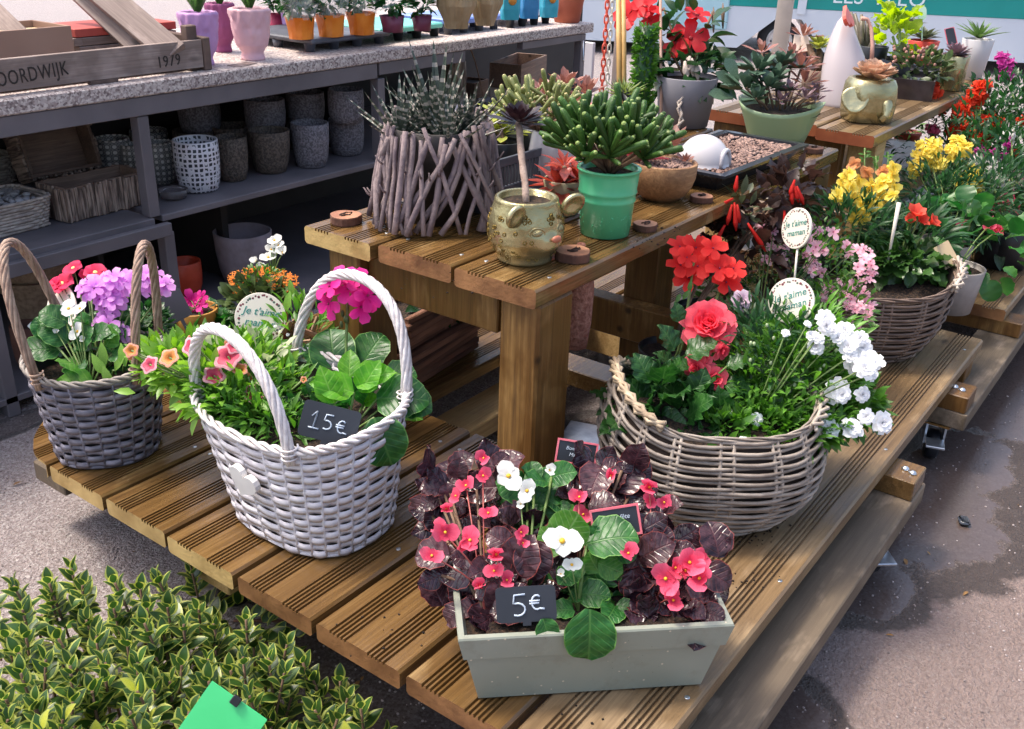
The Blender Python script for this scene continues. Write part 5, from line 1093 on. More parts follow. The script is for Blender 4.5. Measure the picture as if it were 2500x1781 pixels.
# green boat planter
def boat():
    A, B = W(1828, 352, ZU), W(1951, 368, ZU); c = (A+B)/2+HF*.034+RX*.012; c.z = ZU; u = (B-A); L0 = u.length; u.normalize(); r = thing('boat_planter', 'pale green boat-shaped planter with blue-green and purple succulents', 'planter', c); M = face((c.x, c.y, ZU), u, (0, 0, 1)); s = mpp(c); L1 = 200*s; H = 100*s/.93
    V, n = [], 44; rows = ((0, .001), (.04, 0), (.3, .3), (.6, .62), (.85, .86), (1, 1), (1.0, .97), (.9, .86))
    for k, (t, z) in enumerate(rows):
        a = (L0+(L1-L0)*t)/2-(.004 if k > 5 else 0); b = (.05+.035*t)-(.004 if k > 5 else 0)
        for i in range(n):
            th = 2*PI*i/n; x, y = sup(a, b, th, 2.6); dip = .80+.20*(abs(x)/a)**2.2; V.append((x, y, z*H*(dip if t > .2 else 1)))
    Fc = [(a*n+i, a*n+(i+1) % n, (a+1)*n+(i+1) % n, (a+1)*n+i) for a in range(len(rows)-1) for i in range(n)]+[tuple(range(n))[::-1]]
    put(mesh(T(V, Fc), 'planter_body', mk('sage_glaze', '8fa67c', '9cb28a', rough=.35, ns=4)), 'planter_body', M, r)
    put(mesh(T([tuple(np.array(sup(L1*.46, .074, 2*PI*i/n, 2.6)).tolist())+(H*.74,) for i in range(n)], [tuple(range(n))]), 'soil', SOIL), 'soil', M, r)
    leafmesh('jade_leaf', [LM('leaf_jade', '3a5240', '5a7460', t=.1, rough=.4)], W_=.55, shape='spat', nl=5, na=2, fold=.3, curl=-.3, thick=.08)
    leafmesh('mauve_leaf', [LM('leaf_mauve', '5c4650', '8a7078', t=.1)], W_=.4, shape='spat', nl=4, na=2, fold=.35, curl=-.2)
    d = dep(c); base = c+Vector((0, 0, H*.78))
    for px, py, n_, L, k, dd in ((1850, 170, 13, .062, 'jade_leaf', .0), (1905, 160, 12, .058, 'jade_leaf', .03), (1820, 215, 12, .060, 'jade_leaf', -.02), (1875, 215, 12, .055, 'jade_leaf', -.04), (1845, 240, 10, .045, 'jade_leaf', -.06), (1895, 190, 10, .05, 'jade_leaf', -.02),
                                 (1955, 170, 15, .060, 'pinkbrown_leaf', .02), (1965, 205, 14, .055, 'pinkbrown_leaf', 0), (1935, 140, 12, .055, 'pinkbrown_leaf', .05), (1930, 222, 15, .036, 'mauve_leaf', -.05), (1965, 240, 15, .036, 'mauve_leaf', -.04), (1992, 225, 13, .034, 'mauve_leaf', 0), (1905, 248, 13, .033, 'mauve_leaf', -.06), (1990, 250, 10, .03, 'mauve_leaf', -.02), (1860, 130, 9, .055, 'pinkbrown_leaf', .06)):
        p = at(px, py, d+dd); spiky(r, p, n_, L, .003, k, px+py, (-.2, 1.3)); stems(r, base+(p-base)*Vector((.5, .5, 0)), [p], .0028, STEMB)
    # two leaves reaching left
    for px, py, ang in ((1790, 205, 2.6), (1782, 232, 3.0), (1795, 190, 2.2)): put(LFI['jade_leaf'][0], 'leaf', fr(at(px+12, py+8, d), RX*math.cos(ang)+UPV*math.sin(ang), -FW+UPV*.5, .06), r)
boat()
# grey pot with red mandevilla
MAND = [LM('mandevilla_red', 'c0141c', 'd6202a', t=.3, rough=.5, rnd=.08), mk('throat_dark', '8a1418', 'a02020', rough=.5)]
RED5 = mesh(flowerT(5, .95, .25, 'pet', .13, .05, seed=3, curl=.35), 'flower', MAND)
def facing(p, s, tilt=(0, 0), roll=0, toward=None):
    n = -FW if toward is None else Vector(toward); n = n+RX*tilt[0]+UPV*tilt[1]; n.normalize(); y = (UPV-n*UPV.dot(n)).normalized(); y = Matrix.Rotation(roll, 3, n)@y
    return fr(p, y, n, s)
def greypot():
    r, P, s, rt, hh = pot('tall grey pot with a climbing plant bearing large red trumpet flowers', 'plant', 1675, 318, ZU, 150, 122, 108, mk('grey_plastic_pot', '77757c', '85838a', rough=.5, ns=4), name='flowering_pot_plant', soil=.01)
    d = dep(P); leafmesh('broad_leaf', [LM('leaf_glossy_dark', '1c3a22', '33552e', t=.25, rough=.25)], W_=.5, shape='ovate', nl=5, na=2, fold=.25, curl=.7)
    mass(r, at(1680, 185, d), (.085, .085, .06), 150, 'broad_leaf', .052, 4, parts=150, up=-.1)
    mass(r, at(1690, 80, d), (.07, .07, .07), 34, 'broad_leaf', .055, 6, parts=40, up=.2); mass(r, at(1620, 110, d), (.04, .04, .06), 22, 'broad_leaf', .055, 7, parts=40, up=.2)
    tips = [at(1686, 80, d), at(1620, 20, d), at(1560, 30, d), at(1740, 30, d), at(1700, 20, d)]; stems(r, P+Vector((0, 0, hh*.9)), tips, .003, STEMB)
    for px, py, sp, tl, ro in ((1686, 94, 46, (.1, 0), .3), (1540, 32, 42, (-.5, .2), .9), (1575, 18, 40, (.2, .6), 2), (1702, 38, 34, (.3, .8), 1.2), (1652, 105, 36, (-.8, .1), 2.2), (1585, 45, 30, (.5, -.5), .2), (1530, 45, 34, (-.9, -.1), 0)):
        p = at(px, py, d-.05); put(RED5, 'flower', facing(p, sp*s, tl, ro), r)
        part(tube([p+FW*.045, p+FW*.02, p], [.003, .005, .009], 8), 'flower_tube', MAND[0], r)
    for px, py in ((1765, 20), (1742, 30)): part(tube([at(px, py+50, d), at(px, py+15, d), at(px, py-12, d)], [.002, .005, .001], 6), 'bud', STEMB, r)
    # support cane and dried twisted vine
    tag(part(tube([at(1614, 385, d-.06), at(1614, 180, d-.06), at(1612, -30, d-.06)], .0035, 7), 'bamboo_cane', mk('cane', '9c7a68', 'b09080', rough=.6, ns=20), None), 'thin brown cane standing in front of the grey pot', 'cane')
    V_ = mk('dried_vine', 'a89890', 'c2b4a8', rough=.9, ns=60, bump=.8, bs=100); pts = [at(1680+6*math.sin(i*1.3)-(i*2.0 if i > 5 else 0), 140+i*14, d-.085) for i in range(14)]
    v = thing('dried_vine', 'twisted pale dried vine dangling in front of the grey pot', 'vine', pts[0])
    for s_ in rope(pts, .004, .0032, 2, 4): part(s_, 'strand', V_, v)
    for px, py in ((1688, 165), (1700, 175), (1672, 172)): part(tube([at(px, py-22, d-.085), at(px+2, py, d-.085), at(px+4, py+22, d-.085)], [.003, .0085, .002], 7), 'dried_pod', V_, v)
greypot()
# green pillar cactus and cane bundle
P = W(1562, 345, ZU)+HF*.04; d = dep(P); PC = thing('pillar_plant', 'tall green clipped pillar plant behind the grey pot', 'plant', P); R_ = 27*mpp(P); top = at(1545, 50, d).z
part(tube([P, P+Vector((0, 0, (top-P.z)*.5)), (P.x, P.y, top)], R_*.75, 12), 'core', GDK, PC); q = random.Random(2); Ms = []
for i in range(900): a = q.random()*6.28; z = P.z+q.random()*(top-P.z); dv_ = Vector((math.cos(a), math.sin(a), q.uniform(-.2, .9))).normalized(); Ms.append(fr((P.x+R_*.7*math.cos(a), P.y+R_*.7*math.sin(a), z), dv_, rdir(q), q.uniform(.010, .018)))
part(join([xf(LFI['small_leaf'][1], M) for M in Ms]), 'foliage', [GMID], PC, kind='stuff')
cb = thing('cane_bundle', 'two yellow reed canes beside the green pillar plant', 'cane', W(1520, 340, ZU)+HF*.05)
for px in (1512, 1524): part(tube([at(px, 300, d), at(px-1, 120, d), at(px-3, -30, d)], [.0055, .006, .005], 8), 'cane', mk('reed', 'b0884a', 'c8a468', rough=.5, ns=20) if not bpy.data.materials.get('reed') else bpy.data.materials['reed'], cb)
# ------------------------------------------------------------------ second table
P = W(2052, 268, ZU); d = dep(P); s = mpp(P); P = P+HF*.06; vz = thing('egg_vase', 'tall leaning white glazed egg-shaped vase with a coral heart on top', 'vase', P)
prf = [(2052, 48), (2052, 52), (2058, 55), (2061, 54), (2062, 48), (2060, 34), (2062, 18), (2066, 6)]; ys = [265, 250, 215, 175, 135, 95, 55, 36]
V, n = [], 32
for (cx, hw), y in zip(prf, ys):
    c = at(cx, y, d+.06)
    for i in range(n): a = 2*PI*i/n; V.append(tuple(c+HR*(hw*s*1.03*math.cos(a))+HF*(hw*s*.8*math.sin(a))))
part(T(V, [(a*n+i, a*n+(i+1) % n, (a+1)*n+(i+1) % n, (a+1)*n+i) for a in range(len(ys)-1) for i in range(n)]+[tuple(range(n))[::-1], tuple(range((len(ys)-1)*n, len(ys)*n))]), 'vase_body', mk('bone_glaze', 'a09698', 'aca2a4', rough=.25, ns=2), vz)
put(mesh(heartT(.062, .010), 'heart', mk('coral_glaze', 'd05040', 'dc6050', rough=.35), False), 'heart', face(at(2074, 42, d), RX, -FW)@Matrix.Rotation(.25, 4, 'Z')@Matrix.Rotation(.9, 4, 'Y')@Matrix.Rotation(PI/2, 4, 'Y')@Matrix.Rotation(PI/2, 4, 'X'), vz)
# black cactus pot behind vase
r_, P, s, rt, hh = pot('dark finger cactus in a black pot leaning behind the white vase', 'plant', 2125, 215, ZU, 70, 54, 86, BLKP, name='cactus_pot'); d = dep(P)
CACT = LM('cactus_skin', '4a4438', '6e6450', t=.05); q = random.Random(4)
for k in range(14):
    a = at(2112+q.uniform(-16, 16), 135, d+q.uniform(-.02, .02)); b = at(2108+q.uniform(-34, 40), q.uniform(28, 80), d+q.uniform(-.04, .04)); part(tube([a, a.lerp(b, .5), b], [.007, .008, .0045], 8), 'cactus_stem', CACT, r_)
# gold elephant pot
def elephant():
    P = W(2128, 304, ZU); s = mpp(P); R_ = 58*s; P = P+HF*R_*.9; H = 96*s/.93; r = thing('elephant_pot', 'gold elephant-shaped pot with a round ear, holding a pink rosette succulent', 'pot', P)
    put(mesh(lathe([(R_*.86, 0), (R_*.97, H*.03), (R_*1.02, H*.3), (R_*1.03, H*.6), (R_*.98, H*.86), (R_*.86, H*.98), (R_*.72, H), (R_*.66, H*.97), (R_*.6, H*.85)], 44, ex=3.4, shape=lambda a, k: 1+.012*math.sin(a*9+k)), 'pot', GOLD), 'pot', Matrix.Translation(P)@Matrix.Rotation(YAW, 4, 'Z'), r)
    put(mesh(T([(R_*.62*math.cos(a*PI/10), R_*.62*math.sin(a*PI/10), H*.9) for a in range(20)], [tuple(range(20))]), 'soil', SOIL), 'soil', Matrix.Translation(P), r)
    d = dep(P); e = at(2088, 243, d-R_*1.18); put(mesh(lathe([(0, -.003), (31*s, -.003), (33*s, .001), (30*s, .004), (24*s, .002), (10*s, .0035), (0, .003)], 30, shape=lambda a, k: 1+.05*math.sin(a*3)), 'ear', GOLD), 'ear', fr(e, UPV, -FW-RX*.25), r)
    part(tube([at(2158, 240, d-R_*1.0), at(2166, 262, d-R_*1.2), at(2164, 284, d-R_*1.15), at(2150, 296, d-R_*1.1)], [.017, .014, .010, .007], 12), 'trunk', GOLD, r)
    ey = at(2140, 240, d-R_*1.02); put(mesh(tube([(math.cos(t)*9*s, math.sin(t)*6*s, 0) for t in [2*PI*i/14 for i in range(14)]], .0016, 5, True), 'eyelid', GOLD), 'eyelid', fr(ey, UPV, -FW), r); put(mesh(ballT(8, 5), 'eye', GOLD), 'eye', fr(ey, UPV, -FW, .004), r)
    leafmesh('cream_petal', [LM('leaf_cream_pink', 'b08a74', 'd0b49c', t=.2)], W_=.62, shape='spat', nl=5, na=4, fold=.3, curl=-.5, thick=.08)
    spiky(r, P+Vector((0, 0, H*1.02)), 34, .062, .004, 'cream_petal', 3, (.05, 1.35), rnd_=.12)
    pts = [at(x, y, d) for x, y in ((2128, 150), (2130, 110), (2127, 70), (2118, 48), (2104, 46))]; part(tube(pts, [.0055, .005, .0045, .0045, .006], 7), 'flower_stem', mk('pink_stem', 'b08070', 'c09484', rough=.6), r)
elephant()
# gravel dish / dark trough with pink kalanchoe
def t2row():
    c = W(2250, 244, ZU)+HF*.08; r = thing('low_trough', 'low dark clear-rimmed trough of pink-budded succulents behind the elephant pot', 'planter', c); M = trs((c.x, c.y, ZU), .2)
    put(mesh(join([box(-.10, -.06, 0, .10, -.055, .055), box(-.10, .055, 0, .10, .06, .055), box(-.10, -.0548, 0, -.095, .0548, .055), box(.095, -.0548, 0, .10, .0548, .055), box(-.0948, -.0546, 0, .0948, .0546, .045)]), 'trough', mk('smoky_plastic', '2c2628', '3c3436', rough=.12), False), 'trough', M, r)
    leafmesh('kal_leaf', [LM('kal_leaf_green', '36482c', '5c6e40', t=.15)], W_=.6, shape='round', nl=4, na=2, fold=.3, curl=.3)
    d = dep(c); mass(r, at(2240, 165, d), (.09, .09, .045), 210, 'kal_leaf', .028, 3); q = random.Random(3)
    bud = mesh(ballT(6, 4), 'flower_bud', LM('bud_pinkbrown', '8a6058', 'b88878', t=.1))
    for k in range(70): put(bud, 'flower_bud', Matrix.Translation(at(q.uniform(2180, 2300), q.uniform(112, 160), d+q.uniform(-.08, .06)))@Matrix.Diagonal((.005, .005, .006, 1)), r)
    # lime foliage
    r, P, s, rt, hh = pot('lime green primrose-leaved plant behind the elephant pot', 'plant', 2190, 225, ZU, 60, 46, 60, BLKP, name='lime_plant')
    leafmesh('lime_broad', [LM('leaf_chartreuse', '7c9a20', 'a8bc3c', t=.5)], W_=.7, shape='round', nl=5, na=4, fold=.2, curl=.6, wavy=.06)
    d = dep(P); mass(r, at(2180, 100, d), (.06, .06, .06), 46, 'lime_broad', .042, 4, parts=60); mass(r, at(2196, 42, d), (.045, .045, .025), 24, 'lime_broad', .042, 5, parts=60); stems(r, P+Vector((0, 0, hh)), [at(2180, 90, d), at(2196, 45, d)], .004)
    # red pot
    r, P, s, rt, hh = pot('orange-red pot with a dark rosette plant and an oval tag behind the pink-budded trough', 'plant', 2255, 160, ZU, 74, 56, 50, mk('coral_pot', 'c83a24', 'd24a32', rough=.4), name='potted_plant'); d = dep(P)
    leafmesh('olive_strap', [LM('leaf_olive_dark', '3a4430', '5e6448', t=.2)], W_=.35, shape='lance', nl=4, na=2, fold=.35, curl=.4); spiky(r, P+Vector((0, 0, hh)), 26, .075, .004, 'olive_strap', 4, (.2, 1.3)); spiky(r, at(2225, 66, d), 14, .06, .003, 'olive_strap', 6, (.1, 1.2))
    # gold pot 2
    r, P, s, rt, hh = pot('second gold pot, small, with a dark purple rosette near the far end of the table', 'pot', 2328, 224, ZU, 62, 56, 74, GOLD, ex=3.2, name='gold_pot'); spiky(r, P+Vector((0, 0, hh*1.0)), 44, .052, .003, 'mauve_leaf', 8, (-.1, 1.35))
    # white pot 2
    r, P, s, rt, hh = pot('white tapered pot with a green agave at the far end of the second table', 'pot', 2378, 198, ZU, 74, 52, 86, WHITEP, name='white_pot'); leafmesh('agave', [LM('leaf_agave', '3c5a30', '6c8a4c', t=.2)], W_=.22, shape='blade', nl=5, na=2, fold=.5, curl=.2); spiky(r, P+Vector((0, 0, hh)), 26, .085, .004, 'agave', 8, (.25, 1.35))
    # hemp pot left of vase
    r, P, s, rt, hh = pot('round fibrous pot with yellow-green leaves left of the white vase', 'pot', 1992, 240, ZU, 62, 40, 58, mk('hemp', '6e5c50', '8f7a6a', rough=.9, ns=40, bump=.6), mid=[(.3, .010), (.6, .010)], name='hemp_pot'); spiky(r, at(2000, 120, dep(P)), 30, .06, .004, 'lime_leaf', 5, (.0, 1.3)); spiky(r, at(1960, 90, dep(P)), 16, .055, .004, 'pinkbrown_leaf', 5, (.0, 1.3)); stems(r, P+Vector((0, 0, hh)), [at(2000, 125, dep(P)), at(1962, 95, dep(P))], .01, STEMB)
    bf = mk('cream_tag', 'e0c8b0', 'ead6c2', rough=.6)
    for px, py, w_, h_, t_ in ((1945, 105, .020, .045, -.15), (1965, 108, .026, .042, .2)): o = put(mesh(xf(box(-w_/2, -h_/2, 0, w_/2, h_/2, .001, .0004), Matrix.Identity(4)), 'wooden_tag', bf, False), 'wooden_tag', face(at(px, py, 2.75), RX+UPV*t_, -FW)); tag(o, ('cream wooden tag, left of a pair, above the boat planter', 'cream wooden tag, right of a pair, above the boat planter')[px > 1950], 'tag', 'cream wooden tags above the boat planter')
t2row()
# ------------------------------------------------------------------ signs
CREAM = mk('cream_wood', 'd8cfc0', 'e6ded0', rough=.6, ns=4); TEALI = mk('teal_print', '2c7c72', '3c8c80', rough=.7); SLATE = mk('slate_sign', '23262e', '2c3038', rough=.45, ns=8)
CHALK = mk('chalk', 'a8b6c8', 'c4d0de', rough=.9); PKF = mk('pink_frame', 'd0606e', 'dc7480', rough=.5); DKP = mk('dark_print', '5c2a34', '7c3a44', rough=.7); DSG = mk('dark_sage_print', '4a5c50', '5c6e60', rough=.7)
def disc(label, px, py, w_, h_, yaw, roll, d, base, lines, grp='round Je t\'aime maman picks'):
    c = at(px, py, d); n = (-FW+RX*yaw).normalized(); x = (RX-n*RX.dot(n)).normalized(); x = Matrix.Rotation(roll, 3, n)@x; M = face(c, x, n); s = d/F_PX; r = thing('round_sign', label, 'sign', c, grp); R_ = h_*s/2
    put(mesh(lathe([(0, -.0015), (R_, -.0015), (R_*1.0, .0012), (R_*.985, .0018), (0, .0018)], 44), 'disc', CREAM, False), 'disc', M, r)
    q = random.Random(px); dk, gn = [], []
    for i in range(46):
        a = i*2*PI/46+q.uniform(-.04, .04); rr = R_*q.uniform(.80, .91); t = xf(lathe([(0, 0), (q.uniform(.035, .065)*R_, 0), (0, .0003)], 6), Matrix.Translation((rr*math.cos(a), rr*math.sin(a), .0019))); (dk if q.random() < .55 else gn).append(t)
    put(mesh(join(dk), 'flower_print', DKP, False), 'flower_print', M, r, 'stuff'); put(mesh(join(gn), 'leaf_print', DSG, False), 'leaf_print', M, r, 'stuff')
    for k, ln in enumerate(lines): text(ln, R_*.42, M@Matrix.Translation((0, R_*(.10-.45*k), .002)), TEALI, r, shear=.25, al='CENTER')
    e = c-UPV*0; part(tube([M@Vector((0, -R_*.9, -.002)), Vector(base)], .0018, 6), 'stake', CREAM, r)
BWd = dep(BW)
disc("round cream 'Je t'aime maman' pick behind the white basket handle", 636, 776, 132, 122, .25, -.12, BWd+.12, at(655, 900, BWd+.12), ["Je t'aime", 'maman'])
disc("round cream 'Je t'aime maman' pick, turned sideways, over the coral rose basket", 1932, 735, 96, 112, -.55, .25, dep(BB)-.03, at(1858, 905, dep(BB)+.02), ["Je t'aime", 'maman'])
disc("round cream pick among the small pink flowers, seen nearly edge-on", 1945, 558, 66, 100, -1.9, .0, 1.60, at(1938, 700, 1.60), ["Je t'aime", 'maman'])
disc("round cream pick inside the dark grey basket, tilted back", 150, 770, 150, 148, -.8, .2, dep(BG)+.04, at(165, 900, dep(BG)+.04), ["Je t'aime", 'maman'])
def board(label, cs, d, strokes=None, txt=None, frame=None, mat=None, stake=None, round_=.12, sz=.3, nm='price_sign', cat='price sign', grp=None):
    A, B, C_, D = [at(x, y, d) for x, y in cs]; c = (A+B+C_+D)/4; x = ((B-A)+(C_-D)).normalized(); y = ((A-D)+(B-C_)).normalized(); n = x.cross(y); M = face(c, x, n); w_ = ((B-A).length+(C_-D).length)/2; h_ = ((A-D).length+(B-C_).length)/2
    r = thing(nm, label, cat, c, grp); rr = min(w_, h_)*round_; pr = []
    for sx, sy, a0 in ((1, 1, 0), (-1, 1, PI/2), (-1, -1, PI), (1, -1, 1.5*PI)):
        for k in range(4): a = a0+k*PI/6; pr.append((sx*(w_/2-rr)+rr*math.cos(a), sy*(h_/2-rr)+rr*math.sin(a)))
    n_ = len(pr); V = [(x_, y_, -.0012) for x_, y_ in pr]+[(x_, y_, .0006) for x_, y_ in pr]; put(mesh(T(V, [(i, (i+1) % n_, n_+(i+1) % n_, n_+i) for i in range(n_)]+[tuple(range(n_))[::-1], tuple(range(n_, 2*n_))]), 'board', mat or SLATE, False), 'board', M, r)
    if frame:
        f = w_*.035
        for b in ((-w_/2-.0005, h_/2-f, -.0014, w_/2+.0005, h_/2+.0005, .0016), (-w_/2-.0005, -h_/2-.0005, -.0014, w_/2+.0005, -h_/2+f, .0016), (-w_/2-.0005, -h_/2+f, -.0014, -w_/2+f, h_/2-f, .0016), (w_/2-f, -h_/2+f, -.0014, w_/2+.0005, h_/2-f, .0016)): put(mesh(box(*b), 'frame_strip', frame, False), 'frame_strip', M, r)
    for st in (strokes or []): put(mesh(tube([(u*w_, v*h_, .0010) for u, v in st], .0011 if w_ > .05 else .0009, 5), 'chalk_stroke', CHALK), 'chalk_stroke', M, r)
    for k, ln in enumerate(txt or []): text(ln, h_*sz, M@Matrix.Translation((0, h_*(.08-.27*k), .0008)), CHALK, r, shear=.2, al='CENTER')
    if stake: put(mesh(box(-w_*.07, -h_*.5-stake, -.0011, w_*.07, -h_*.46, .0005), 'stake', mat or SLATE, False), 'stake', M, r)
    return r
def arc(cx, cy, rx, ry, a0, a1, n=9): return [(cx+rx*math.cos(math.radians(a0+(a1-a0)*i/n)), cy+ry*math.sin(math.radians(a0+(a1-a0)*i/n))) for i in range(n+1)]
euro = lambda cx, cy, s: [arc(cx, cy, s*.42, s, 50, 300), [(cx-s*.62, cy+s*.22), (cx+s*.25, cy+s*.24)], [(cx-s*.62, cy-s*.14), (cx+s*.20, cy-s*.10)], [(cx+s*.2, cy-s*.85), (cx+s*.62, cy-s*.95)]]
five = lambda cx, cy, s: [[(cx+s*.35, cy+s*.95), (cx-s*.22, cy+s*.9), (cx-s*.28, cy+s*.15)]+arc(cx-s*.08, cy-s*.35, s*.40, s*.55, 110, -120, 8)]
board("black price sign chalked '15€' clipped to the white basket", ((737, 972), (880, 1008), (868, 1096), (733, 1062)), BWd-.165, [[(-.32, .10), (-.24, .26), (-.26, -.22)], [(-.34, -.22), (-.16, -.22)]]+five(-.03, .02, .22)+euro(.22, -.02, .17), stake=.045)
board("black price sign chalked '5€' in the front trough", ((1209, 1436), (1355, 1428), (1360, 1514), (1213, 1524)), dep(TC)-.090, five(-.12, -.02, .32)+euro(.18, .04, .20), stake=.004)
board("pink-framed black sign 'Bonne fête Maman' at the foot of the post", ((1363, 1071), (1463, 1085), (1450, 1142), (1355, 1125)), dep(TC)+.09, None, ['Bonne fête', 'Maman'], PKF, stake=.05, round_=.02, sz=.22, nm='greeting_sign', cat='sign', grp='pink-framed Bonne fête signs')
board("pink-framed black sign 'Bonne fête' over the middle of the front trough", ((1443, 1247), (1560, 1230), (1564, 1302), (1447, 1322)), dep(TC)-.02, None, ['Bonne fête', 'maman'], PKF, stake=.05, round_=.02, sz=.22, nm='greeting_sign', cat='sign', grp='pink-framed Bonne fête signs')
CRD = mk('cream_card', 'c4ad88', 'd4c09c', rough=.7, ns=6)
board('blank cream card standing in the second rattan bowl', ((2290, 604), (2326, 582), (2332, 645), (2297, 662)), dep(B2)-.08, None, None, None, CRD, stake=.03, round_=.04, nm='card_sign', cat='sign')
board('bright green blank price card clipped in the variegated shrub', ((517, 1663), (652, 1758), (560, 1890), (425, 1795)), 1.03, None, None, None, mk('green_card', '3ab86c', '4acb7e', rough=.45, ns=5, bump=.3, bs=14), round_=.01, nm='price_card', cat='price card')
tag(part(xf(box(-.005, -.005, -.002, .005, .005, .003, .001), face(at(576, 1711, 1.027), RX*.8-UPV*.6, -FW)), 'card_clip', BLKP, None, smooth=False), 'small black clip gripping the green price card', 'clip')
board('clear grey plastic tag leaning on the left rim of the grey basket', ((118, 782), (130, 768), (105, 880), (96, 888)), dep(BG)-.06, None, None, None, mk('grey_tag', '6f767c', '8a9298', rough=.15), round_=.1, nm='plant_tag', cat='tag')
board('black blank tag between the lilac flowers and the magenta plant', ((398, 724), (452, 700), (455, 770), (405, 800)), 1.72, None, None, None, SLATE, stake=.06, round_=.05, nm='plant_tag', cat='tag')
tag(part(tube([at(2167, 640, 1.98), at(2195, 495, 1.95)], [.002, .0045], 6), 'plant_stick', CREAM, None), 'pale wooden stick standing in the second rattan bowl', 'stick')
board('small dark tag stuck in the pink rosette of the elephant pot', ((2140, 175), (2156, 138), (2180, 160), (2168, 190)), 2.62, None, None, None, SLATE, round_=.1, nm='plant_tag', cat='tag')
board('heart-topped dark tag over the purple rosette in the second gold pot', ((2306, 72), (2332, 66), (2334, 108), (2314, 112)), 3.1, None, None, PKF, SLATE, round_=.3, nm='plant_tag', cat='tag', stake=.05)
board('pale oval tag above the orange-red pot on the second table', ((2240, 14), (2262, 14), (2262, 50), (2240, 50)), 2.95, None, None, None, mk('mint_tag', '90b098', 'a4c0aa', rough=.5), round_=.5, nm='plant_tag', cat='tag', stake=.06)
# ------------------------------------------------------------------ flowers
FM_ = lambda n, a, b, t=.35, rnd=.10: petal(n, a, b, t, rnd)
YEL = mk('stamen_yellow', 'd8a020', 'e8b838', rough=.6)
def fmesh(name, t, mats): me = mesh(t, 'flower', mats); LFI['fl_'+name] = me; return me
BPK = [FM_('begonia_pink', 'd43c60', 'ec6c88'), YEL]; BWH = [FM_('begonia_white', 'e6e6e0', 'f0f0ea', t=.3, rnd=.03), YEL]; BRD = [FM_('begonia_coral', 'd43848', 'ec5c64'), YEL]
for i in range(3):
    fmesh('bpk%d' % i, flowerT(4, 1.15, (.2, .5, 1.0)[i], 'round', .11, .09, seed=i, lens=[1, .6, 1.05, .55], curl=-.6, ctrh=.12), BPK)
    fmesh('bwh%d' % i, flowerT(4, 1.1, (.12, .4, 1.0)[i], 'round', .15, .05, seed=i+5, lens=[1, .7, 1, .7], curl=.3, ctrh=.12), BWH)
fmesh('gmag', flowerT(5, .92, .22, 'pet', .07, .06, seed=1), [FM_('geranium_magenta', 'd41888', 'e43c9c'), mk('geranium_eye', '7c1848', '8c2850', rough=.6)])
fmesh('glil', flowerT(5, .95, .22, 'pet', .07, .06, seed=2), [FM_('geranium_lilac', 'd084d4', 'e4a8e4'), bpy.data.materials['geranium_eye']])
fmesh('gred', flowerT(5, .98, .22, 'pet', .06, .07, seed=4), [FM_('geranium_red', 'd82424', 'ec4038'), bpy.data.materials['geranium_eye']])
fmesh('rose', roseT(6, 7, 3), [FM_('rose_coral', 'e04460', 'f4707e', rnd=.08)])
fmesh('rosebud', roseT(4, 5, 9, .05), [bpy.data.materials['rose_coral']])
fmesh('dwh', flowerT(7, .95, .10, 'pet', .05, .10, layers=4, seed=6, ctrh=.05), [FM_('calibrachoa_white', 'e8e8ea', 'f2f2f2', t=.25, rnd=.03), mk('centre_cream', 'd8dcc0', 'e4e4cc', rough=.7)])
fmesh('dpk', flowerT(7, .95, .10, 'pet', .05, .10, layers=4, seed=7, ctrh=.05), [FM_('calibrachoa_blush', 'd8bccc', 'e6d0dc', t=.25, rnd=.04), bpy.data.materials['centre_cream']])
fmesh('dia', flowerT(5, .9, .2, 'pet', .12, .05, seed=8, lens=[1.25, .9, .8, .8, .9], nl=3), [FM_('diascia_pink', 'eeb0c0', 'f8ccd6'), mk('diascia_eye', 'b04060', 'c05070', rough=.6)])
fmesh('trp', trumpetT(24), [FM_('petunia_pink', 'd898a8', 'e8b4bc'), mk('petunia_throat', 'a82848', 'c03c58', rough=.6)])
fmesh('trs', trumpetT(24, 1, .8), [FM_('petunia_salmon', 'd89080', 'e8b094'), mk('petunia_throat2', 'b04030', 'b8902c', rough=.6)])
fmesh('kal', flowerT(4, .75, .25, 'pet', .14, .02, seed=2, nl=2, ctrh=.04), [FM_('kalanchoe_orange', 'd0701c', 'e88c34'), YEL])
def snap(name, a, b, t=.35):
    ts = [xf(flowerT(3, 1.15, .1, 'round', .0, .14, seed=i, nl=3), M) for i, M in enumerate((trs((0, .0, 0), 0, .8), trs((0, .25, .25), .6, .7, rx=1.0), trs((0, -.2, .1), 1.2, .75, rx=-.5)))]; ts.append(xf(lathe([(.2, -.7), (.28, -.3), (.25, .0), (.0, .1)], 7), Matrix.Identity(4)))
    return fmesh(name, join(ts), [FM_(name+'_petal', a, b, t)]*2)
snap('snap_yellow', 'e4d050', 'f4e480'); snap('snap_red', 'cc3418', 'e0502c'); snap('snap_mag', 'b02888', 'c850a0'); snap('snap_white', 'd8d4d0', 'ece8e4'); snap('snap_pink', 'd04870', 'e0708c')
def fl(par, key, px, py, size, d, tilt=None, roll=None, q=RN, up=.25, stem=None, name='flower', sr=.0009, sm=None):
    p = onsoil(at(px, py, d)); s = size*d/F_PX/2; tl = tilt or (q.uniform(-.5, .5), q.uniform(-.2, .6)+up)
    put(LFI['fl_'+key], name, facing(p, s, tl, q.uniform(0, 6.28) if roll is None else roll), par)
    if stem is not None: b = Vector(stem); part(tube([b, b.lerp(p, .6)+Vector((0, 0, .004)), p+FW*s*.1], sr, 5), 'flower_stem', sm or STEMG, par)
    return p
def C(cx, cy, x0, y0, s): return x0+cx/s, y0+cy/s
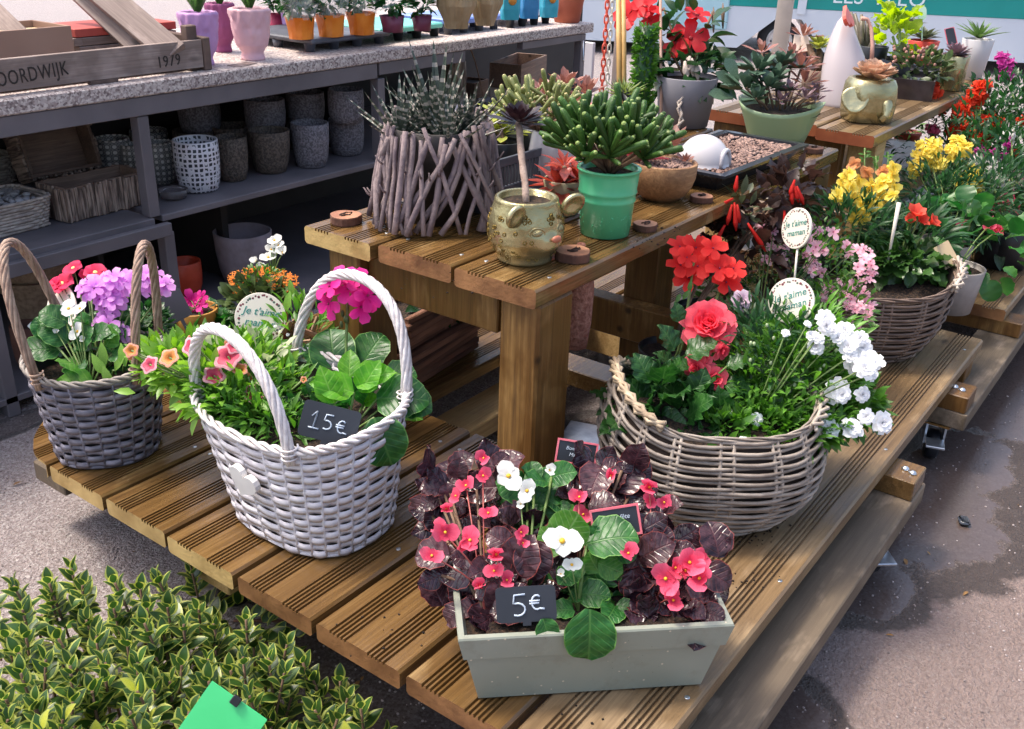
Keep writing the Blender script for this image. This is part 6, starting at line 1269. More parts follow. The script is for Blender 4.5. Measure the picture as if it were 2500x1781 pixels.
# ---- leaf kinds
BGG = veined('begonia_green', '1b4f20', '357030', '6c9c50', k=7); BGL = veined('begonia_pale', '42802e', '6a9e44', 'a0c080', t=.45, k=6); BDK = veined('begonia_bronze', '2a1820', '583c42', '6c3c40', t=.18, rough=.25, k=6); RIM = mk('red_leaf_rim', '6c2a28', '8c4038', rough=.5); RIMG = mk('green_leaf_rim', '4f7c34', '648f42', rough=.5)
leafmesh('bg_green', [BGG, RIMG], W_=.92, shape='round', nl=9, na=4, fold=.26, curl=.75, wavy=.05, wf=6, margin=True); LFI['bg_green'][0].name = 'leaf'
leafmesh('bg_pale', [BGL, RIMG], W_=.95, shape='round', nl=7, na=4, fold=-.2, curl=-.5, wavy=.04, margin=True)
leafmesh('bg_dark', [BDK, RIM], W_=.95, shape='round', nl=8, na=4, fold=.34, curl=.9, wavy=.08, wf=6, margin=True)
leafmesh('bg_dark2', [veined('begonia_black', '1c1218', '3a2832', '54282e', t=.1, rough=.2, k=6), RIM], W_=.9, shape='ovate', nl=8, na=4, fold=-.3, curl=-.8, wavy=.08, wf=5, margin=True)
for k in ('bg_green', 'bg_pale', 'bg_dark', 'bg_dark2'):
    # thin the coloured margin to a fine edge
    t = LFI[k][1]; f = np.isclose(0, 0); V = t[0]
    n_ = len(V)//5
    for i in range(n_):
        for a, b in ((1, 0), (3, 4)): V[i*5+a] = V[i*5+b]*.955+V[i*5+2]*.045
    LFI[k] = (mesh((V, t[1], t[2]), 'leaf', LFI[k][2]), (V, t[1], t[2]), LFI[k][2])
def leafpx(par, key, px, py, L, ang, d, tilt=.3, face_=.6, base=None, name='leaf', sm=None):
    """leaf whose base is at px,py, growing at the image angle ang (degrees)"""
    a = math.radians(ang); D = (RX*math.cos(a)+UPV*math.sin(a))*math.cos(tilt)-FW*math.sin(tilt); p = onsoil(at(px, py, d))
    if FZ and tilt > -.05 and p.z < FZ[0]+.04 and math.hypot(p.x-FZ[1], p.y-FZ[2]) < FZ[3]*.97 and D.z < .15: D = Vector((D.x, D.y, .15)).normalized()
    put(LFI[key][0], name, fr(p, D, -FW*face_+Vector((0, 0, 1))*(1-face_), L*d/F_PX), par)
    if base is not None: b = Vector(base); part(tube([b, b.lerp(p, .5)+Vector((0, 0, .006)), p], .0018, 5), 'leaf_stem', sm or STEMG, par)
# ---- begonias of the front trough (one thing per plant)
def begonias():
    d0 = dep(TC); S = lambda x, y: C(x, y, 1000, 1050, 2.32); q = random.Random(12); topz = ZD+TH*.88
    def base(px): return W(px, 1500, topz)+TV*0
    def foot(px, dd): p = TC+TU*((px-1450)*d0/F_PX*.92)+TV*dd; return Vector((p.x, p.y, topz))
    plants = {}
    for k, (lab, px, dd) in enumerate((('bronze-leaved begonia with coral pink flowers at the left end of the trough', 1180, .0), ('dark-leaved begonia with pink flowers behind the 5€ sign', 1230, .02), ('green-leaved white begonia in the middle of the trough', 1420, 0), ('bronze begonia with pink flowers at the right end of the trough', 1620, .0), ('green white-flowered begonia behind the middle of the trough', 1300, .03), ('dark begonia with red flowers beside the pink-framed sign', 1430, .035))):
        plants[k] = (thing('begonia', lab, 'plant', foot(px, dd), 'begonias in the front trough'), foot(px, dd))
    def dk(k, x, y, r, ang=None, dd=0, key=None, tilt=None):
        px, py = S(x, y); a = q.uniform(0, 360) if ang is None else ang; L = r*2/2.32; par, ft = plants[k]
        leafpx(par, key or ('bg_dark' if q.random() < .6 else 'bg_dark2'), px-math.cos(math.radians(a))*L/2, py+math.sin(math.radians(a))*L/2, L, a, d0+dd, q.uniform(-.4, .6) if tilt is None else tilt, q.uniform(.35, .8), base=ft if q.random() < .45 else None, sm=STEMB if (key or 'bg_dark').startswith('bg_dark') else STEMG)
    for x, y, r, a in ((150, 260, 85, 140), (280, 210, 65, 80), (60, 470, 60, 180), (450, 200, 60, 60), (120, 330, 70, 170), (430, 360, 60, 20), (500, 500, 70, -10), (350, 520, 60, 250), (110, 410, 60, 200), (300, 430, 60, 0), (220, 350, 60, 100), (520, 170, 55, 40), (380, 280, 60, 90), (240, 500, 60, 220)): dk(0, x, y, r, a, .035+q.uniform(-.01, .02))
    for x, y, r, a in ((240, 820, 110, 200), (330, 930, 120, 250), (110, 850, 75, 200), (380, 1040, 95, 250), (640, 690, 130, 70), (700, 740, 120, 280), (500, 620, 80, 150), (430, 860, 90, 240), (560, 800, 90, 300), (290, 720, 70, 160), (480, 980, 80, 270), (600, 900, 80, 280)): dk(1, x, y, r, a, -.035+q.uniform(-.01, .02))
    for x, y, r, a in ((1400, 520, 80, 30), (1580, 590, 85, 30), (1360, 700, 95, 200), (1740, 830, 95, 330), (1620, 1010, 120, 320), (1500, 1060, 90, 300), (1300, 960, 80, 250), (1430, 600, 70, 90), (1260, 880, 85, 265), (1700, 1060, 80, 300), (1560, 690, 70, 10), (1400, 880, 80, 230), (1640, 900, 80, 340), (1330, 1010, 70, 280), (1480, 730, 60, 60)): dk(3, x, y, r, a, -.02+q.uniform(-.015, .02))
    for x, y, r, a in ((1120, 150, 75, 60), (1200, 270, 80, -20), (1000, 330, 70, 180), (1080, 350, 60, 240), (1180, 380, 60, -30), (1260, 350, 60, 0), (960, 250, 55, 150), (1150, 210, 60, 20), (1060, 270, 60, 120), (1290, 420, 60, -40), (1030, 430, 60, 200), (1240, 200, 50, 40)): dk(5, x, y, r, a, .05+q.uniform(-.01, .02))
    for x, y, r, a in ((700, 230, 60, 100), (800, 260, 65, 60), (620, 440, 60, 200), (690, 490, 55, 270), (790, 500, 85, 300), (560, 430, 60, 170), (880, 440, 45, 0), (880, 240, 80, 20), (730, 390, 60, 60), (640, 350, 50, 120), (830, 390, 55, 10), (740, 330, 50, 90)): dk(4, x, y, r, a, .04, 'bg_green' if q.random() < .75 else 'bg_pale')
    for x, y, r, a, key in ((900, 560, 130, 60, 'bg_pale'), (1150, 610, 150, 15, 'bg_green'), (1140, 780, 75, -20, 'bg_pale'), (1035, 740, 75, 120, 'bg_pale'), (890, 880, 75, 250, 'bg_green'), (1050, 930, 95, 0, 'bg_green'), (1020, 1180, 165, 270, 'bg_green'), (780, 1140, 75, 290, 'bg_green'), (940, 970, 45, 250, 'bg_green'), (940, 800, 55, 230, 'bg_green'), (1230, 700, 60, 0, 'bg_green')): dk(2, x, y, r, a, -.03 if y < 1000 else -.092, key, tilt=.25 if y < 1000 else -.12)
    PKS = mk('pink_stalk', '8c4440', 'a85850', rough=.5)
    # filling leaves deep in the plants
    for k, x0, x1, y0, y1, dd, n_, kk in ((0, 90, 540, 220, 560, .05, 46, 'd'), (1, 130, 800, 640, 1010, -.012, 60, 'd'), (1, 240, 720, 950, 1070, -.04, 24, 'd'), (3, 1240, 1760, 640, 1060, -.008, 58, 'd'), (3, 1240, 1680, 950, 1080, -.035, 24, 'd'), (5, 930, 1330, 180, 480, .06, 46, 'd'), (4, 560, 900, 260, 560, .05, 34, 'g'), (2, 830, 1200, 560, 1050, -.012, 36, 'g'), (0, 200, 900, 500, 700, .02, 34, 'd'), (5, 1000, 1500, 440, 700, .02, 34, 'd')):
        for j in range(int(n_*.72)):
            key = (('bg_dark', 'bg_dark2')[q.random() < .5]) if kk == 'd' else ('bg_green' if q.random() < .8 else 'bg_pale')
            x, y = q.uniform(x0, x1), q.uniform(y0, y1); px, py = S(x, y); leafpx(plants[k][0], key, px, py, q.uniform(46, 96), q.uniform(-20, 200) if q.random() < .6 else q.uniform(180, 360), d0+dd+q.uniform(-.015, .02), q.uniform(-.5, .8), q.uniform(.1, .7))
    F = lambda k, key, x, y, s_, dd=0, **kw: fl(plants[k][0], key, *S(x, y), s_, d0+dd, stem=plants[k][1] if q.random() < .35 else None, q=q, sm=PKS if 'bpk' in key else STEMG, **kw)
    for k, x, y, s_, dd in ((0, 420, 160, 36, .02), (0, 415, 262, 40, .02), (0, 320, 318, 44, .02), (0, 262, 375, 36, .02), (0, 206, 448, 40, .0), (0, 445, 472, 40, 0), (1, 200, 580, 58, -.05), (1, 340, 628, 58, -.05), (1, 125, 715, 50, -.06), (1, 630, 580, 34, -.05), (1, 640, 642, 30, -.05), (1, 492, 705, 52, -.06), (1, 480, 800, 44, -.06), (1, 400, 890, 42, -.065), (1, 550, 852, 40, -.06),
                             (5, 962, 382, 44, .02), (3, 1360, 325, 56, .01), (3, 1440, 412, 40, .01), (3, 1362, 402, 36, .01), (5, 985, 480, 44, .02), (2, 1238, 700, 46, -.05), (3, 1452, 842, 68, -.06), (3, 1502, 782, 50, -.055), (3, 1585, 752, 64, -.06), (3, 1640, 762, 50, -.055), (3, 1640, 842, 62, -.065), (3, 1560, 800, 50, -.05), (3, 1492, 965, 52, -.06), (5, 1140, 262, 40, .03), (3, 1650, 722, 44, -.04), (1, 170, 560, 40, -.04), (1, 300, 660, 44, -.05)):
        F(k, 'bpk%d' % q.choice((0, 0, 1, 2)), x, y, s_*1.3, dd-.012)
    for k, x, y, s_, dd, v in ((4, 560, 262, 72, .02, 0), (4, 665, 345, 54, .01, 1), (4, 630, 420, 32, .01, 2), (4, 790, 230, 44, .02, 2), (2, 862, 632, 92, -.06, 0), (2, 918, 765, 46, -.055, 1), (2, 856, 818, 32, -.055, 2)): F(k, 'bwh%d' % v, x, y, s_*1.15, dd)
FZ = (ZD+TH*.9, TC.x, TC.y, .13)
begonias()
FZ = None
leafmesh('bronze_s', [LM('leaf_pale_sage', '8a9470', 'b0b890', t=.3)], W_=.4, shape='lance', nl=3, na=2, fold=.3, curl=.5)
# ---- white basket
def whiteb():
    d0 = BWd; top = BW+Vector((0, 0, .125)); q = random.Random(21)
    g = thing('geranium', 'magenta geranium with large kidney-shaped green leaves in the white basket', 'plant', top+Vector((.02, -.07, 0)), 'plants in the white basket'); ft = g.location.copy(); S = lambda x, y: C(x, y, 450, 700, 2.32)
    BR = veined('primrose_leaf', '4a921c', '72b62e', 'a8d070', t=.5, k=5); leafmesh('gl', [BR, RIMG], W_=.72, shape='ovate', nl=8, na=4, fold=.35, curl=.5, wavy=.03)
    for x, y, L, a, k, dd, tl in ((860, 500, 120, 100, 'bg_green', .03, -.2), (1000, 460, 100, 60, 'bg_green', .04, -.2), (935, 520, 74, 92, 'gl', -.07, -.3), (960, 600, 105, 165, 'gl', -.09, .2), (850, 660, 95, 110, 'gl', -.10, .1), (960, 540, 105, 15, 'gl', -.07, .2), (1000, 600, 90, 60, 'gl', -.08, .1), (1090, 640, 125, -8, 'bg_green', -.07, .1), (1130, 520, 80, 10, 'bg_green', .01, .2), (1200, 690, 70, -20, 'gl', -.02, .2), (1020, 660, 50, 20, 'gl', -.05, .5), (1075, 745, 125, 290, 'bg_green', -.15, -.1), (1180, 640, 100, 350, 'bg_green', -.06, .3), (800, 620, 60, 140, 'bg_green', -.01, .2), (1100, 580, 70, 30, 'gl', .0, .2), (780, 430, 60, 130, 'bg_green', .04, 0)):
        px, py = S(x, y); leafpx(g, k, px, py, L*1.05, a, d0+dd, tl, .55, base=ft if q.random() < .6 else None)
    p0 = at(850, 730, d0-.03); part(tube([ft, at(845, 830, d0-.02), p0], .0022, 6), 'flower_stem', STEMG, g)
    for x, y in ((805, 700), (835, 680), (878, 690), (897, 722), (850, 706), (803, 742), (882, 750)): fl(g, 'gmag', x, y, 80, d0-.035+q.uniform(-.012, .01), q=q, up=.1, tilt=((x-848)/60, (710-y)/60+.3))
    for k in range(5): part(xf(ballT(6, 5), Matrix.Translation(at(850+q.uniform(-22, 22), 765+q.uniform(0, 30), d0-.03))@Matrix.Diagonal((.003, .003, .006, 1))), 'bud', GOLV, g)
    # trailing calibrachoa
    c = thing('calibrachoa', 'trailing salmon and pink petunia-like plant spilling between the two handled baskets', 'plant', top+Vector((-.01, .07, 0)), 'plants in the white basket'); f2 = c.location.copy()
    mass(c, at(590, 925, d0+.02), (.085, .085, .055), 520, 'narrow_leaf', .030, 5, nz=None, up=.5); mass(c, at(465, 895, d0+.01), (.055, .06, .035), 190, 'small_light_leaf', .028, 6, up=.4); mass(c, at(395, 890, d0+.03), (.04, .04, .03), 90, 'small_light_leaf', .028, 7, up=.4); mass(c, at(700, 960, d0-.03), (.04, .04, .04), 120, 'narrow_leaf', .026, 8)
    mass(c, at(560, 880, d0+.04), (.07, .07, .04), 220, 'small_leaf', .026, 15, up=.5); mass(c, at(560, 930, d0-.03), (.09, .09, .05), 220, 'small_light_leaf', .028, 16, up=.5); mass(c, at(600, 900, d0-.02), (.08, .08, .05), 60, 'bronze_s', .026, 18, up=.5)
    for px, py, dd, rx, n_ in ((560, 985, -.075, .035, 150), (640, 1010, -.09, .04, 190), (520, 950, -.05, .035, 120), (700, 1040, -.10, .028, 90), (610, 960, -.05, .05, 200)): mass(c, at(px, py, d0+dd), (rx, rx, .022), n_, 'narrow_leaf', .026, px, up=.6)
    mass(g, at(870, 990, d0-.02), (.045, .045, .015), 14, 'bg_green', .040, 77, parts=30); mass(g, at(760, 1000, d0-.07), (.035, .035, .02), 90, 'small_dark_leaf', .02, 78)
    SS = lambda x, y: C(x, y, 350, 600, 4.06); T_ = []
    for x, y, s_, k, tl in ((255, 1110, 54, 'trs', (-.2, .5)), (840, 1100, 62, 'trp', (-.1, .4)), (1105, 1470, 52, 'trp', (.2, .6)), (-120, 1040, 40, 'trs', (0, .3)), (1590, 1330, 18, 'trs', (0, .2)), (480, 1000, 44, 'trp', (-.3, .3)), (700, 1290, 46, 'trp', (.3, .5)), (960, 1230, 40, 'trs', (0, .5)), (60, 1180, 40, 'trp', (-.3, .4)), (900, 1000, 34, 'trp', (.1, .2))):
        px, py = SS(x, y); T_.append(fl(c, k, px, py, s_*1.15, d0-.085, tilt=tl, q=q))
    bud = mesh(lathe([(.2, -1), (.34, -.3), (.42, .2), (.25, .8), (.05, 1.1)], 8), 'bud', LFI['fl_trs'].materials[0])
    for x, y, s_ in ((830, 970, 17), (1040, 1310, 22), (450, 940, 15), (-130, 1060, 22), (1580, 1330, 12), (640, 1130, 14)): px, py = SS(x, y); T_.append(at(px, py, d0-.08)); put(bud, 'bud', facing(at(px, py, d0-.03), s_*d0/F_PX, (q.uniform(-.6, .6), 1.2)), c)
    stems(c, f2, T_+[at(350, 900, d0+.02), at(330, 870, d0+.03), at(430, 960, d0-.01), at(690, 820, d0+.05), at(640, 800, d0+.06)], .0013, single=True)
    for x, y, L, a in ((330, 960, 40, 170), (345, 930, 36, 60), (700, 760, 40, 80), (715, 720, 30, 100), (360, 955, 34, 20), (370, 870, 36, 120), (410, 850, 30, 80), (500, 830, 30, 95), (690, 880, 36, 60)): leafpx(c, 'small_light_leaf' if x != 345 else 'small_light_leaf', x, y, L*1.3, a, d0-.01, .3, .6)
    al = thing('lobularia', 'small white-flowered filler plant at the back of the white basket', 'plant', at(700, 880, d0+.1), 'plants in the white basket'); mass(al, at(735, 810, d0+.12), (.05, .05, .06), 130, 'narrow_leaf', .030, 9, up=.9)
    for k in range(40): fl(al, 'dwh', q.uniform(560, 760), q.uniform(790, 900), 9, d0+.08, q=q)
FZ = (BW.z+.15, BW.x, BW.y, .13)
whiteb()
FZ = None
# ---- grey basket
def greyb():
    d0 = dep(BG); top = BG+Vector((0, 0, .12)); q = random.Random(31); S = lambda x, y: C(x, y, 0, 400, 2.707); S7 = lambda x, y: C(x, y, 0, 500, 4.64)
    g = thing('geranium', 'lilac pink geranium with several flower heads in the grey basket', 'plant', top, 'plants in the grey basket'); ft = top.copy()
    for cx, cy, n_, sp in ((222, 705, 6, 26), (275, 690, 7, 30), (268, 735, 6, 28), (258, 790, 5, 22), (288, 815, 5, 20), (352, 680, 7, 30), (395, 700, 3, 14), (320, 690, 3, 18)):
        hc = at(cx, cy+20, d0); part(tube([ft, ft.lerp(hc, .6)+Vector((0, 0, .004)), hc], .0018, 5), 'flower_stem', STEMG, g)
        for k in range(n_): a = k*2.4; rr = sp*((k+.5)/n_)**.5; fl(g, 'glil', cx+rr*math.cos(a), cy+rr*.85*math.sin(a), 52, d0-.02-.02*(1-rr/sp)+q.uniform(-.006, .006), tilt=(math.cos(a)*rr/sp, -math.sin(a)*rr/sp+.3), q=q)
    mass(g, at(270, 850, d0+.01), (.06, .06, .035), 60, 'bg_green', .034, 3, parts=80); mass(g, at(365, 790, d0+.03), (.03, .03, .03), 160, 'small_dark_leaf', .018, 4)
    b = thing('begonia', 'white-flowered begonia with round dark leaves at the front of the grey basket', 'plant', top+Vector((-.03, -.02, 0)), 'plants in the grey basket'); f2 = b.location.copy()
    for x, y, s_, v in ((455, 960, 54, 0), (530, 960, 40, 1), (515, 1110, 52, 1), (375, 1115, 24, 2), (545, 1165, 26, 2)): fl(b, 'bwh%d' % v, *S(x, y), s_, d0-.07, q=q, stem=f2)
    for x, y, L, a, k in ((400, 1230, 90, 200, 'bg_green'), (440, 1060, 70, 150, 'bg_green'), (600, 1150, 62, 20, 'bg_green'), (680, 1140, 50, 20, 'bg_green'), (560, 1300, 80, 250, 'bg_pale'), (620, 1450, 90, 178, 'gl'), (740, 1260, 60, 340, 'bg_green'), (450, 1180, 80, 140, 'bg_green'), (520, 1230, 70, 60, 'bg_green'), (330, 1150, 60, 120, 'bg_green'), (700, 1210, 60, 60, 'bg_pale'), (480, 1330, 70, 300, 'bg_green')): px, py = S(x, y); leafpx(b, k, px, py, L, a, d0-.06, .3, .5, base=f2 if q.random() < .6 else None)
    for x, y, L, a in ((830, 1340, 40, 100), (740, 1480, 40, 110), (700, 1400, 44, 120), (760, 1370, 34, 60), (700, 1330, 40, 100), (950, 1500, 45, 165), (960, 1480, 50, 80), (1030, 1500, 34, 50)): px, py = S(x, y); leafpx(b, 'small_light_leaf', px, py, L*1.5, a, d0-.09, .2, .6, base=at(px-6, py+14, d0-.08))
    p = thing('primrose', 'hot pink primrose with pale yellow eye at the back of the grey basket', 'plant', top+Vector((.03, .05, 0)), 'plants in the grey basket'); pk = fmesh('prim', flowerT(5, 1.15, .2, 'round', .2, .08, seed=11), [FM_('primrose_pink', 'cc1c50', 'e03868'), mk('primrose_eye', 'd8c878', 'e4d890', rough=.7)])
    for x, y, s_, tl in ((700, 900, 74, (-.3, .9)), (830, 720, 50, (-.2, .8)), (960, 790, 30, (0, -.4)), (1080, 770, 58, (.3, .9)), (620, 930, 50, (-.6, .4))): fl(p, 'prim', *S7(x, y), s_, d0+.03, tilt=tl, q=q, stem=p.location.copy())
FZ = (BG.z+.133, BG.x, BG.y, .095)
greyb()
FZ = None
# ---- behind: orange kalanchoe, magenta plant, cream flower
def middle():
    q = random.Random(41); P = W(640, 850, ZD)+HF*.05; d0 = dep(P); r = thing('kalanchoe', 'orange kalanchoe in a brown pot standing behind the white basket', 'plant', P); put(mesh(potT(.048, .038, .085), 'pot', [mk('brown_clay', '8c5038', 'a0603f', rough=.8), SOIL]), 'pot', Matrix.Translation(P), r)
    mass(r, at(635, 745, d0), (.062, .062, .045), 120, 'kal_leaf', .034, 3, zmin=ZD+.06); mass(r, at(640, 690, d0), (.05, .05, .03), 260, 'small_leaf', .012, 5)
    for k in range(150):
        a = q.random()*6.28; rr = q.random()**.5; fl(r, 'kal', 640+88*rr*math.cos(a), 688+34*rr*math.sin(a)-16*(1-rr), 13, d0-.02*(1-rr)+.05*math.sin(a)*-rr*.5, q=q, up=.6)
    for x, y in ((585, 700), (575, 715), (590, 722), (700, 690), (710, 680), (575, 728)): fl(r, 'kal', x, y, 18, d0-.03, q=q)
    c = thing('cream_flower', 'cream white flowers rising above the orange kalanchoe', 'flower', at(668, 660, d0+.05)); ft = P+Vector((.03, .03, .07))
    for x, y, s_ in ((670, 588, 40), (690, 618, 46), (655, 630, 46), (625, 638, 34), (680, 600, 34), (662, 610, 34), (640, 650, 26)): fl(c, 'bwh%d' % q.choice((1, 2)), x, y, s_, d0+.05, q=q, stem=at(668, 670, d0+.05), sr=.0014)
    P = W(470, 850, ZD)+HF*.04; d1 = dep(P); m = thing('cyclamen', 'deep magenta flowered plant between the grey basket and the orange kalanchoe', 'plant', P); put(mesh(potT(.045, .035, .07), 'pot', [mk('mustard_pot', '9a6c28', 'ac7c34', rough=.6), SOIL]), 'pot', Matrix.Translation(P), m)
    for x, y, s_ in ((440, 755, 50), (465, 735, 56), (488, 745, 44), (450, 780, 40), (478, 770, 44), (430, 770, 36), (495, 725, 36)): fl(m, 'gmag', x, y, s_, d1-.02, q=q, up=0, stem=P+Vector((0, 0, .07)))
    mass(m, at(490, 810, d1), (.07, .06, .03), 70, 'bg_green', .038, 6, parts=90); mass(m, at(420, 840, d1-.02), (.04, .04, .03), 80, 'small_leaf', .02, 7)
    # bark planter on its side-shelf under the table
    P = Vector((1.30, 1.16, ZD)); r = barkplanter(P)
    g = thing('ivy_plant', 'dark green plant with pink buds growing from the bark planter under the table', 'plant', P+Vector((0, 0, .08))); dd = dep(P); mass(g, at(1030, 735, dd), (.075, .075, .05), 120, 'broad_leaf', .035, 4)
    for x, y in ((1010, 705), (1085, 732), (1098, 742), (1000, 712)): fl(g, 'bpk1', x, y, 22, dd-.05, q=q)
    bk2 = thing('bark_piece', 'rough pale bark pieces lying behind the white basket handle', 'bark', at(745, 800, BWd+.16)); 
    for x, y, w_, h_, a in ((740, 775, 60, 26, .5), (760, 815, 50, 24, -.4), (720, 840, 90, 26, .1), (700, 800, 40, 20, .9), (770, 790, 40, 22, 1.2), (730, 740, 30, 14, .2)): part(xf(lathe([(.5, -.5), (.6, 0), (.5, .5)], 7, sy=.4), face(at(x, y, BWd+.15+q.uniform(0, .03)), RX*math.cos(a)+UPV*math.sin(a), Vector((0, 0, 1))-FW)@Matrix.Rotation(PI/2, 4, 'Y')@Matrix.Diagonal((h_*.0006, h_*.0006, w_*.0006, 1))), 'bark_chunk', mk('pale_bark', '8c6a54', 'c4a084', rough=.9, ns=16, bump=.8, bs=50) if not bpy.data.materials.get('pale_bark') else bpy.data.materials['pale_bark'], bk2, smooth=False)
def barkplanter(P):
    r = thing('bark_planter', 'planter of stacked reddish bark strips under the upper table', 'planter', P); q = random.Random(6); m = mk('red_bark', '4c3026', '9a6c54', rough=.9, ns=14, bump=.9, bs=60, rnd=.25, sc=(.3, 1, 1)); M = trs((P.x, P.y, ZD+.002), .12)
    for k in range(13):
        z = k*.0125
        for sy in (-1, 1):
            off = sy*(.045+.0024*k); w_ = q.uniform(.005, .011); n = q.choice((1, 2)); xs = [-.14, q.uniform(-.04, .05), .14] if n == 2 else [-.14, .14]
            for a, b in zip(xs[:-1], xs[1:]):
                t = box(a+.002+q.uniform(0, .01), off-w_, z, b-.002+q.uniform(0, .012), off+w_, z+.0118, .002); V = t[0]; V += np.array([[0, .004*math.sin(v[0]*40+k), .0012*math.sin(v[0]*55+k*2)] for v in V]); put(mesh(t, 'bark_strip', m, False), 'bark_strip', M, r)
        for sx in (-1, 1): put(mesh(box(sx*.145-.006, -.034-.0024*k, z, sx*.145+.006, .034+.0024*k, z+.0118, .002), 'bark_strip', m, False), 'bark_strip', M@Matrix.Translation((q.uniform(-.003, .003), 0, 0)), r)
    put(mesh(box(-.132, -.040, .12, .132, .040, .125), 'soil', SOIL, False), 'soil', M, r)
    return r
middle()
# rust-coloured mesh sack behind the post
P = at(1410, 745, dep(Vector((1.12, .76, .4)))+.05); o = put(mesh(lathe([(0, -.075), (.018, -.07), (.024, -.03), (.023, .03), (.018, .075), (.006, .10)], 22, shape=lambda a, k: 1+.07*math.sin(a*5+k*2)), 'mesh_sack', mk('rust_netting', '8a5444', 'b8806c', rough=.9, ns=160, bump=1, bs=160)), 'mesh_sack', Matrix.Translation(P)); tag(o, 'rust-coloured rough net bag hanging behind the front post', 'net bag')
# ---- big rattan bowl planting
def bigbowl():
    d0 = dep(BB); top = BB+Vector((0, 0, .12)); q = random.Random(51); S = lambda x, y: C(x, y, 1450, 550, 2.03)
    leafmesh('lobed', [veined('begonia_lobed', '1c441c', '346028', '5c8448', t=.25, k=6)], W_=.85, shape='ovate', nl=9, na=4, fold=.2, curl=.5, wavy=.10, wf=7)
    r = thing('rose_begonia', 'coral double begonia like a rose with lobed leaves, left in the natural rattan bowl', 'plant', top+Vector((-.03, .06, 0)), 'plants in the natural rattan bowl'); ft = r.location.copy()
    put(LFI['fl_rose'], 'flower', facing(at(*S(565, 500), d0-.03), 66*d0/F_PX, (-.15, .35), .3), r); part(tube([ft, at(*S(570, 560), d0-.02)], .003, 6), 'flower_stem', STEMG, r)
    for x, y, s_, tl in ((510, 705, 34, (-.7, -.3)), (590, 765, 38, (.2, .1)), (630, 620, 28, (.8, -.5)), (540, 655, 24, (-.5, 0))): put(LFI['fl_rosebud'], 'flower', facing(at(*S(x, y), d0-.05), s_*d0/F_PX, tl, x), r)
    for x, y, L, a in ((460, 650, 100, 30), (400, 620, 90, 120), (540, 860, 110, 190), (470, 820, 90, 150), (560, 880, 120, 240), (600, 930, 130, 250), (300, 880, 80, 230), (260, 870, 70, 200), (350, 780, 90, 170), (660, 700, 70, 20), (420, 480, 60, 100), (640, 790, 90, -10), (320, 820, 80, 110), (380, 860, 90, 300), (470, 700, 70, 170), (390, 700, 70, 140), (500, 900, 90, 210), (420, 900, 100, 230), (520, 960, 100, 260), (340, 930, 90, 220), (600, 880, 90, 280), (250, 930, 80, 200), (300, 780, 80, 120), (430, 770, 80, 80), (560, 820, 80, 330), (300, 960, 120, 200), (420, 980, 130, 240), (180, 930, 100, 180), (230, 990, 110, 220), (360, 900, 110, 150), (480, 990, 120, 290), (600, 990, 110, 250), (140, 1000, 90, 230), (330, 1020, 110, 270), (520, 900, 120, 300), (250, 900, 100, 120)): px, py = S(x, y); leafpx(r, 'lobed', px, py, L*.85, a, d0-.03+q.uniform(-.03, .02), .25, .35, base=ft if q.random() < .5 else None)
    for px, py, n_ in ((300, 930, 22), (450, 960, 22), (600, 960, 16), (200, 900, 12), (350, 830, 14)): mass(r, at(*S(px, py), d0-.06), (.04, .04, .02), n_, 'lobed', .05, px, parts=40, up=.5)
    g = thing('geranium', 'bright red geranium on long stalks at the back of the natural rattan bowl', 'plant', top+Vector((.03, .10, 0)), 'plants in the natural rattan bowl'); f2 = g.location.copy()
    for x, y, s_ in ((425, 108, 74), (505, 112, 78), (590, 115, 74), (430, 200, 84), (515, 205, 84), (472, 262, 84), (622, 215, 84), (690, 215, 76), (655, 285, 84), (460, 160, 60), (570, 150, 60)): px, py = S(x, y); fl(g, 'gred', px, py, s_*.95, d0+.03+q.uniform(-.01, .015), q=q, up=.1)
    for x, y in ((480, 300), (630, 310), (500, 150)): p = at(*S(x, y), d0+.035); part(tube([f2, f2.lerp(p, .5)+RX*.01, p], .0022, 6), 'flower_stem', STEMG, g)
    for x, y, a in ((440, 370, 60), (430, 340, 240), (470, 330, 80)): leafpx(g, 'small_leaf', *S(x, y), 30, a, d0+.02)
    c = thing('calibrachoa', 'white double-flowered trailing plant filling the right of the natural rattan bowl', 'plant', top+Vector((.02, -.05, 0)), 'plants in the natural rattan bowl'); f3 = c.location.copy()
    for x, y, rx, rz, n_, k in ((900, 760, .10, .06, 700, 'narrow_leaf'), (1050, 700, .085, .06, 500, 'narrow_leaf'), (820, 880, .08, .04, 380, 'narrow_leaf'), (1080, 560, .07, .05, 300, 'narrow_leaf'), (1180, 850, .06, .05, 300, 'small_leaf'), (1280, 900, .04, .03, 130, 'small_leaf'), (800, 560, .06, .06, 260, 'narrow_dark_leaf'), (920, 620, .08, .06, 300, 'narrow_dark_leaf'), (640, 1010, .03, .03, 60, 'small_leaf'), (1000, 960, .07, .03, 220, 'small_leaf')): mass(c, at(*S(x, y), d0-.01), (rx, rx, rz), n_, k, .028, int(x), up=.5)
    for x, y, rx, n_, k, dd in ((700, 985, .045, 150, 'narrow_leaf', -.06), (850, 990, .05, 200, 'small_leaf', -.075), (980, 1010, .05, 200, 'narrow_leaf', -.075), (1090, 1000, .04, 150, 'small_leaf', -.07), (620, 980, .04, 110, 'small_leaf', -.06), (900, 930, .06, 260, 'narrow_leaf', -.05), (1150, 940, .04, 140, 'narrow_leaf', -.05), (760, 900, .05, 180, 'narrow_dark_leaf', -.03), (700, 780, .05, 180, 'narrow_leaf', -.0)): mass(c, at(*S(x, y), d0+dd), (rx, rx, .022), n_, k, .027, int(x)+3, up=.5)
    tips = []
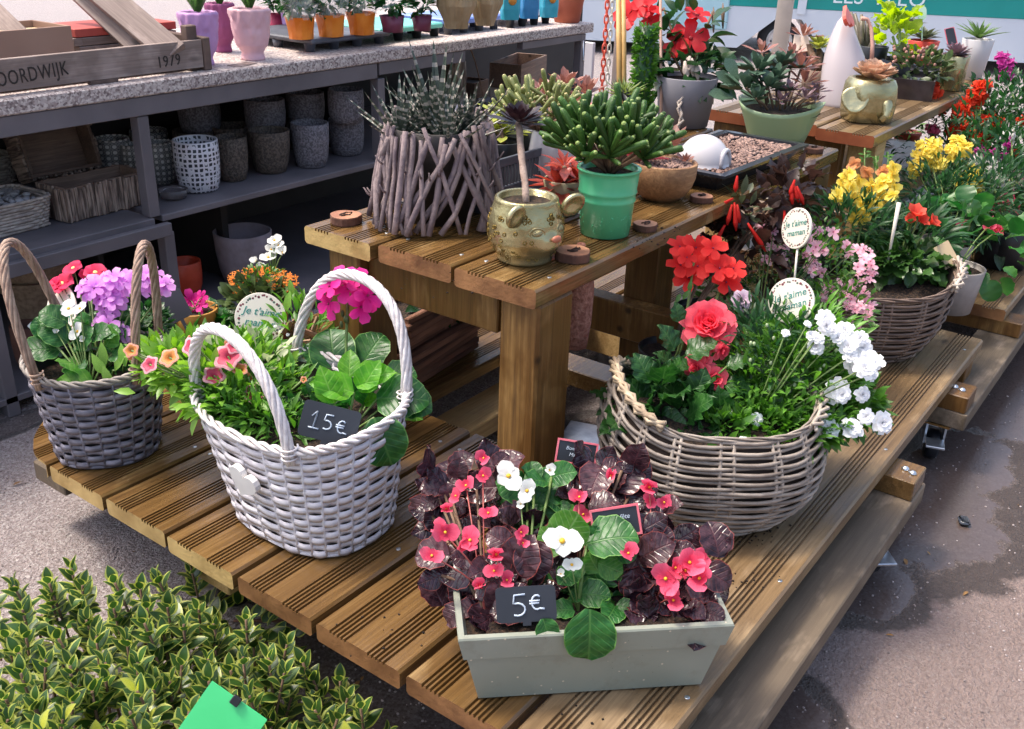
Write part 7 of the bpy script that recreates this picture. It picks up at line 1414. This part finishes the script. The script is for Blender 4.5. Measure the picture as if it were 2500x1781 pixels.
    for x, y, s_ in ((735, 1115, 70), (1145, 465, 52), (1150, 500, 46), (1245, 520, 46), (1330, 605, 52), (1300, 680, 72), (1340, 710, 60), (1375, 735, 40), (1205, 820, 70), (1170, 1008, 56), (1278, 1005, 62), (1425, 980, 62), (805, 962, 36), (1110, 560, 36), (1080, 548, 30), (950, 535, 24), (1270, 650, 44), (1060, 490, 22)): tips.append(fl(c, 'dwh', *S(x, y), s_*1.0, (d0-.105 if y < 1080 else d0-.125)+q.uniform(-.015, .02), q=q, up=.1))
    for x, y in ((1210, 560), (1260, 600), (1350, 660), (1100, 600), (1180, 520), (1320, 560), (1390, 680), (1230, 840), (1330, 840), (1150, 960), (1350, 950)): fl(c, 'dwh', *S(x, y), q.uniform(34, 56), d0-.10, q=q, up=.1)
    fl(c, 'dpk', *S(730, 375), 56, d0+.02, tilt=(.1, .1), q=q, stem=at(*S(620, 470), d0+.03)); fl(c, 'dpk', *S(1425, 985), 40, d0-.05, q=q)
    stems(c, f3, tips, .0012, single=True)
    bud = mesh(ballT(6, 4), 'bud', LM('bud_green', 'a8b890', 'c4d0a8', t=.2))
    for k in range(26): put(bud, 'bud', Matrix.Translation(at(*S(q.uniform(760, 1350), q.uniform(480, 950)), d0-.08))@Matrix.Diagonal((.0025, .0025, .0035, 1)), c)
    y_ = thing('kalanchoe', 'cream yellow small-flowered plant behind the red geranium', 'plant', W(1720, 900, ZD)+HF*.1, 'plants behind the natural rattan bowl'); d1 = dep(y_.location); 
    for k in range(110): a = q.random()*6.28; rr = q.random()**.5; fl(y_, 'kalc' if 'fl_kalc' in LFI else _kc(), 1840+70*rr*math.cos(a), 690+65*rr*math.sin(a), 15, d1-.03, q=q)
    mass(y_, at(1800, 740, d1), (.09, .09, .06), 260, 'small_leaf', .02, 8); put(mesh(potT(.055, .045, .09), 'pot', [BLKP, SOIL]), 'pot', Matrix.Translation(y_.location), y_)
def _kc(): fmesh('kalc', flowerT(4, .8, .3, 'pet', .14, .02, seed=2, nl=2, ctrh=.04), [FM_('kalanchoe_cream', 'b8a468', 'd8cc98'), YEL]); return 'kalc'
FZ = (BB.z+.138, BB.x, BB.y, .145)
bigbowl()
FZ = None
# ---- pink diascia, fuchsia
def rightside():
    q = random.Random(61); S = lambda x, y: C(x, y, 1800, 350, 3.2486); P = Vector((1.60, .60, ZD)); r = thing('diascia', 'airy mass of small pink flowers between the two rattan bowls', 'plant', P); d0 = dep(P)
    put(mesh(potT(.06, .05, .10), 'pot', [BLKP, SOIL]), 'pot', Matrix.Translation(P), r); ft = P+Vector((0, 0, .10)); tips = []
    for x, y in ((240, 650), (330, 620), (290, 700), (300, 740), (560, 760), (680, 860), (600, 680), (650, 700), (760, 700), (870, 810), (940, 840), (1010, 840), (580, 970), (670, 1020), (280, 820), (230, 920), (350, 930), (1000, 930), (1070, 980), (980, 1020), (1040, 1080), (930, 1130), (820, 1120), (1000, 1170), (960, 1220), (900, 1240), (710, 1240), (860, 1290), (1010, 1360), (1050, 1290), (970, 1480), (930, 1330), (960, 1550), (740, 1150), (620, 820), (600, 860), (660, 800), (540, 700), (1040, 1400), (980, 1300), (960, 980), (1010, 1230), (900, 1100), (610, 1000), (1060, 1040), (560, 880), (200, 660), (1020, 900), (350, 680), (370, 850)):
        s_ = 30 if (x, y) != (620, 820) else 46; tips.append(fl(r, 'dia', *S(x+q.uniform(-8, 8), y+q.uniform(-8, 8)), s_*q.uniform(.85, 1.2), d0-.04+q.uniform(-.03, .03), q=q))
        for j in range(2): fl(r, 'dia', *S(x+q.uniform(-45, 45), y+q.uniform(-45, 45)), 22*q.uniform(.7, 1.2), d0-.02+q.uniform(-.04, .04), q=q)
    stems(r, ft, tips[::2], .0009, single=True); mass(r, at(1960, 640, d0), (.09, .09, .08), 420, 'small_leaf', .016, 9); mass(r, at(2040, 760, d0-.03), (.07, .07, .07), 260, 'small_leaf', .016, 10); mass(r, at(1900, 720, d0), (.08, .08, .06), 200, 'narrow_dark_leaf', .024, 11)
    # bronze-leaved fuchsia
    leafmesh('bronze', [LM('leaf_bronze', '2a1c18', '44302a', t=.3, rough=.35), RIM], W_=.62, shape='ovate', nl=6, na=4, fold=.2, curl=.6, wavy=.08)
    P = Vector((1.50, .72, ZD)); f = thing('fuchsia', 'bronze-leaved fuchsia with hanging red tubular flowers by the upper table', 'plant', P); d1 = dep(P); put(mesh(potT(.06, .05, .10), 'pot', [BLKP, SOIL]), 'pot', Matrix.Translation(P), f)
    for x, y, rx, n_ in ((1820, 620, .07, 60), (1895, 500, .055, 45), (1800, 520, .04, 26), (1940, 460, .04, 22), (1850, 560, .05, 30), (1740, 560, .03, 14)): mass(f, at(x, y, d1-.02), (rx, rx, rx), n_, 'bronze' if n_ != 26 else 'olive_strap', .040, x, parts=80, up=.1)
    stems(f, P+Vector((0, 0, .1)), [at(1800, 480, d1), at(1900, 470, d1), at(1940, 440, d1), at(1850, 520, d1)], .003, STEMB)
    FR = FM_('fuchsia_red', 'c82018', 'e04030')
    for (a, b) in (((1790, 485), (1740, 512)), ((1793, 495), (1797, 565)), ((1787, 500), (1775, 550)), ((1800, 500), (1805, 545)), ((1770, 550), (1742, 600)), ((1825, 545), (1870, 615)), ((1938, 452), (1950, 495)), ((1932, 455), (1935, 500)), ((1945, 455), (1962, 500)), ((1915, 515), (1918, 560)), ((1800, 430), (1795, 470)), ((1940, 440), (1928, 480))):
        A, B = at(*a, d1-.09), at(*b, d1-.09); part(tube([A, A.lerp(B, .3), A.lerp(B, .7), B], [.0018, .0030, .0048, .0014], 7), 'flower', FR, f)
    # second rattan bowl planting
    P2 = B2+Vector((0, 0, .12)); d2 = dep(B2)
    s1 = thing('snapdragon', 'yellow snapdragon with peach buds in the second rattan bowl', 'plant', P2+Vector((.02, .04, 0)), 'snapdragons on the right'); ft = s1.location.copy()
    for x, y in ((850, 270), (920, 170), (800, 400), (900, 350), (960, 450), (1000, 380), (940, 540), (1000, 560), (1070, 420), (1130, 340), (1200, 300), (1180, 420), (1240, 350), (1100, 500), (1040, 480), (860, 460), (1020, 230), (1230, 190), (1150, 230), (1180, 470), (830, 330), (960, 300), (1060, 330), (900, 420), (1220, 420), (1120, 420), (980, 500), (1150, 300), (890, 250), (1240, 260), (780, 420), (1000, 590), (930, 600)):
        fl(s1, 'snap_yellow' if not ((x, y) in ((920, 170), (1020, 230), (1150, 230))) else _peach(), *S(x, y), 44, d2-.02+q.uniform(-.03, .02), q=q, up=-.1)
    for x, y in ((1010, 70), (1100, 130), (1195, 100)): 
        for j in range(9): leafpx(s1, 'small_leaf', *S(x+q.uniform(-12, 12), y+j*10), 15, q.uniform(0, 180), d2, .2)
        part(tube([at(*S(x, y-30), d2), at(*S(x, y+120), d2), at(*S(x-30, y+500), d2)], .0016, 5), 'stem', STEMG, s1)
    mass(s1, at(*S(900, 680), d2+.0), (.10, .10, .07), 620, 'narrow_dark_leaf', .036, 12, up=.4); stems(s1, ft, [at(*S(920, 500), d2), at(*S(1180, 400), d2), at(*S(1000, 550), d2)], .0025)
    iv = thing('ivy', 'trailing green leaves hanging over the rim of the second rattan bowl', 'plant', P2, None); leafmesh('ivy_leaf', [LM('leaf_ivy', '2c4a24', '44682e', t=.25, rough=.3)], W_=.8, shape='ovate', nl=5, na=4, fold=.2, curl=.4, wavy=.08)
    for x, y, rx, rz, n_ in ((1320, 920, .08, .035, 90), (1180, 930, .06, .03, 50), (1260, 1140, .025, .04, 20), (1450, 960, .04, .03, 30), (1620, 1090, .02, .015, 10)): mass(iv, at(*S(x, y), d2-.05), (rx, rx, rz), n_, 'ivy_leaf', .034, int(x), parts=120, up=.0)
    mass(iv, at(*S(1350, 760), d2+.03), (.10, .09, .05), 260, 'narrow_dark_leaf', .06, 5)
    cl = thing('orange_red_tulip', 'orange-red cupped flowers above the second rattan bowl', 'flower', P2+Vector((.04, -.04, 0))); fmesh('cup', flowerT(6, .7, 1.0, 'spat', 0, .03, seed=3), [FM_('coral_cup', 'd03c2c', 'e8604c')]*2)
    for x, y, s_, tl in ((1400, 590, 56, (.1, .9)), (1430, 620, 46, (.6, .3)), (1520, 640, 44, (.9, .5)), (1370, 620, 34, (-.4, .4))): fl(cl, 'cup', *S(x, y), s_*1.25, d2-.07, tilt=tl, q=q, stem=cl.location.copy(), sr=.002)
    # the rest of the flowers, farther down the second deck
    def bed(label, kind, X, Y, blooms, key, fol, S_=S, size=30, fr_=(.11, .09), foln=420, pot_=None, fk='narrow_dark_leaf', fsz=.036, name='flowering_plant', dd=0, grp=None):
        P = Vector((X, Y, ZD)); d = dep(P); r = thing(name, label, kind, P, grp); 
        put(mesh(potT(.062, .05, .105), 'pot', [pot_ or BLKP, SOIL]), 'pot', Matrix.Translation(P), r)
        for px, py, n_, sp in blooms:
            hc = at(px, py, d+dd); part(tube([P+Vector((0, 0, .1)), (P+Vector((0, 0, .1))).lerp(hc, .5)+Vector((0, 0, .01)), hc], .0018, 5), 'flower_stem', STEMG, r)
            for k in range(n_): a = k*2.4+q.random(); rr = sp*((k+.5)/n_)**.5; fl(r, key, px+rr*math.cos(a), py+rr*math.sin(a), size*q.uniform(.8, 1.15), d+dd-.02*(1-rr/sp), tilt=(math.cos(a)*rr/sp*.9, -math.sin(a)*rr/sp*.9+.2), q=q)
        for px, py, n_ in fol: mass(r, at(px, py, d+dd), (fr_[0], fr_[0], fr_[1]), int(foln*n_), fk, fsz, int(px+py))
        return r
    bed('yellow snapdragon in a grey pot at the corner of the second table deck', 'plant', 2.52, .50, [(2268, 375, 26, 34), (2341, 365, 22, 30), (2369, 440, 26, 34), (2290, 398, 10, 18), (2237, 412, 8, 18)], 'snap_yellow', [(2290, 480, 1.2), (2360, 510, 1.2), (2420, 470, .7)], size=30, pot_=mk('putty_pot', '8c8480', '9c948f', rough=.5), name='snapdragon', grp='snapdragons on the right')
    bed('red-orange snapdragon with tall spikes leaning over the second table edge', 'plant', 2.95, .55, [(2277, 222, 10, 18), (2295, 262, 5, 10), (2350, 272, 16, 24), (2385, 234, 14, 22), (2400, 210, 6, 12), (2420, 305, 16, 26), (2386, 338, 18, 26), (2335, 320, 12, 20), (2355, 300, 10, 18), (2405, 330, 10, 18)], 'snap_red', [(2350, 380, .8), (2380, 300, .4)], size=32, name='snapdragon', grp='snapdragons on the right')
    bed('magenta snapdragon spike with pink and white florets against the yard', 'plant', 3.2, .42, [(2450, 150, 14, 22), (2455, 180, 8, 16)], 'snap_mag', [(2440, 250, .7), (2475, 300, .7)], size=24, fk='small_dark_leaf', fsz=.024, name='snapdragon', grp='snapdragons on the right')
    bed('white small-flowered snapdragon right of the yellow ones', 'plant', 2.75, .40, [(2385, 398, 8, 18), (2424, 408, 10, 20), (2436, 440, 10, 20), (2410, 430, 6, 14), (2470, 330, 5, 16), (2370, 520, 2, 8)], 'snap_white', [(2430, 470, .7), (2460, 400, .5)], size=20, fk='small_dark_leaf', fsz=.024, name='snapdragon', grp='snapdragons on the right')
    bed('crimson star-flowered plant at the right edge of the photo', 'plant', 3.0, .42, [(2468, 420, 3, 10), (2463, 470, 4, 14), (2500, 430, 3, 12)], 'dia', [(2470, 470, .7)], size=34, fk='small_dark_leaf', fsz=.024)
    bed('magenta small-flowered plant behind the yellow snapdragons', 'plant', 2.9, .40, [(2392, 380, 8, 22), (2445, 385, 7, 16), (2420, 372, 4, 14), (2462, 350, 4, 12)], 'snap_mag', [(2420, 370, .6)], size=20, fk='small_dark_leaf', fsz=.024)
    bed('pink gerbera-like double flowers at the right edge above the second deck', 'plant', 2.75, .42, [(2440, 500, 8, 22), (2462, 518, 6, 16), (2490, 490, 5, 14)], 'snap_pink', [(2460, 560, .6)], size=32, fk='broad_leaf', fsz=.045, foln=60)
    bed('pink begonia with round leaves in a putty pot on the second deck corner', 'plant', 2.33, .43, [(2417, 548, 3, 10), (2438, 562, 3, 8), (2350, 548, 2, 5)], 'bpk1', [(2400, 590, .5), (2340, 580, .5)], size=30, fk='bg_green', fsz=.045, foln=70, pot_=bpy.data.materials['putty_pot'])
    bed('yellow-green flowered plant between the red snapdragon spikes', 'plant', 3.1, .50, [(2396, 282, 3, 8), (2400, 300, 5, 12)], 'snap_lime' if False else _lime(), [(2300, 290, .1)], size=24)
    bed('pink and white two-toned flower below the red snapdragon', 'plant', 2.9, .62, [(2277, 318, 6, 12)], 'snap_pink', [(2265, 345, .3)], size=26)
    bed('far right mixed red-flowered plant by the puddle', 'plant', 3.1, .33, [(2494, 290, 4, 12), (2500, 405, 4, 12), (2480, 375, 4, 10)], 'snap_red', [(2490, 330, .9), (2500, 260, .7)], size=24, fk='small_dark_leaf', fsz=.024)
    r, P, s, rt, hh = pot('dark red terracotta pot with seedlings under the second table edge', 'plant', 2205, 428, ZD+.002, 62, 48, 92, mk('oxblood_pot', '7c2c24', '8c382e', rough=.5), rimh=.012, rimw=.002, name='seedling_pot') ; mass(r, P+Vector((0, 0, hh+.01)), (.045, .045, .02), 90, 'narrow_leaf', .03, 5)
def _peach(): 
    if 'fl_snap_peach' not in LFI: snap('snap_peach', 'c88858', 'd8a070')
    return 'snap_peach'
def _lime():
    if 'fl_snap_lime' not in LFI: snap('snap_lime', 'b8c040', 'd0d468')
    return 'snap_lime'
rightside()
# ---- variegated shrub, front left
def hebe():
    q = random.Random(71); r = thing('variegated_shrub', 'low yellow-edged variegated evergreen shrub on the ground at the front left', 'shrub', W(350, 1700, 0))
    G1 = LM('hebe_green', '22401c', '3f6029', t=.25, rough=.35); G2 = LM('hebe_margin', '8e9c40', 'b8bc68', t=.35, rough=.4); leafmesh('hebe', [G1, G2], W_=.72, shape='ovate', nl=7, na=4, fold=.2, curl=.3, margin=True)
    G3 = LM('hebe_new', 'a8b03c', 'c8c85c', t=.4); t0 = LFI['hebe'][1]; LFI['hebe_y'] = (mesh(t0, 'leaf', [G3, G2]), t0, [G3, G2])
    lim = lambda x: 1370+(0 if x < 480 else (x-480)*.75)
    Ms = []; st = []
    ys = 1380
    while ys < 1850:
        x = -60+q.uniform(0, 30)
        while x < 930:
            px, py = x+q.uniform(-18, 18), ys+q.uniform(-18, 18)
            if py > lim(px)+q.uniform(-5, 30) and not (500 < px < 640 and py < 1500):
                zt = .17-.08*max(0, (px-350)/600)+q.uniform(-.03, .03); tip = W(px, py, zt); b = tip+Vector((q.uniform(-.03, .03), q.uniform(-.03, .03), -.14)); b.z = max(b.z, .0); ax = (tip-b).normalized(); st.append(tube([b, b.lerp(tip, .5), tip], .0018, 5)); nl = q.choice((5, 6, 7))
                for k in range(nl):
                    p = tip-ax*(.0105*k-.002); e = 1.2-1.0*(k/nl); 
                    for sd in (0, 1):
                        a = k*PI/2+sd*PI+q.uniform(-.2, .2)+px; hz = Vector((math.cos(a), math.sin(a), 0)); dv = (hz*math.cos(e)+ax*math.sin(e)).normalized(); Ms.append((fr(p+hz*.002, dv, ax-hz*.3, (.0185+.0024*min(k, 4))*q.uniform(.8, 1.25)), k == 0 and q.random() < .5))
            x += 74+q.uniform(-16, 16)
        ys += 46
    part(join(st), 'branches', STEMB, r, kind='stuff')
    Ms.sort(key=lambda m: (m[0].translation-EYE).length); vis = [m for m in Ms]
    for M, y in vis[:290]: put(LFI['hebe_y' if y else 'hebe'][0], 'leaf', M, r)
    part(join([xf(t0, M) for M, y in vis[290:]]), 'foliage', [G1, G2], r, kind='stuff')
    mass(r, W(300, 1750, .05), (.28, .16, .03), 420, 'hebe', .026, 4, name='lower_foliage')
hebe()
# clutter on the ground
tag(part(tube([W(570, 1516, .004), W(700, 1517, .004)], .0025, 5), 'steel_rod', mk('rusty', '6c4a3c', '80584a', rough=.8), None), 'thin rusty rod lying on the ground under the table edge', 'rod')
P = W(2352, 1278, 0); tag(part(xf(box(-.014, -.010, .001, .014, .010, .010, .004), trs(P, .4)), 'stone', mk('wet_stone', '3c4048', '4c5058', rough=.15), None), 'small dark wet stone in the puddle on the right', 'stone')
P = W(1430, 1060, .02); tag(part(xf(join([box(-.06, -.05, 0, .06, .05, .012, .002)]), trs((P.x, P.y, .001), .3)), 'steel_plate', METAL, None, smooth=False), 'shiny wet steel plate on the ground behind the post', 'plate')
# ------------------------------------------------------------------ loose litter
def litter():
    q = random.Random(91); ts, wh, gr = [], [], []
    for cx, cy, z, n, r_ in ((1900, 1180, ZD, 60, .06), (1860, 1250, ZD, 110, .05), (1810, 1290, ZD, 80, .05), (1440, 1720, ZD, 26, .08), (1650, 560, ZU, 16, .06), (1560, 590, ZU, 14, .05), (1080, 700, ZU, 10, .06), (1800, 1400, ZD, 20, .06), (960, 1500, ZD, 14, .1)):
        c = W(cx, cy, z)
        for _ in range(n):
            a = q.random()*6.28; rr = r_*q.random()**.7; s = q.uniform(.0008, .0026); ts.append(xf(ballT(4, 3), trs((c.x+rr*math.cos(a), c.y+rr*math.sin(a), z+s*.4), q.random()*6, (s, s*q.uniform(.6, 1.3), s*.6))))
    tag(part(join(ts), 'compost_crumbs', SOIL, None, kind='stuff'), 'dark compost crumbs spilled on the boards', None)
    for _ in range(2200):
        p = W(q.uniform(-50, 2550), q.uniform(950, 1850), 0); s = q.uniform(.0008, .0026); wh.append(xf(ballT(4, 3), trs((p.x, p.y, s*.3), q.random()*6, (s, s*q.uniform(.6, 1.3), s*.6))))
    tag(part(join(wh), 'grit', mk('grit_stone', '6a5c58', 'b8acaa', rough=.8, ns=2, rnd=.35), None, kind='stuff'), 'loose pale grit scattered over the asphalt', None)
    me = LFI['small_leaf'][0]; dr = mk('dry_leaf', '6c4a2c', '94703c', rough=.7, ns=30, rnd=.3)
    m2 = mesh(LFI['small_leaf'][1], 'fallen_leaf', dr); t = []
    for _ in range(46):
        px, py = q.uniform(0, 2500), q.uniform(980, 1760); p = W(px, py, 0); t.append(xf(LFI['small_leaf'][1], trs((p.x, p.y, .003), q.random()*6, q.uniform(.008, .018), rx=q.uniform(-.3, .3))))
    tag(part(join(t), 'fallen_leaves', dr, None, kind='stuff'), 'small dry leaves fallen on the asphalt', None)
litter()
